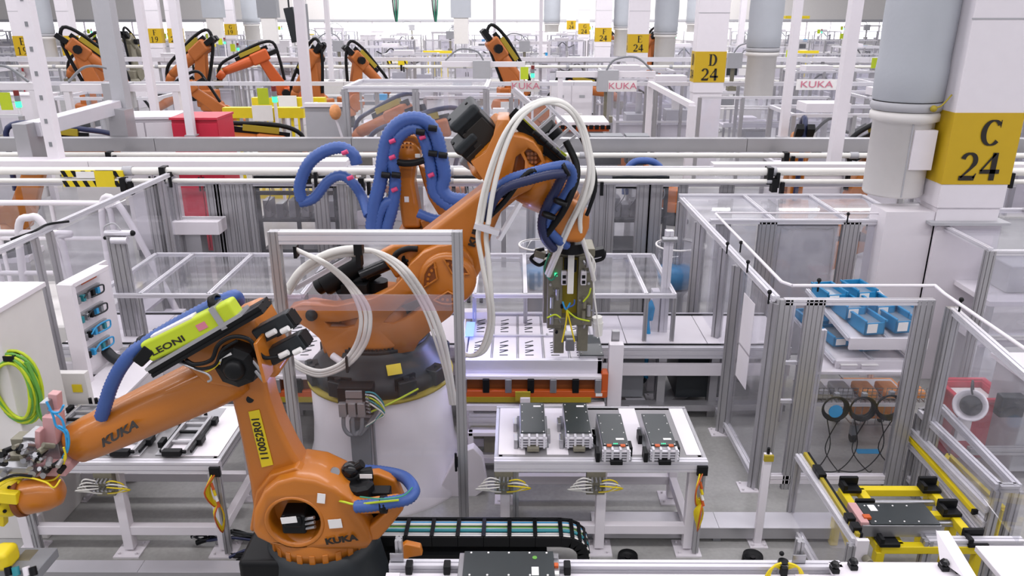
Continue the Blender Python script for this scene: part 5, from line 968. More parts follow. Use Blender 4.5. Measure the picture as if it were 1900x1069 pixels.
# fences round the bay
def rails(name, segs, lab, cat, grp=None, loc=None):
    t = thing(name, lab, cat, loc or V(segs[0][0]), grp)
    for a, b, w_, m_ in segs: part('rail', MB().extr(a, b, w_), m_, t)
    return t
a1, a2 = atz(1708, 765, .74), atz(1853, 905, .74); b1, b2 = atz(1745, 755, .74), atz(1888, 905, .74)
g1_ = thing('bay_guard', 'double rail guard with clear panes sloping away past the yellow rack', 'guard', (a2.x, a2.y, 0))
for (p, q_) in ((a1, a2), (b1, b2)):
    part('top_rail', MB().extr(p, q_, .055), 'alu_light', g1_); part('kick_rail', MB().extr(P0(p, .1), P0(q_, .1), .05), 'alu_light', g1_)
    for s in (p, q_): part('post', MB().extr(P0(s, 0), P0(s, .72), .06), 'alu', g1_)
    d = q_-p; part('pane', MB().box(P0((p+q_)/2, .42), (d.length-.08, .006, .55), Matrix.Rotation(math.atan2(d.y, d.x), 3, 'Z')), 'pane_clear', g1_)
part('end_rail', MB().extr(a2, b2, .055), 'alu', g1_); part('end_rail', MB().extr(a1, b1, .055), 'alu', g1_)
for zq, w_ in ((.55, .06), (.42, .05)): part('middle_rail', MB().extr(P0(a1, zq)+V((-.03, 0, 0)), P0(a2, zq)+V((-.03, 0, 0)), w_), 'alu_light', g1_)
part('light_curtain', MB().bar(P0(a1, .49)+V((-.05, 0, 0)), P0(a1.lerp(a2, .9), .46)+V((-.06, 0, 0)), .035), 'yellow', g1_, 'yellow light curtain bar'); part('light_curtain_cap', MB().bar(P0(a1.lerp(a2, .9), .46)+V((-.06, 0, 0)), P0(a1.lerp(a2, .92), .46)+V((-.06, 0, 0)), .04), 'black', g1_)
cc0 = atz(1700, 1030, .0); part('corner_post', MB().extr((atz(1685, 1025, .3).x, a2.y-.35, 0), (atz(1685, 1025, .3).x, a2.y-.35, .56), .06), 'alu', g1_); part('front_rail', MB().extr((atz(1685, 1025, .3).x, a2.y-.35, .54), (a2.x, a2.y-.35, .54), .055), 'alu_light', g1_)
part('inner_rail', MB().extr((xR1+.12, yR1+.1, .3), (xR1+.2, a2.y-.4, .3), .05), 'alu_light', g1_)
yg_ = thing('floor_guard', 'yellow bent tube barrier on the floor beyond the bay guard', 'barrier', atz(1790, 845, .3)); 
for p, q_ in (((1740, 875), (1760, 845)), ((1760, 845), (1862, 945))): part('tube', MB().bar(atz(*p, .3), atz(*q_, .3), .04), 'yellow', yg_, bev=.006)
for p in ((1740, 875), (1760, 845), (1862, 945)): c = atz(*p, .3); part('leg', MB().bar(c, P0(c, 0), .04), 'yellow', yg_)
# white tables at the corner
def wtable(x0, x1, y0, y1, z, lab):
    t = thing('white_bench', lab, 'bench', ((x0+x1)/2, (y0+y1)/2, 0), 'plain white benches'); part('top', MB().b2((x0, y0, z-.04), (x1, y1, z)), 'white_gloss', t, bev=.006)
    part('front_panel', MB().b2((x0+.03, y0+.02, z-.5), (x1-.03, y0+.04, z-.04)), 'white', t)
    for x in (x0+.06, x1-.06):
        for y in (y0+.06, y1-.06): part('leg', MB().extr((x, y, 0), (x, y, z-.04), .05), 'alu', t)
    return t
c0, c1 = atz(1535, 1042, .9), atz(1785, 1042, .9); wtable(c0.x, c1.x, c0.y-.8, c0.y, .9, 'white bench with black clamps at the lower edge')
bb = c0.y
for px, py, lab in ((1549, 1052, 'black clamp at the bench corner'), (1583, 1046, 'black clamp second from the bench corner'), (1752, 1048, 'faceted black knob on the bench'), (1778, 1052, 'small black clamp beside the faceted knob')):
    c = atz(px, py, .93); t = thing('clamp_block', lab, 'clamp', (c.x, c.y, .9), 'black clamps on the white bench'); part('block', MB().b2((c.x-.022, c.y-.03, .9), (c.x+.022, c.y+.03, .93)), 'black', t, bev=.006)
    part('knob', MB().lathe([(.024, .93), (.028, .945), (.02, .962), (0, .965)], (c.x, c.y, 0), n=6, smooth=False), 'black_gloss', t)
c = atz(1785, 1012, .9); wtable(c.x+.08, c.x+1.4, c.y-.8, c.y, .9, 'plain white bench in the lower corner under the guard rails')
q_ = thing('sloped_cover', 'narrow white sloped cover strip between the two benches', 'cover', atz(1770, 1030, .9)); part('strip', MB().prism([atz(1738, 985, 1.0), atz(1760, 985, 1.0), atz(1815, 1075, .95), atz(1792, 1075, .95)], (0, 0, -.02)), 'white_gloss', q_); part('side', MB().prism([atz(1738, 985, 1.0), atz(1745, 1040, .92), atz(1792, 1075, .95)], (0, .01, 0)), 'white', q_)
# thin white post
c = atz(1404, 1008, 0); zz_ = .82; t = thing('sensor_post', 'slim white sensor post standing on the floor duct by the enclosure', 'post', (c.x, c.y, 0)); part('pole', MB().b2((c.x-.03, c.y-.02, 0), (c.x+.03, c.y+.02, zz_)), 'white', t, bev=.004); part('foot', foot_plate(MB(), c.x, c.y, .14), 'white', t); part('sensor', MB().b2((c.x-.035, c.y-.035, zz_-.05), (c.x+.035, c.y-.01, zz_)), 'sign_yellow_dull', t); part('cap', MB().cyl((c.x, c.y, zz_), (c.x, c.y, zz_+.05), .012), 'black', t)
# pillar with blue hose near the tray
c = atz(1215, 740, 0); t = thing('utility_post', 'white utility post with a light blue air hose beside the tray', 'post', (c.x, c.y, 0)); part('panel', MB().b2((c.x-.1, c.y-.02, .1), (c.x-.02, c.y+.1, 1.25)), 'white', t, bev=.006); part('pole', MB().extr((c.x+.03, c.y, 0), (c.x+.03, c.y, 1.9), .08, nw=2), 'alu_light', t); part('foot', foot_plate(MB(), c.x, c.y, .2), 'white', t); part('top_clamp', MB().cyl((c.x-.05, c.y-.06, 1.82), (c.x+.1, c.y-.06, 1.82), .03), 'steel', t)
part('air_hose', MB().tube([(c.x-.12, c.y-.06, 1.12), (c.x-.15, c.y-.06, .98), (c.x-.12, c.y-.06, .7), (c.x-.14, c.y-.06, .4), (c.x-.12, c.y-.06, .28)], .024), 'cyan', t, 'light blue air hose'); part('sleeve', MB().lathe([(.0, 1.18), (.02, 1.15), (.045, 1.08), (.03, .95), (0, .95)], (c.x-.12, c.y-.06, 0), n=12), 'cyan', t); part('hose_end', MB().tube([(c.x-.12, c.y-.06, .3), (c.x-.16, c.y-.08, .24), (c.x-.26, c.y-.05, .3), (c.x-.32, c.y, .42)], .018), 'dark_base', t)
solo('diagonal_beam', MB().bar(atz(1150, 690, .12), atz(1200, 790, .12), .2, .08), 'alu_light', 'flat pale metal beam on the floor between tray and utility post', 'beam')
solo('floor_beam', MB().bar(atz(1215, 757, .1), atz(1310, 700, .1), .14, .1), 'alu', 'short metal cable duct on the floor running to the enclosure', 'beam')

for px, py, lab, n in ((402, 1000, 'tangle of black cables and connectors on the floor under the carrier frame table', 9), (478, 1035, 'loose black cables and a small connector box beside the base of the nearest robot', 8)):
    c = atz(px, py, .05); t = thing('cable_tangle', lab, 'cables', (c.x, c.y, 0), 'floor cable tangles')
    for k in range(n): a0 = R.random()*6; part('cable', MB().tube([c+V((-.22+.05*R.random(), .05*R.random(), .0)), c+V((-.08, .06*math.sin(a0), .03+.04*R.random())), c+V((.06*math.cos(a0), -.05+.1*R.random(), .02)), c+V((.12, .05*math.cos(a0), .05)), c+V((.28+.1*R.random(), .08*R.random(), -.03))], .008+.004*(k % 2), n=6, k=4), ('black', 'dark_base', 'black', 'blue_dark', 'grey')[k % 5], t)
    part('connector_box', MB().b2(c+V((.0, -.03, -.05)), c+V((.12, .05, .01))), 'steel', t, bev=.004); part('connector', MB().cyl(c+V((-.14, -.05, .0)), c+V((-.04, -.03, .03)), .022, n=10), 'black', t)
# machinery under the open tray
t = thing('lift_drive', 'white bracket and steel drive under the open battery tray, behind the portal post', 'drive', (tl.x+.25, tl.y-.2, 0)); x = tl.x+.1; y = tl.y-.25
part('side_bracket', MB().b2((x-.02, y, .12), (x+.03, y+.06, .42)), 'white', t, bev=.008); part('base_bar', MB().b2((x-.02, y, .1), (x+.45, y+.06, .16)), 'white', t, bev=.006); part('top_bar', MB().b2((x-.02, y, .38), (x+.45, y+.06, .42)), 'white', t, bev=.006); part('gear_unit', MB().b2((x+.12, y+.05, .18), (x+.3, y+.2, .36)).cyl((x+.3, y+.1, .27), (x+.42, y+.1, .27), .05), 'tool_grey', t, bev=.01); part('stand_leg', MB().b2((x+.0, y+.02, 0), (x+.04, y+.05, .1)).b2((x+.38, y+.02, 0), (x+.42, y+.05, .1)), 'white', t)
# ================================================================ area beside the carrier frame table
hf = 2.03
p1, p2, p3, p4 = atz(318, 322, hf), atz(90, 424, hf), atz(62, 436, hf), atz(-40, 482, hf)
lg = thing('side_fence', 'tall clear guard fence running from the cable door past the white handrails', 'fence', (p2.x, p2.y, 0))
for a, b in ((p1, p4),): part('top_rail', MB().extr(a, b, .05), 'alu_light', lg); part('kick_rail', MB().extr(P0(a, .12), P0(b, .12), .05), 'alu_light', lg)
for p, k in ((p1, 2), (p2, 1), (p3, 1), (p1.lerp(p2, .12), 1)): part('post', MB().extr(P0(p, 0), P0(p, hf-.03), .07*k, .07, up=(1, .8, 0), nw=k), 'alu', lg)
for a, b in ((p1, p2), (p3, p4)): d = b-a; part('pane', MB().box(P0((a+b)/2, 1.08), (d.length-.1, .008, hf-.25), Matrix.Rotation(math.atan2(d.y, d.x), 3, 'Z')), 'pane', lg)
part('gasket', MB().tube([p2+V((.12, .15, .03)), p2+V((0, 0, .04)), p3+V((0, 0, .03)), p3+V((-.12, -.15, .0))], .012), 'black', lg)
p = atz(215, 438, 1.87); t = thing('free_post', 'free standing slotted aluminium post with a clamp head beside the white board', 'post', (p.x, p.y, 0)); part('pole', MB().extr((p.x, p.y, 0), (p.x, p.y, 1.87), .16, .08, up=(0, 1, 0), nw=3), 'alu', t); part('head', MB().cyl((p.x-.1, p.y, 1.9), (p.x+.16, p.y, 1.9), .03).cyl((p.x-.02, p.y-.06, 1.84), (p.x+.14, p.y-.06, 1.84), .035), 'alu_light', t); part('fitting', MB().ball((p.x+.17, p.y, 1.9), .03).ball((p.x-.11, p.y, 1.85), .02), 'black', t)
part('cable', MB().tube([(p.x-.1, p.y, 1.86), (p.x-.1, p.y, 1.96), (p.x+.0, p.y, 2.0), (p.x+.06, p.y, 1.93)], .008), 'grey', t); part('foot', foot_plate(MB(), p.x, p.y, .2), 'white', t)
# open pneumatics board
q1, q2 = atz(112, 532, 1.75), atz(180, 497, 1.75); d = q2-q1; ang = math.atan2(d.y, d.x); r_ = Matrix.Rotation(ang, 3, 'Z')
bd = thing('valve_board', 'open white cabinet board with blue hoses and valve islands behind the cable pack', 'cabinet', (q1.x, q1.y, .85))
n_ = r_ @ V((0, -1, 0)); m = (q1+q2)/2
part('back_plate', MB().box(P0(m, 1.3), (d.length, .03, .9), r_), 'white', bd, bev=.004)
part('side_frame', MB().box(P0(q1, 1.3)+n_*.05, (.05, .14, .95), r_), 'white', bd, bev=.004); part('side_frame', MB().box(P0(q2, 1.3)-r_ @ V((-.1, -.06, 0)), (.25, .03, .9), r_), 'white', bd); part('top_frame', MB().box(P0(m, 1.76)+n_*.05, (d.length, .14, .04), r_), 'white', bd, bev=.004)
for i, z in enumerate((1.62, 1.44, 1.27, 1.1)):
    part('mounting_rail', MB().box(P0(m, z)+n_*.03, (d.length*.75, .03, .02), r_), 'alu', bd)
    for k in range(5): part('valve', MB().box(P0(m, z-.035)+n_*.06+r_ @ V((-.16+k*.07, 0, 0)), (.035, .04, .06), r_), ('grey_mid', 'teal', 'steel', 'black', 'cyan')[(k+i) % 5], bd, bev=.004)
    part('tube_loop', MB().tube([P0(m, z-.03)+n_*.08+r_ @ V((x_, 0, z_)) for x_, z_ in ((-.1, 0), (.0, .04), (.17, .03), (.19, -.01), (.16, -.04), (.0, -.03))], .008, n=6), 'dark_base' if i < 2 else 'cyan', bd)
part('warning_sign', MB().box(P0(m, 1.72)+n_*.05+r_ @ V((.05, 0, 0)), (.22, .004, .05), r_), 'orange_red', bd)
part('cable_bundle', MB().tube([P0(q2, .92)+V((-.1, -.1, 0)), P0(q2, .98)+V((.0, -.14, 0)), P0(q2, .9)+V((.1, -.16, 0)), P0(q2, .86)+V((.2, -.1, 0))], .05), 'dark_base', bd)
part('stand', MB().box(P0(q1, .45), (.06, .1, .9), r_).box(P0(q2, .45), (.06, .1, .9), r_), 'white', bd)
c0 = atz(128, 750, .85); t = thing('white_cabinet', 'low plain white cabinet behind the orange forearm', 'cabinet', (c0.x+.2, 6.0, 0)); part('body', MB().b2((c0.x-.05, 5.95, 0), (atz(212, 750, .85).x, 6.75, .82)), 'white_gloss', t, bev=.01); part('lid', MB().b2((c0.x-.06, 5.94, .82), (atz(212, 750, .85).x+.01, 6.76, .85)), 'white_gloss', t, bev=.006)
for x_ in (.15, .45): part('door_gap', MB().b2((c0.x+x_, 5.945, .05), (c0.x+x_+.005, 5.95, .8)), 'grey_mid', t)
t = thing('control_cabinet', 'tall white machine cabinet with a coil of lime green cable on its flank', 'cabinet', (-3.6, 5.2, 0)); xc = atz(36, 545, 1.98).x
part('body', MB().b2((xc-1.2, 5.15, 0), (xc, 5.75, 1.93)), 'white_warm', t, bev=.01); part('lid', MB().b2((xc-1.22, 5.13, 1.93), (xc+.02, 5.77, 1.97)), 'white', t, bev=.005); part('seam', MB().b2((xc-1.2, 5.144, 1.78), (xc, 5.15, 1.785)), 'grey_mid', t)
cp = V((xc+.02, 5.22, 1.45)); cl = thing('cable_coil', 'lime green cable coil hanging on the tall white cabinet', 'cable coil', cp, 'green cable coils')
mb = MB(); mb2 = MB()
for k in range(7):
    pts = [cp+V((.0+(.17-.008*k)*math.cos(t_), -.02-.012*k+.02*math.sin(t_*2+k), -.12+(.30-.012*k)*math.sin(t_))) for t_ in [k+i*2*PI/14 for i in range(16)]]
    (mb if k % 2 else mb2).tube(pts, .012, n=6, k=2)
part('coil', mb, 'green', cl); part('coil', mb2, 'lime', cl); part('tail', MB().tube([cp+V((.12, -.05, .1)), cp+V((.17, -.06, -.15)), cp+V((.15, -.05, -.35)), cp+V((.22, 0, -.6))], .014).tube([cp+V((.1, -.05, .1)), cp+V((.14, -.06, -.15)), cp+V((.13, -.05, -.35)), cp+V((.25, 0, -.62))], .014), 'green', cl)
part('hook', MB().b2(cp+V((-.03, -.08, .12)), cp+V((.05, 0, .16))), 'black', cl)
cp2 = V((atz(42, 760, 1.0).x, 5.4, .98)); cl = thing('cable_coil', 'teal green cable bundle hanging below the lime coil', 'cable coil', cp2, 'green cable coils')
for k in range(6): part('cable', MB().tube([cp2+V((.12, 0, .2)), cp2+V((.02-.012*k, -.02, .08)), cp2+V((-.02-.01*k, -.03, -.1)), cp2+V((.04-.01*k, 0, -.28))], .011, n=6), 'green_teal' if k % 2 else 'green', cl)
part('tie', MB().b2(cp2+V((-.09, -.05, -.03)), cp2+V((.02, .0, -.02))), 'black', cl)
wp = thing('tag_board', 'slanted white side panel with hanging tags under the cable coils', 'panel', (xc, 5.9, 0)); part('sheet', MB().b2((xc-.5, 5.86, .0), (xc+.12, 5.93, 1.12)), 'white_warm', wp, bev=.004); part('warning_tag', MB().b2((xc+.0, 5.85, .95), (xc+.08, 5.858, 1.02)), 'yellow', wp)
# warning triangle sign on the fence
c = atz(68, 552, 1.35); t = thing('warning_sign', 'yellow triangle warning sign on the clear fence', 'sign', c); part('plate', MB().prism([c+V((-.09, 0, -.1)), c+V((.09, 0, -.1)), c+V((0, 0, .06))], (0, .004, 0)), 'yellow', t); part('inner', MB().prism([c+V((-.06, -.003, -.085)), c+V((.06, -.003, -.085)), c+V((0, -.003, .03))], (0, .002, 0)), 'ink', t); part('inner', MB().prism([c+V((-.045, -.005, -.077)), c+V((.045, -.005, -.077)), c+V((0, -.005, .015))], (0, .001, 0)), 'yellow', t); part('caption', MB().b2(c+V((-.09, 0, -.15)), c+V((.09, .004, -.115))), 'yellow', t)
# white stair platform with tube handrails
st = thing('stair_platform', 'white platform with curved tube handrails beyond the clear side fence', 'platform', (-6.0, 9, 0))
part('deck', MB().b2((-8.6, 7.9, .62), (-4.75, 9.4, .7)), 'white_warm', st, bev=.01); part('side_sheet', MB().b2((-8.6, 7.85, 0), (-4.75, 7.9, .7)), 'white_warm', st)
for i in range(3): part('step', MB().b2((-4.75+i*.25, 7.95, .5-i*.18), (-4.5+i*.25, 9.3, .54-i*.18)), 'white', st)
def handrail(y, xa_, xb_, par):
    part('handrail', MB().tube([(xa_, y, 1.75), (xb_-.2, y, 1.75), (xb_-.03, y, 1.7), (xb_, y, 1.5), (xb_, y, .7)], .035, n=10), 'white', par); part('handrail', MB().tube([(xa_, y, 1.3), (xb_, y, 1.3)], .028, n=8), 'white', par)
    n = max(2, int((xb_-xa_)/.7))
    for i in range(n): x = xa_+(xb_-xa_)*i/n; part('baluster', MB().cyl((x, y, .7), (x, y, 1.75), .026, n=8), 'white', par)
handrail(7.95, -8.6, -4.85, st); handrail(9.3, -8.6, -5.0, st)
part('stair_handrail', MB().tube([(-4.6, 7.95, .15), (-4.8, 7.95, .9), (-5.0, 7.95, 1.8), (-5.15, 7.95, 1.92), (-5.3, 7.95, 1.75), (-5.4, 7.95, .7)], .04, n=10), 'white', st); part('stair_handrail', MB().tube([(-4.3, 9.3, .1), (-4.6, 9.3, 1.0), (-4.9, 9.3, 1.75), (-5.1, 9.3, 1.7), (-5.15, 9.3, .7)], .04, n=10), 'white', st)
# ================================================================ fence rows, trunks and tube rails across the hall
def trunk(name, Y, z, x0, x1, wd, h, m, lab, cat, grp, clamps=0, posts=0, under=0):
    t = thing(name, lab, cat, (x0, Y, z), grp); n = max(1, round((x1-x0)/3))
    for i in range(n): part('section', MB().extr((x0+(x1-x0)*i/n+.004, Y, z), (x0+(x1-x0)*(i+1)/n-.004, Y, z), wd, h) if not under else MB().b2((x0+(x1-x0)*i/n+.004, Y-wd/2, z-h/2), (x0+(x1-x0)*(i+1)/n-.004, Y+wd/2, z+h/2)), m, t)
    for i in range(clamps): x = x0+(x1-x0)*(i+.5)/clamps+R.uniform(-.3, .3); part('clamp', MB().b2((x-.08, Y-wd/2-.03, z-h/2-.05), (x+.08, Y+wd/2+.03, z+h/2+.02)).cyl((x+.1, Y-.1, z-h/2-.12), (x+.1, Y-.1, z+.05), .025, n=8), 'grey_mid', t); part('clamp_screw', MB().cyl((x-.04, Y-.12, z-h/2-.1), (x-.02, Y-.1, z+.12), .018, n=8), 'black', t)
    for i in range(posts): x = x0+(x1-x0)*(i+.5)/posts; part('post', MB().extr((x, Y+.05, 0), (x, Y+.05, z-h/2), .12, .06, up=(0, 1, 0), nw=2), 'alu', t)
    return t
def tube_rail(name, Y, z, x0, x1, r, lab, grp, clamps=5, m='hose_white'):
    t = thing(name, lab, 'tube rail', (x0, Y, z), grp); n = max(1, round((x1-x0)/4))
    for i in range(n): part('tube', MB().cyl((x0+(x1-x0)*i/n, Y, z), (x0+(x1-x0)*(i+1)/n, Y, z), r, n=12), m, t); part('joint', MB().cyl((x0+(x1-x0)*i/n-.06, Y, z), (x0+(x1-x0)*i/n+.06, Y, z), r*1.25, n=12), 'grey', t)
    for i in range(clamps): x = x0+(x1-x0)*(i+.5)/clamps+R.uniform(-.5, .5); part('clamp', MB().b2((x-.05, Y-r-.03, z-r-.1), (x+.02, Y+r+.02, z+r+.01)).b2((x+.06, Y-r-.05, z-r-.14), (x+.1, Y, z)), 'black', t)
    return t
Y1 = 10.0
tube_rail('tube_rail', Y1-.25, aty(950, 318, Y1-.25).z, -9, 7.3, .05, 'thick white tube rail along the first guard row', 'tube rails across the hall', 6)
tube_rail('tube_rail', Y1-.3, aty(950, 336, Y1-.3).z, -9, 7.3, .03, 'thin white tube rail just under the thick one', 'tube rails across the hall', 6)
trunk('sheet_duct', Y1+.25, aty(950, 303, Y1+.25).z, -9, aty(640, 303, Y1).x, .32, .1, 'white', 'flat white sheet trunk behind the thick tube rail, on the striped guard side', 'cable trunk', 'cable trunks across the hall', under=1)
trunk('sheet_duct', Y1+.25, aty(950, 306, Y1+.25).z, aty(1330, 303, Y1).x, 7.5, .2, .06, 'white', 'narrow white sheet trunk behind the thick tube rail, by the wide fabric duct', 'cable trunk', 'cable trunks across the hall', under=1)
trunk('sheet_duct', Y1+.15, aty(950, 312, Y1+.15).z, aty(640, 303, Y1).x, aty(1330, 303, Y1).x, .06, .05, 'alu_light', 'slim aluminium strip behind the thick tube rail, passing behind the big robot', 'cable trunk', 'cable trunks across the hall', under=1)
Y2 = 11.9
trunk('cable_tray', Y2, aty(950, 268, Y2).z, -11.5, 9.5, .16, .2, 'alu', 'grey metal cable trunk crossing the whole hall below column D 24', 'cable trunk', 'cable trunks across the hall', under=1)
tube_rail('tube_rail', Y2-.4, aty(950, 288, Y2-.4).z, -11, 9, .04, 'white tube rail hung under the grey cable trunk', 'tube rails across the hall', 6)
# first guard row: clusters of slotted posts, panes, black bars
gr1 = thing('guard_row', 'first row of thick slotted guard posts behind the conveyor line', 'fence', (-8, Y1, 0), 'guard rows across the hall'); zt1 = aty(950, 342, Y1).z
for px, k in ((297, 4), (310, 3), (405, 3), (425, 4), (455, 3), (470, 2), (600, 3), (640, 2), (985, 2), (1110, 3), (1130, 2), (1190, 3), (1212, 3), (1262, 2), (1342, 3)):
    x = aty(px, 420, Y1).x; part('post', MB().extr((x, Y1, 0), (x, Y1, zt1), .06*k, .08, up=(0, 1, 0), nw=k), 'alu', gr1)
part('top_rail', MB().extr((-8, Y1, zt1), (6.5, Y1, zt1), .05), 'alu_light', gr1)
for i in range(10): part('pane', MB().b2((-8+i*1.45+.05, Y1-.004, .2), (-8+(i+1)*1.45-.05, Y1+.004, zt1-.05)), 'pane', gr1)
for a_, b_, y in ((475, 620, 345), (475, 620, 358), (1135, 1235, 346)): part('black_bar', MB().b2(aty(a_, y-3, Y1+.1), aty(b_, y+3, Y1+.14)), 'black', gr1, 'black header bar')
# big grey duct frame at the side
t = thing('trunk_frame', 'grey box section frame with a sloped arm beside the tall white hanging post', 'frame', aty(200, 255, 10.6), 'cable trunks across the hall')
part('upright_box', MB().b2(aty(48, 230, 10.4), aty(80, 312, 10.9)), 'alu', t, bev=.01); part('sloped_arm', MB().bar(aty(62, 240, 10.6), aty(215, 198, 12.2), .22, .2), 'alu_light', t, bev=.01)
part('gusset', MB().pp([(200, 200), (230, 205), (240, 265), (205, 265)], 12.0, .3), 'alu', t)
def drop_post(px0, py0, px1, py1, Y, wd, lab, m='white', holes=False):
    a = aty(px1, py1, Y); t = thing('hanging_post', lab, 'post', a, 'white posts hanging from the roof'); part('pole', MB().b2((a.x-wd/2, Y-wd/2, a.z), (a.x+wd/2, Y+wd/2, 9.5)), m, t)
    if holes:
        for k in range(16): part('slot', MB().b2((a.x-.02, Y-wd/2-.004, a.z+.3+k*.3), (a.x+.02, Y-wd/2, a.z+.36+k*.3)), 'grey_mid', t)
    part('end_plate', MB().b2((a.x-wd*.7, Y-wd*.7, a.z), (a.x+wd*.7, Y+wd*.7, a.z+.02)), 'grey', t)
drop_post(50, 0, 109, 312, 10.3, .15, 'broad white hanging post beside sign E 19', holes=True)
drop_post(258, 0, 289, 214, 14, .12, 'white hanging post between the sign F 19 and the big window'); drop_post(320, 0, 356, 252, 12.5, .12, 'white hanging post over the red cabinet'); drop_post(560, 0, 572, 200, 15, .17, 'white hanging post above the grey panel cell')
drop_post(198, 0, 240, 270, 12.3, .2, 'grey hanging box post at the end of the sloped arm', 'grey'); drop_post(175, 0, 200, 150, 20, .1, 'thin grey hanging rod beside the brown robots', 'grey'); drop_post(187, 0, 212, 150, 20, .1, 'second thin grey hanging rod beside the brown robots', 'grey')
drop_post(1480, 30, 1452, 255, 13.5, .13, 'white hanging post under the yellow hoist'); drop_post(1590, 0, 1546, 305, 10.8, .15, 'broad white hanging post beside the wide fabric duct'); drop_post(610, 0, 616, 150, 24, .13, 'thin white hanging post beside sign G 19'); drop_post(1003, 0, 1003, 110, 36, .15, 'far thin white hanging post right of the tall orange robot'); drop_post(918, 0, 918, 90, 40, .14, 'far thin white hanging post above the tall orange robot')
drop_post(915, 0, 1370, 110, 45, .3, 'far white hanging post between D 24 and the yellow hoist')
# yellow hoist
c = aty(1478, 32, 24); t = thing('hoist', 'yellow hoist cross beam hanging near the top of the picture', 'hoist', c); part('beam', MB().b2(c+V((-.35, -.1, -.04)), c+V((.35, .1, .04))), 'yellow', t); part('body', MB().prism([c+V((-.12, 0, -.04)), c+V((.12, 0, -.04)), c+V((.05, 0, -.35)), c+V((-.05, 0, -.35))], (0, .1, 0)), 'yellow', t); part('cable', MB().cyl(c, c+V((0, 0, 6)), .02, n=6), 'grey_mid', t)
# hazard striped rail piece
def hazard(x0, y0, x1, y1, Y, lab):
    a, b = aty(x0, y0, Y), aty(x1, y1, Y); t = thing('hazard_guard', lab, 'guard', (a.x, Y, b.z), 'hazard striped guards'); hh = (a.z-b.z)*.19
    for zc_ in (a.z-hh, b.z+hh):
        part('bar', MB().b2((a.x, Y-.03, zc_-hh), (b.x, Y+.03, zc_+hh)), 'yellow', t); n = int((b.x-a.x)/.12)
        for i in range(n): x = a.x+(i+.2)*(b.x-a.x)/n; part('stripe', MB().prism([(x, Y-.033, zc_-hh), (x+.055, Y-.033, zc_-hh), (x+.02, Y-.033, zc_+hh), (x-.035, Y-.033, zc_+hh)], (0, .002, 0)), 'black', t)
    if Y > 20:
        for x in (a.x+.05, b.x-.05): part('post', MB().bar((x, Y+.06, 0), (x, Y+.06, a.z), .06), 'alu', t)
    xm = (a.x+b.x)/2+.15; part('centre_plate', MB().b2((xm-.12, Y-.035, b.z), (xm+.12, Y+.035, a.z)), 'yellow', t); part('white_tape', MB().b2((xm-.35, Y-.04, a.z-.09), (xm-.12, Y+.04, a.z-.01)), 'skin' if 0 else 'sticker', t)
hazard(115, 316, 234, 346, 9.7, 'yellow and black hazard striped guard on the thick tube rail')
hazard(718, 113, 757, 127, 31.0, 'small far hazard striped guard on the tube rail'); hazard(452, 110, 488, 124, 31.0, 'small hazard striped guard near the hanging white post')
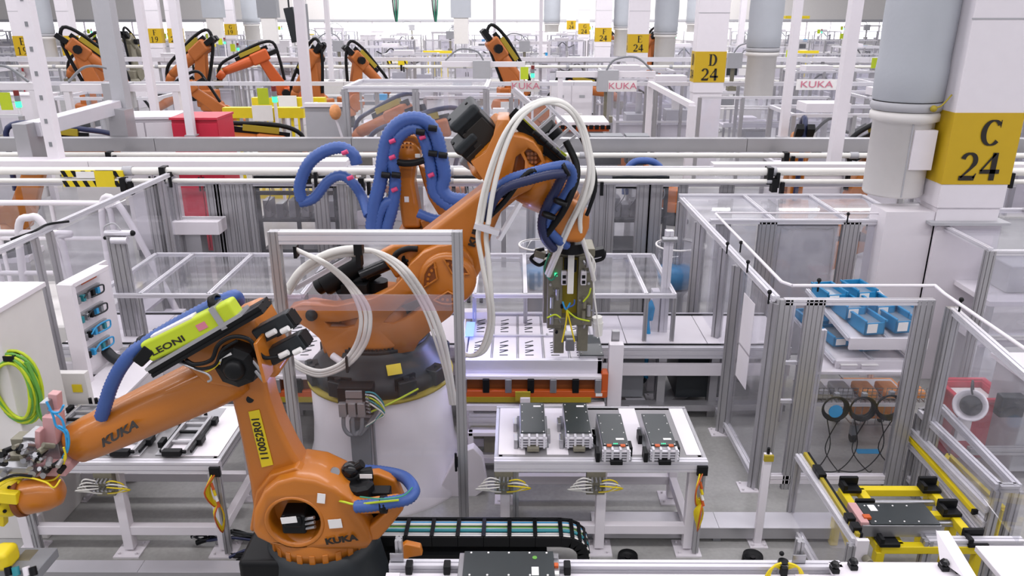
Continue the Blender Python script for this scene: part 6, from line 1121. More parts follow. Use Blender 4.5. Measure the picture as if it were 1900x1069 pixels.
# ================================================================ machines, robots and fences farther down the hall
# ---- robot prototype (metres, base at origin, reaching along +x)
def robot(loc, rz, a2, a3, lab, m='orange_far', s=1.0, hosem='black', pack='sign_yellow_dull', extra=True):
    """a2: link arm tilt from vertical (deg), a3: forearm pitch from horizontal (deg)"""
    t = thing('industrial_robot', lab, 'robot', (0, 0, 0), 'articulated orange robots'); zb = loc[2]/s
    if zb > .01: part('pedestal', MB().b2((-.36, -.36, -zb), (.36, .36, 0)), 'white', t, bev=.01)
    part('base', MB().lathe([(.38, 0), (.38, .06), (.3, .12), (.27, .3), (0, .3)], n=16), 'dark_base', t)
    part('carousel', MB().lathe([(0, .3), (.32, .3), (.33, .4), (.28, .55), (0, .6)], n=18).b2((-.15, -.22, .4), (.35, .22, .85)), m, t, bev=.04)
    j2 = V((.3, 0, .7)); a = math.radians(a2); j3 = j2+V((math.sin(a), 0, math.cos(a)))*1.2
    part('shoulder_disc', MB().cyl(j2+V((0, -.27, 0)), j2+V((0, -.14, 0)), .24, n=20), m, t, bev=.02); part('motor', MB().cyl(j2+V((0, .2, 0)), j2+V((0, .42, 0)), .12, n=10), 'black', t)
    d = (j3-j2).normalized(); q = V((d.z, 0, -d.x))
    part('link_arm', MB().prism([j2-q*.2-d*.1+V((0, -.14, 0)), j2+q*.2-d*.1+V((0, -.14, 0)), j3+q*.13+d*.1+V((0, -.12, 0)), j3-q*.13+d*.1+V((0, -.12, 0))], (0, .22, 0)), m, t, bev=.04)
    b = math.radians(a3); f = V((math.cos(b), 0, -math.sin(b))); up_ = V((math.sin(b), 0, math.cos(b)))
    part('elbow', MB().bar(j3-f*.25+up_*.02, j3+f*.3, .34, .36, up=(0, 1, 0)), m, t, bev=.06); part('axis_motor', MB().cyl(j3+V((0, -.22, 0)), j3+V((0, -.36, 0)), .11, n=8), 'black', t)
    part('forearm', MB().lathe([(0, 0), (.15, 0), (.15, .2), (.12, .8), (.11, .95), (0, .95)], j3+f*.2, f, n=16), m, t)
    w_ = j3+f*1.15; part('wrist', MB().lathe([(0, 0), (.11, .0), (.12, .1), (.1, .25), (0, .27)], w_, V((f.x, 0, f.z-.8)), n=14), m, t)
    for i in (-1, 1): part('wrist_motor', MB().bar(j3-f*.25+V((0, i*.09, 0)), j3-f*.55+V((0, i*.09, 0)), .13, .13, up=(0, 1, 0)), 'black', t, bev=.015)
    part('pack_housing', MB().bar(j3-f*.1+up_*.26, j3+f*.55+up_*.24, .12, .1, up=(0, 1, 0)), pack, t, bev=.01); part('slide_rail', MB().bar(j3-f*.3+up_*.19, j3+f*.7+up_*.18, .12, .04, up=(0, 1, 0)), 'black', t)
    part('hose', MB().tube([j3-q*.2-d*.9, j3-f*.45-d*.2, j3-f*.5+up_*.25, j3-f*.1+up_*.36, j3+f*.6+up_*.3, w_+up_*.2, w_+f*.2-V((0, 0, .25))], .045, n=7, k=4), hosem, t)
    tl_ = w_+V((f.x, 0, f.z-.8)).normalized()*.28
    part('tool', MB().box(tl_+V((0, 0, -.12)), (.25, .2, .2)).box(tl_+V((.05, .05, -.3)), (.08, .3, .2)), 'tool_grey', t)
    t.location = loc; t.rotation_euler = (0, 0, rz); t.scale = (s,)*3; return t
taken = [(4.83, 20.1, 1), (5.1, 34, 1.2), (4.85, 45.5, 1.2), (4.88, 59, 1.2), (-19.3, 31.6, 1), (-17.6, 31.8, 1), (-18.4, 31.9, 1), (-19.4, 43.6, 1), (-18.4, 43.8, 1), (-20, 57, 1), (-18.6, 57.5, 1), (6.25, 20.6, .8), (6.3, 34.5, .9), (5.95, 46, .9), (-5.6, 17.3, 1.0), (-5.9, 19.3, 1.1), (-4.3, 14.8, 2.0), (-2.9, 14.8, 2.2), (2, 14.8, 1.4), (-5.2, 13, 1.2), (-6.4, 13, 1.3)]
def rob(px, py, Y, h_top, rz, a2, a3, lab, **k):     # px: base column position on the plane y=Y
    x = aty(px, py, Y).x; taken.append((x+.5*math.cos(rz), Y+.5*math.sin(rz), 1.35)); return robot((x, Y, k.pop('z', 0)), rz, a2, a3, lab, **k)
# robot with blue hoses just behind the big one
RC = thing('industrial_robot', 'orange robot wrapped in thick blue hoses behind the big robot', 'robot', aty(770, 420, 9.0)*1, 'articulated orange robots'); RC.location.z = 0; Yc_ = 8.9
part('link_arm', MB().pp([(738, 258), (752, 248), (772, 250), (782, 265), (780, 292), (771, 312), (768, 340), (776, 385), (782, 425), (746, 425), (740, 380), (738, 330), (735, 290)], Yc_, .3), 'orange', RC, bev=.05, seg=3)
part('elbow_disc', MB().lathe([(0, -.05), (.12, -.04), (.14, 0), (.14, .3), (0, .3)], aty(758, 285, Yc_), (0, 1, 0), n=20), 'orange', RC); part('forearm', MB().pp([(775, 305), (790, 312), (808, 352), (822, 380), (836, 402), (828, 412), (812, 398), (795, 370), (785, 340)], Yc_+.1, .18), 'orange', RC, bev=.03)
part('carousel', MB().b2(aty(735, 430, Yc_-.1), aty(850, 520, Yc_+.4)).lathe([(.35, 0), (.35, .3), (.3, .9), (0, 1)], (aty(780, 500, 9).x, 9, 0), n=20), 'orange', RC, bev=.04); part('mount', MB().pp([(778, 410), (800, 405), (818, 412), (812, 424), (785, 426)], Yc_, .2), 'orange', RC, bev=.02)
for i in range(6): c_ = aty(748+(i % 3)*7, 266+(i//3)*7, Yc_-.05); part('bolt', MB().cyl(c_, c_+V((0, -.012, 0)), .012, n=6), 'orange_dark', RC)
part('label_plate', MB().b2(aty(750, 365, Yc_-.01), aty(759, 375, Yc_-.004)), 'sticker', RC); part('label_plate', MB().b2(aty(770, 286, Yc_-.08), aty(780, 292, Yc_-.06)), 'sticker', RC)
for px, r_ in (([(690, 425), (695, 380), (706, 335), (712, 290), (722, 250), (745, 226), (772, 220), (795, 230), (810, 255), (818, 290), (824, 325), (820, 350), (836, 368), (870, 372)], .085), ([(715, 430), (728, 385), (733, 340), (728, 295), (736, 260), (758, 240), (776, 240), (788, 260), (796, 290), (802, 330), (806, 358), (830, 380), (862, 388)], .075), ([(700, 430), (704, 400), (716, 378), (730, 372)], .07), ([(735, 300), (750, 303), (770, 302), (790, 296)], .04), ([(560, 372), (556, 345), (572, 305), (600, 282), (632, 274), (655, 286), (662, 305)], .075), ([(556, 376), (582, 368), (610, 335), (634, 326), (655, 340), (672, 366), (684, 400)], .065), ([(775, 395), (800, 405), (820, 408)], .06)):
    hose([(x, y, Yc_-.15 if x > 680 else Yc_) for x, y in px], r_, 'blue_hose' if r_ > .05 else 'black', RC, .045 if r_ > .05 else None, 'thick ribbed blue hose' if r_ > .05 else None)
for x, y in ((780, 245), (803, 238), (803, 285), (822, 288), (716, 325), (735, 325)): part('hose_clamp', MB().cyl(aty(x-8, y-1, Yc_-.25), aty(x+8, y+1, Yc_-.25), .035, n=10), 'black', RC)
part('pack_strip', MB().bar(aty(788, 238, Yc_-.05), aty(810, 284, Yc_-.05), .08, .1, up=(0, 1, 0)), 'lime', RC, 'lime green strip')
for x, y in ((728, 262), (728, 292), (732, 352), (800, 325), (784, 255), (640, 283), (650, 330)): part('cable_tie', MB().cyl(aty(x-5, y+2, Yc_-.24), aty(x+5, y-2, Yc_-.24), .025, n=8), 'magenta', RC)
# ---- orange robots in the rows beyond
rob(735, 210, 15.5, 0, 2.6, -20, 20, 'orange robot rising behind the clear frame with two dark motors', hosem='blue_dark', z=.2)
rob(640, 260, 15, 0, 3.4, 60, -10, 'low stretched orange robot arm behind the clear frame', z=.3)
rob(850, 220, 14.5, 0, 3.3, 5, 12, 'orange robot half hidden behind the square motors of the big robot', hosem='blue_dark')
rob(-25, 250, 12.6, 0, .2, 25, 5, 'orange robot cut by the frame edge under sign E 19', hosem='blue_dark', z=.1, m='orange')
rob(145, 95, 25, 0, .5, -15, 40, 'dark orange robot beside sign E 19 with black hoses', m='orange_far', s=1.25, z=.5); rob(200, 92, 27.8, 0, 2.8, 10, 30, 'dark orange robot with lime pack next to the first one by E 19', s=1.2, z=.4)
rob(232, 75, 34, 0, 1.5, 0, 40, 'small pale robot before the bright window', s=1.1, z=.6, m='tool_grey'); rob(383, 100, 27, 0, 3.0, -8, 35, 'orange robot standing tall between F 20 and G 19', s=1.25, z=.35); rob(425, 108, 24, 0, 3.4, 50, 30, 'low dark hosed robot under sign G 19', z=.3)
rob(540, 85, 29, 0, 3.5, 30, 20, 'reddish orange robot beneath the slanted cable duct', m='orange_red', s=1.2, z=.3); rob(597, 92, 25.5, 0, 2.7, 0, 50, 'orange robot with black hoses above the clear cell', s=1.15, z=.3); rob(632, 95, 27, 0, .6, 10, 45, 'pale orange robot beside the far machine frame', s=1.15, z=.2)
rob(935, 100, 27, 0, .25, -25, 52, 'lone tall orange robot with a folded arm before the windows', s=1.35, z=.35, m='orange_far'); rob(985, 104, 25.5, 0, .1, 55, 10, 'low orange robot reaching out beside the lone tall robot', s=1.1, z=.1); rob(1216, 90, 36.5, 0, 2.0, 0, 40, 'orange robot half hidden behind column E 24', s=1.2, z=.3)
rob(1490, 255, 12.9, 0, 1.4, -5, 50, 'orange robot with lime pack behind the grey cable trunk', m='orange', hosem='blue_dark', s=.95); rob(1565, 240, 13.2, 0, .25, 20, -22, 'orange robot with raised forearm beside the wide fabric duct', m='orange', s=1.0)
rob(1520, 320, 11.0, 0, .3, 80, 10, 'low orange robot under the grey cable trunk', m='orange', s=.8); rob(1262, 230, 15, 0, 2.7, 45, 30, 'small orange robot beside the base of column D 24', s=.8)
rob(1120, 60, 60, 0, 1, 10, 20, 'far orange robot beside sign F 24', s=1.2); rob(1700, 130, 32, 0, 2, 10, 20, 'orange robot hidden behind the wide fabric duct', s=1.1) if 0 else None
# ---- machine prototypes
def mk_cell():
    t = thing('machine_cell', 'x', 'machine', (0, 0, 0)); w_, d_, h_ = 2.4, 1.5, 2.0
    for x in (-w_/2, 0, w_/2):
        for y in (-d_/2, d_/2): part('post', MB().bar((x, y, 0), (x, y, h_), .08), 'alu', t)
    for z in (.9, h_): 
        for y in (-d_/2, d_/2): part('rail', MB().bar((-w_/2, y, z), (w_/2, y, z), .07), 'alu_light', t)
        for x in (-w_/2, w_/2): part('rail', MB().bar((x, -d_/2, z), (x, d_/2, z), .07), 'alu_light', t)
    for x in (-w_/4, w_/4): part('pane', MB().b2((x-w_/4+.06, -d_/2-.005, .95), (x+w_/4-.06, -d_/2+.005, h_-.05)), 'pane', t)
    part('base_cabinet', MB().b2((-w_/2+.05, -d_/2+.05, .05), (w_/2-.05, d_/2-.05, .85)), 'white', t); part('door_line', MB().b2((-.02, -d_/2+.03, .1), (.02, -d_/2+.05, .82)), 'grey_mid', t)
    part('fixture', MB().b2((-.9, -.4, .85), (-.3, .2, 1.2)).b2((.2, -.3, .85), (.9, .4, 1.1)).cyl((.5, 0, 1.1), (.5, 0, 1.7), .09), 'grey', t); part('fixture', MB().b2((-.7, -.2, 1.2), (-.5, .0, 1.6)).b2((.0, -.5, .86), (.12, .5, 1.3)), 'white_warm', t); part('cable', MB().tube([(-.6, -.3, 1.6), (-.3, -.4, 1.9), (.1, -.3, 1.6), (.5, -.2, 1.75)], .035, n=6), 'dark_base', t); part('roof_box', MB().b2((-.8, -.3, h_), (.1, .3, h_+.18)), 'white', t)
    return t
def mk_cab(m='white'):
    t = thing('control_cabinet', 'x', 'cabinet', (0, 0, 0)); part('body', MB().b2((-.6, -.3, .1), (.6, .3, 2.0)), m, t, bev=.01); part('plinth', MB().b2((-.58, -.28, 0), (.58, .28, .1)), 'grey_mid', t)
    for s in (-1, 1): dr = part('door', MB().b2((s*.3-.285, -.325, .15), (s*.3+.285, -.3, 1.95)), m, t, bev=.006); part('handle', MB().b2((s*.06-.015, -.35, 1.0), (s*.06+.015, -.325, 1.2)), 'dark_base', dr); part('label_plate', MB().b2((s*.3-.08, -.33, 1.6), (s*.3+.08, -.326, 1.68)), 'grey', dr)
    part('lid', MB().b2((-.62, -.34, 2.0), (.62, .32, 2.03)), m if m != 'red' else 'red', t); return t
def mk_conv():
    t = thing('roller_conveyor', 'x', 'conveyor', (0, 0, 0)); part('bed', MB().b2((-1.6, -.35, .72), (1.6, .35, .8)), 'white', t)
    for s in (-1, 1): part('side_rail', MB().bar((-1.6, s*.38, .8), (1.6, s*.38, .8), .06, .12), 'alu_light', t); part('tube', MB().cyl((-1.6, s*.3, 1.25), (1.6, s*.3, 1.25), .03, n=8), 'hose_white', t)
    for x in (-1.4, 0, 1.4):
        for s in (-1, 1): part('leg', MB().bar((x, s*.33, 0), (x, s*.33, 1.25), .06), 'alu', t)
    part('drive_box', MB().b2((-.9, -.3, .2), (-.2, .3, .6)), 'grey_mid', t); part('load', MB().b2((.2, -.25, .8), (.9, .25, .95)), 'grey', t); part('load', MB().b2((-1.2, -.25, .8), (-.6, .25, 1.0)), 'white', t); return t
def mk_light():
    t = thing('signal_light', 'x', 'signal light', (0, 0, 0)); part('pole', MB().cyl((0, 0, 0), (0, 0, 2.2), .035, n=8), 'white', t)
    part('red_lens', MB().cyl((0, 0, 2.42), (0, 0, 2.52), .05, n=10), 'lamp_red_off', t); part('amber_lens', MB().cyl((0, 0, 2.31), (0, 0, 2.42), .05, n=10), 'grey_mid', t); part('green_lens', MB().cyl((0, 0, 2.2), (0, 0, 2.31), .055, n=10), 'lamp_green', t, 'lit green lens'); part('yellow_card', MB().b2((-.34, -.02, 2.15), (-.12, 0, 2.48)), 'lime', t, 'yellow number card'); part('bracket', MB().bar((-.12, 0, 2.3), (0, 0, 2.3), .02), 'grey', t); return t
def mk_rack(m='yellow'):
    t = thing('bar_rack', 'x', 'rack', (0, 0, 0)); part('top_beam', MB().b2((-.8, -.1, 1.6), (.8, .1, 1.8)), m, t)
    for i in range(9): part('bar', MB().bar((-.72+i*.18, 0, .1), (-.72+i*.18, 0, 1.6), .05), m if i % 2 else 'alu', t)
    part('bottom_beam', MB().b2((-.8, -.2, .0), (.8, .2, .12)), m, t); part('card', MB().b2((-.2, -.14, 1.55), (.2, -.12, 1.85)), 'sticker', t); return t
def mk_station():
    t = thing('work_station', 'x', 'work station', (0, 0, 0)); part('desk', MB().b2((-.8, -.4, .85), (.8, .4, .9)), 'white', t)
    for x in (-.75, .75):
        for y in (-.35, .35): part('leg', MB().bar((x, y, 0), (x, y, 2.0 if y > 0 else .85), .06), 'alu', t)
    part('shelf', MB().b2((-.8, .1, 1.5), (.8, .4, 1.54)), 'alu_light', t); part('screen', MB().b2((-.25, .2, 1.0), (.25, .25, 1.35)), 'dark_base', t); part('sheet', MB().b2((.35, .3, 1.0), (.7, .32, 1.4)), 'sticker', t)
    for i in range(4): part('parts_bin', MB().b2((-.7+i*.36, .12, 1.54), (-.42+i*.36, .36, 1.7)), ('grey', 'sticker', 'cyan', 'grey')[i], t)
    part('lamp_bar', MB().b2((-.7, -.1, 1.98), (.7, .0, 2.03)), 'white', t); part('drawer_unit', MB().b2((-.7, -.35, .1), (-.2, .35, .8)), 'white', t); return t
def mk_gantry():
    t = thing('tool_gantry', 'x', 'gantry', (0, 0, 0))
    for x in (-1.1, 1.1): part('column', MB().bar((x, 0, 0), (x, 0, 2.5), .12), 'white', t)
    part('beam', MB().bar((-1.2, 0, 2.5), (1.2, 0, 2.5), .14), 'white', t); part('carriage', MB().b2((-.3, -.18, 2.1), (.2, .15, 2.6)), 'grey', t); part('spindle', MB().cyl((-.05, -.05, 1.5), (-.05, -.05, 2.1), .07).b2((-.2, -.15, 1.35), (.1, .1, 1.5)), 'tool_grey', t); part('table', MB().b2((-1, -.5, .2), (1, .5, .8)), 'white_warm', t); part('energy_chain', MB().tube([(-1.1, .1, 2.6), (-.7, .1, 2.9), (-.2, .1, 2.85), (0, .1, 2.6)], .028, n=6), 'grey_mid', t); part('panel', MB().b2((.5, -.52, .9), (.95, -.48, 1.5)), 'sticker', t); return t
def mk_guard(L=3.0, h=2.05):
    t = thing('guard_fence', 'x', 'fence', (0, 0, 0))
    for i in range(4): part('post', MB().bar((-L/2+i*L/3, 0, 0), (-L/2+i*L/3, 0, h), .08), 'alu', t)
    part('top_rail', MB().bar((-L/2, 0, h), (L/2, 0, h), .06), 'alu_light', t); part('kick_rail', MB().bar((-L/2, 0, .12), (L/2, 0, .12), .06), 'alu_light', t); part('middle_rail', MB().bar((-L/2, 0, 1.0), (L/2, 0, 1.0), .05), 'alu_light', t)
    for i in range(3): part('pane', MB().b2((-L/2+i*L/3+.05, -.004, .15), (-L/2+(i+1)*L/3-.05, .004, h-.04)), 'pane', t)
    return t
protos = dict(cell=mk_cell(), cab=mk_cab(), conv=mk_conv(), light=mk_light(), rack=mk_rack(), station=mk_station(), gantry=mk_gantry(), guard=mk_guard())
names = dict(cell='white machine cell', cab='white control cabinet', conv='white conveyor section', light='green lit signal light', rack='yellow bar rack', station='white work station', gantry='white tool gantry', guard='clear guard fence')
refs24 = ['under sign D 24', 'before column E 24', 'behind column E 24', 'around column F 24', 'near column G 24', 'under the far windows']
rows = [(13.2, 'behind the grey cable trunk'), (16.2, 'in the second row beyond the trunk'), (19.6, 'in the row level with column D 24'), (23.2, 'between columns D 24 and E 24'), (27.5, 'just before column E 24'), (32.5, 'just beyond column E 24'), (38, 'just before column F 24'), (45, 'beyond column F 24'), (54, 'level with column G 24'), (65, 'level with column H 24'), (76, 'close to the window wall')]
placed = []
def put(kind, x, Y, rowname, rz=0, s=1.0, z=0):
    o = dup(protos[kind], (x, Y, z), rz, names[kind], names[kind]+'s in the hall', s); placed.append((kind, rowname, x, o)); return o
ORD = 'first second third fourth fifth sixth seventh eighth ninth tenth eleventh twelfth thirteenth fourteenth fifteenth sixteenth seventeenth eighteenth nineteenth twentieth'.split()+['%dth' % i for i in range(21, 60)]
for ri, (Y, rn) in enumerate(rows):
    half = Y*.70+1; x = -half
    trunkz = 2.15
    if 30 < Y < 35:
        trunk('cable_tray', Y-1.2, trunkz, -half-2, half+2, .18, .16, 'alu_light', 'pale cable trunk crossing the hall %s' % rn, 'cable trunk', 'cable trunks across the hall', under=1, posts=int(Y/2.5))
        tube_rail('tube_rail', Y-1.5, trunkz-.25, -half-2, half+2, .04+Y*.0006, 'white tube rail crossing the hall %s' % rn, 'tube rails across the hall', 6)
    while x < half:
        # keep the walkway beside columns clear of intersections
        kind = R.choices(['cell', 'conv', 'cab', 'station', 'gantry', 'rack'], [5, 3, 2.2, 2, 1.8, .8])[0]
        wd = dict(cell=2.6, conv=3.4, cab=1.3, station=1.8, gantry=2.6, rack=1.8)[kind]
        xx = x+wd/2; dd_ = dict(cell=.85, conv=.45, cab=.4, station=.45, gantry=.55, rack=.25)[kind]; bad = any(abs(xx-q[0]) < wd/2+q[2] and abs(Y-q[1]) < dd_+q[2] for q in taken)
        if not bad: put(kind, xx, Y+R.uniform(-.2, .3), rn, R.choice([0, 0, PI, .0]), 1.0)
        if R.random() < .4 and not any(abs(xx-q[0]) < 1.5+q[2]*.7 and abs(Y-1.05-q[1]) < q[2]*.8 for q in taken): put('guard', xx, Y-1.05, rn)
        if R.random() < .13 and not 3.2 < xx+wd/2 < 6.8 and not any(abs(xx+wd/2+.1-q[0]) < q[2] and abs(Y-.9-q[1]) < q[2] for q in taken): put('light', xx+wd/2+.1, Y-.9, rn)
        x += wd+R.uniform(.15, .5)+Y*.012
# ---- singled-out pieces
rp = mk_cab('red'); c = atz(398, 312, 0); x = aty(400, 270, 13.4).x; rp.location = (x, 13.0, 0); rp.rotation_euler = (0, 0, .0); rp.scale = (.62, 1.2, 1.16); rp['label'] = 'bright crimson red cabinet with pink lid behind the guard row'; rp['category'] = 'cabinet'
dup(protos['cab'], (aty(302, 250, 13.4).x, 13.1, 0), .12, 'big white cabinet with hazard label beside the red cabinet', 'white control cabinets in the hall', (.75, 1.3, 1.16))
for px, py, Y, nm in ((975, 160, 18, 'first'), (1155, 160, 18, 'second')):
    c = aty(px, py, Y); t = thing('maker_sign', 'white sign with faded red capital letters, %s of two over the machine cells' % nm, 'sign', c, 'white signs with red letters'); part('plate', MB().b2(c+V((-.32, 0, -.12)), c+V((.32, .02, .12))), 'sticker' if nm == 'second' else 'white_warm', t); text('KUKA', c+V((0, -.008, 0)), (1, 0, 0), (0, 0, 1), .2, 'kuka_red', t, sx=1.2, ext=.003)
    part('post', MB().bar(c+V((-.3, .04, -2.4)), c+V((-.3, .04, .1)), .05), 'alu', t)
c = aty(1515, 157, 20); t = thing('maker_sign', 'small pale sign with faded red letters below the yellow hoist', 'sign', c, 'white signs with red letters'); part('plate', MB().b2(c+V((-.5, 0, -.13)), c+V((.5, .02, .13))), 'sticker', t); text('KUKA', c+V((0, -.01, 0)), (1, 0, 0), (0, 0, 1), .22, 'kuka_red', t, sx=1.4, ext=.003); part('post', MB().bar(c+V((-.3, .04, -3)), c+V((-.3, .04, .1)), .05), 'alu', t)
# red notices on the first 19 column
for py0, py1, lab, w_ in ((120, 148, 'red and white shield notice under sign E 19', 8), (160, 177, 'dark red fire notice under sign E 19', 10)):
    a, b = aty(42-w_/2, py0, 31.54), aty(42+w_/2, py1, 31.54); t = thing('notice', lab, 'sign', a, 'red notices'); part('plate', MB().b2(a, b+V((0, .05, 0))), 'red_sign' if py0 == 120 else 'red', t)
    if py0 == 120: part('shield', MB().cyl(V(((a.x+b.x)/2, 31.52, b.z+.22)), V(((a.x+b.x)/2, 31.54, b.z+.22)), .1, n=12), 'sticker', t)
# orange tray machine behind the clear frames
a, b = aty(1035, 236, 14.2), aty(1130, 244, 14.2); t = thing('battery_tray', 'far orange tray carrier with black teeth below the second maker sign', 'battery tray', a, 'battery pack trays on orange carriers'); part('carrier', MB().b2(a, b+V((0, 1, 0))), 'orange_red', t); part('plate', MB().b2(a+V((0, .05, .02)), V((b.x, 15.2, a.z+.08))), 'white', t)
for i in range(9): part('clamp', MB().b2((a.x+.05+i*(b.x-a.x)/9, 14.15, a.z-.03), (a.x+.12+i*(b.x-a.x)/9, 14.2, a.z+.04)), 'black', t)
part('stand', MB().b2((a.x+.1, 14.3, 0), (b.x-.1, 15.1, b.z)), 'grey', t)
# two near cells behind the first rails, seen over the big robot
def frame_cell(x0, y0, x1, y1, Y, d_, lab, m='pane'):
    a, b = aty(x0, y0, Y), aty(x1, y1, Y); t = thing('clear_cell', lab, 'enclosure', (a.x, Y, 0), 'clear cells in the hall')
    for x in (a.x, (a.x+b.x)/2, b.x): part('post', MB().extr((x, Y, 0), (x, Y, a.z), .1, nw=2), 'alu', t)
    part('top_rail', MB().extr((a.x, Y, a.z), (b.x, Y, a.z), .09), 'alu_light', t); part('roof_pane', MB().b2((a.x, Y, a.z), (b.x, Y+d_, a.z+.01)), m, t); part('front_pane', MB().b2((a.x, Y-.01, .2), (b.x, Y, a.z-.05)), m, t); part('top_rail', MB().extr((a.x, Y+d_, a.z), (b.x, Y+d_, a.z), .07), 'alu_light', t)
    for x in (a.x, b.x): part('side_rail', MB().extr((x, Y, a.z), (x, Y+d_, a.z), .07), 'alu_light', t)
frame_cell(640, 165, 903, 250, 12.6, 1.4, 'clear framed cell behind the blue hosed robot'); solo('sloped_rail', MB().bar(aty(1206, 155, 17.5), aty(1284, 196, 14.0), .1), 'white', 'white rail sloping down to the base of column D 24', 'rail')
solo('rail_post', MB().bar(aty(1207, 157, 17.5), P0(aty(1207, 157, 17.5), 0), .12), 'white', 'white post under the upper end of the sloping rail', 'post')
solo('rail_post', MB().bar(aty(1284, 196, 14.0), P0(aty(1284, 196, 14.0), 0), .12), 'white', 'white post under the lower end of the sloping rail', 'post')
for k_, (px, Y, nm) in enumerate(((490, 17.2, 'with signal light before it'), (538, 19.2, 'beside the first'))): dup(protos['rack'], (aty(px, 200, Y).x, Y, 0), 0, 'rack of upright yellow bars beyond the red cabinet, %s' % nm, 'yellow bar racks in the hall', 1.1)
dup(protos['light'], (aty(511, 195, 16.2).x, 16.2, 0), 0, 'signal light glowing green before the yellow bar racks', 'signal lights in the hall')
trunk('cable_tray', 21.5, 2.1, -17, 17, .12, .1, 'alu_light', 'thin pale trunk crossing the hall halfway down', 'cable trunk', 'cable trunks across the hall', under=1, posts=9)

a, b = aty(565, 198, 13.2), aty(640, 255, 13.2); t = thing('panel_cell', 'grey panelled cell under the broad white hanging post', 'enclosure', (a.x, 13.2, 0)); part('panel', MB().b2((a.x, 13.2, 0), (b.x+.1, 13.25, a.z)), 'grey', t); part('cap_rail', MB().b2((a.x, 13.15, a.z), (b.x+.1, 13.3, a.z+.06)), 'white', t); part('side_panel', MB().b2((a.x, 13.25, 0), (a.x+.05, 13.9, a.z)), 'alu', t)
c = aty(622, 208, 12.9); t = thing('brown_lamp', 'small brown orange device hanging before the grey panelled cell', 'device', c); part('body', MB().ball(c, .1, 1, 1, 1.3, n=10), 'copper', t); part('stem', MB().tube([c+V((0, 0, -.1)), c+V((.1, 0, -.5)), c+V((.15, 0, -.9)), c+V((.15, 0, -c.z))], .02), 'white', t)
# tall printed banners and slanted duct
c = aty(568, 45, 30); t = thing('hanging_banner', 'grey printed banner hanging beside the slanted dark duct', 'banner', c); part('sheet', MB().b2(c+V((-.38, 0, -.55)), c+V((.1, .03, .7))), 'grey_mid', t); part('cord', MB().bar(c+V((-.3, .015, .7)), V((c.x-.3, c.y+.015, 9.5)), .02), 'grey', t); part('cord', MB().bar(c+V((.05, .015, .7)), V((c.x+.05, c.y+.015, 9.5)), .02), 'grey', t)
c = aty(548, 45, 30.5); solo('slanted_duct', MB().bar(aty(536, 14, 30.5), aty(552, 78, 30.5), .35, .35).bar(aty(536, 14, 30.5), V((aty(536, 14, 30.5).x, 30.5, 9.5)), .06), 'dark_base', 'slanted dark cable duct beside the grey banner', 'duct', bev=.02)
for px, lab in ((497, 'long grey roof hung duct panel beside sign G 19'), (395, 'pale roof hung duct before sign G 19'), (855, 'grey roof hung duct panel before the windows'), (1182, 'pale duct column beyond sign F 24')):
    c = aty(px, 40, 46); t = thing('roof_duct', lab, 'duct', c, 'roof hung ducts'); part('duct_body', MB().b2(c+V((-.55, 0, .2)), V((c.x+.55, 46.6, 9))), 'duct_grey' if px != 497 else 'grey_mid', t); part('end_box', MB().b2(c+V((-.4, .05, -1.2)), c+V((.4, .5, .2))), 'white_warm', t)
for px, Y in ((735, 62), (808, 62)):
    c = aty(px, 25, Y); t = thing('hanging_cables', 'bunch of dark green cables hanging from the roof, %s' % ('nearer the hanging frame' if px < 800 else 'the smaller bunch'), 'cables', c, 'hanging dark cables')
    for k in range(4): part('cable', MB().tube([c+V((-.3+.2*k, 0, 3)), c+V((-.2+.12*k, 0, .5)), c+V((-.05+.03*k, 0, -.6))], .05, n=5), 'green_teal' if k % 2 else 'dark_base', t)
# person between the cells
c = aty(402, 210, 15.2); x_, y_ = c.x, 15.2
pr = thing('person', 'person in a pink shirt and dark trousers standing behind the red cabinet', 'person', (x_, y_, 0))
def skin_body(name, vts, eds, rad, m, par, sub=2):
    me = bpy.data.meshes.new(name); off = origin(par); me.from_pydata([tuple(V(v)-off) for v in vts], eds, []); o = bpy.data.objects.new(name, me); col.objects.link(o); o.parent = par
    o.modifiers.new('skin', 'SKIN'); ls = me.skin_vertices[0].data
    for i, r_ in enumerate(rad): ls[i].radius = (r_, r_) if not isinstance(r_, tuple) else r_
    ls[0].use_root = True
    s = o.modifiers.new('sub', 'SUBSURF'); s.levels = s.render_levels = sub; me.materials.append(M[m]); bake(o)
    for p in o.data.polygons: p.use_smooth = True
    return o
def at_(dx, dy, z): return (x_+dx, y_+dy, z)
skin_body('body', [at_(0, 0, .92), at_(0, 0, 1.12), at_(0, 0, 1.38), at_(0, 0, 1.48), at_(0, -.02, 1.6), at_(0, -.02, 1.72), at_(.19, 0, 1.4), at_(.24, -.03, 1.13), at_(.2, -.2, .98), at_(-.19, 0, 1.4), at_(-.24, -.05, 1.13), at_(-.15, -.24, 1.05), at_(.1, 0, .85), at_(.11, -.02, .48), at_(.11, 0, .08), at_(.12, -.14, .03), at_(-.1, 0, .85), at_(-.11, -.02, .48), at_(-.11, 0, .08), at_(-.12, -.14, .03)],
          [(0, 1), (1, 2), (2, 3), (3, 4), (4, 5), (2, 6), (6, 7), (7, 8), (2, 9), (9, 10), (10, 11), (0, 12), (12, 13), (13, 14), (14, 15), (0, 16), (16, 17), (17, 18), (18, 19)],
          [.14, .13, .15, .06, .09, .08, .065, .05, .04, .065, .05, .04, .09, .07, .05, .04, .09, .07, .05, .04], 'skin', pr)
part('shirt', MB().lathe([(.0, .9), (.155, .9), (.16, 1.1), (.19, 1.35), (.12, 1.47), (0, 1.48)], (x_, y_, 0), n=14).cyl(at_(.17, 0, 1.42), at_(.25, -.03, 1.15), .065, n=10).cyl(at_(-.17, 0, 1.42), at_(-.25, -.05, 1.15), .065, n=10), 'red_sign', pr, smooth=True)
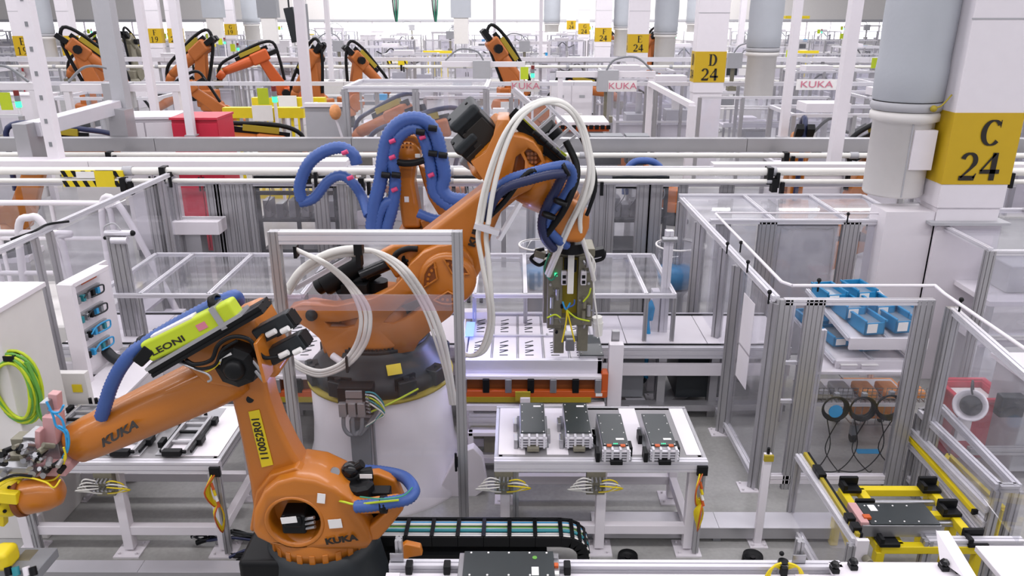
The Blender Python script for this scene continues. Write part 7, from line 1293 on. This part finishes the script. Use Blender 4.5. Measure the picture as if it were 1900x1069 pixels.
part('trousers', MB().cyl(at_(.1, 0, .95), at_(.11, 0, .1), .11, .08, n=12).cyl(at_(-.1, 0, .95), at_(-.11, 0, .1), .11, .08, n=12), 'black', pr); part('hair', MB().ball(at_(0, 0, 1.7), .105, 1, 1, .95, n=12), 'ink', pr)
# second enclosure beyond column C
zt = 1.79; c = atz(1838, 465, zt); YR = c.y; XR = c.x
e2 = thing('guard_enclosure', 'clear guard enclosure beyond column C 24 with pale benches inside', 'enclosure', (XR, YR, 0), 'guard enclosures')
for x in (XR, XR+1.3, XR+2.6): part('post', MB().extr((x, YR, 0), (x, YR, zt), .09, .06, up=(0, 1, 0), nw=2), 'alu', e2)
for z in (zt, .9, .12): part('rail', MB().extr((XR, YR, z-.02), (XR+2.6, YR, z-.02), .05), 'alu_light', e2)
part('top_rail', MB().extr((XR, YR, zt), (XR, YR+1.6, zt), .05), 'alu_light', e2); part('top_rail', MB().extr((XR+1.3, YR, zt), (XR+1.3, YR+1.6, zt), .05), 'alu_light', e2); part('post', MB().extr((XR, YR+1.6, 0), (XR, YR+1.6, zt), .06), 'alu', e2); part('top_rail', MB().extr((XR, YR+1.6, zt), (XR+2.6, YR+1.6, zt), .05), 'alu_light', e2)
part('pane', MB().b2((XR+.05, YR-.004, .15), (XR+2.6, YR+.004, zt-.05)), 'pane_milky', e2); part('roof_pane', MB().b2((XR, YR, zt-.01), (XR+2.6, YR+1.6, zt)), 'pane', e2)
for z, m_ in ((1.2, 'white_gloss'), (.75, 'white')): part('bench', MB().b2((XR+.2, YR+.15, z-.05), (XR+2.5, YR+1.4, z)), m_, e2)
for x in (XR+.25, XR+2.4): part('bench_leg', MB().bar((x, YR+.2, 0), (x, YR+.2, 1.15), .05), 'alu', e2)
part('machine_box', MB().b2((XR+.5, YR+.4, 1.2), (XR+1.1, YR+1.0, 1.5)), 'grey', e2, bev=.02)
c = aty(1885, 790, 6.0); t = thing('machine_housing', 'grey steel machine housing with dark lens beyond the bay guard', 'machine', (c.x, 6.1, 0)); part('housing', MB().b2((aty(1915, 700, 6.0).x, 6.0, .1), (aty(1858, 700, 6.0).x+.9, 6.5, .98)), 'grey', t, bev=.01); part('lid', MB().b2((aty(1908, 700, 6.0).x, 5.98, .98), (aty(1858, 700, 6.0).x+.9, 6.55, 1.02)), 'white', t); part('dark_block', MB().b2(aty(1862, 738, 5.9), aty(1885, 765, 6.0)), 'dark_base', t, bev=.01); part('frame_rail', MB().extr((aty(1800, 790, 6.0).x, 5.95, .35), (aty(1858, 790, 6).x+1, 5.95, .35), .06), 'alu', t)
# dark test benches behind the first guard row
for x0, x1, lab in ((478, 622, 'dark framed test bench behind the first guard row, beneath the blue hoses'), (1138, 1236, 'dark framed test bench behind the first guard row, beside the wrist of the big robot'), (842, 890, 'narrow black test bench seen behind the big robot arm')):
    a, b = aty(x0, 360, 10.5).x, aty(x1, 360, 10.5).x; t = thing('test_bench', lab, 'bench', ((a+b)/2, 10.5, 0), 'dark test benches')
    for x in (a, b, (a+b)/2): part('post', MB().bar((x, 10.5, 0), (x, 10.5, 1.85), .05), 'dark_base', t)
    for z in (1.85, 1.25, .8): part('shelf', MB().b2((a, 10.48, z-.05), (b, 11.2, z)), 'dark_base', t)
    for i in range(6): x = a+(i+.5)*(b-a)/6; part('device', MB().b2((x-.05, 10.55, 1.25), (x+.05, 10.8, 1.25+R.uniform(.1, .3))), R.choice(['steel', 'grey', 'white', 'alu']), t, bev=.005)
    for i in range(4): x = a+(i+.5)*(b-a)/4; part('wire', MB().tube([(x, 10.5, 1.8), (x+.06, 10.45, 1.6), (x-.05, 10.5, 1.4), (x+.02, 10.6, 1.3)], .008, n=5), 'grey_mid', t)
c = aty(352, 422, 9.6); t = thing('white_box', 'plain white box beside the slotted posts behind the tunnel cover', 'box', c); part('body', MB().b2(aty(322, 436, 9.6), V((aty(404, 412, 9.6).x, 9.9, aty(404, 412, 9.6).z))), 'white', t, bev=.006); part('stand', MB().b2((c.x-.1, 9.65, 0), (c.x+.1, 9.85, aty(322, 436, 9.6).z)), 'alu', t)
for px, lab in ((1000, 'clear bowl of blue parts behind the tunnel cover, beside the hanging gripper'), (1252, 'clear bowl of blue parts behind the tunnel cover, beside the guard enclosure')):
    c = aty(px, 500, 9.2); c.z = .7; t = thing('parts_bowl', lab, 'bowl', (c.x, 9.2, .7), 'clear parts bowls'); part('bowl', MB().lathe([(.0, .7), (.2, .72), (.24, .95), (.25, 1.25), (.24, 1.25), (.23, .95)], (c.x, 9.2, 0), n=28), 'pane', t); part('rim', MB().lathe([(.24, 1.24), (.26, 1.25), (.26, 1.265), (.24, 1.265)], (c.x, 9.2, 0), n=28), 'sticker', t); part('blue_parts', MB().lathe([(0, .72), (.19, .73), (.22, .95), (0, .97)], (c.x, 9.2, 0), n=20), 'bin_blue', t); part('stand', MB().lathe([(.2, 0), (.13, .1), (.13, .6), (.2, .7), (0, .7)], (c.x, 9.2, 0), n=16), 'grey', t)
for k in protos: drop(protos[k])

for key in sorted({(k, r) for k, r, x, o in placed}):      # each copy named by its place in its row, counted from the columns marked 19
    L_ = sorted([(x, o) for k, r, x, o in placed if (k, r) == key], key=lambda q: q[0])
    for i, (x, o) in enumerate(L_): o['label'] = '%s %s, %s from the 19 side' % (names[key[0]], key[1], ORD[i]) if len(L_) > 1 else '%s %s, the only one' % (names[key[0]], key[1])

for x0, x1, lab in ((1098, 1152, 'dark green black box beyond the grey cable trunk, nearer the big robot'), (1164, 1200, 'smaller dark green black box beyond the grey cable trunk')):
    a, b = aty(x0, 268, 12.9), aty(x1, 306, 12.9); t = thing('dark_box', lab, 'box', (a.x, 12.9, 0), 'dark boxes beyond the trunk'); part('body', MB().b2((a.x, 12.9, b.z), (b.x, 13.2, a.z+.1)), 'dark_base', t, bev=.01); part('lid', MB().b2((a.x-.02, 12.88, a.z+.1), (b.x+.02, 13.22, a.z+.14)), 'grey_mid', t); part('stand', MB().b2((a.x+.05, 12.95, 0), (b.x-.05, 13.15, b.z)), 'grey', t)
t = thing('hose_arch', 'blue hose arch with black loops behind the thick tube rail beside the big robot wrist', 'hose', aty(1195, 320, 10.9))
for px, m_, r_ in (([(1160, 360), (1162, 320), (1175, 302), (1195, 298), (1215, 302), (1228, 318), (1232, 350)], 'blue_hose', .05), ([(1178, 350), (1180, 335), (1198, 328), (1220, 332), (1232, 345), (1236, 360)], 'black', .03)): hose([(x, y, 10.7) for x, y in px], r_, m_, t)
part('stand', MB().b2(aty(1190, 345, 10.75), V((aty(1202, 345, 10.75).x, 10.85, 0))), 'alu', t)
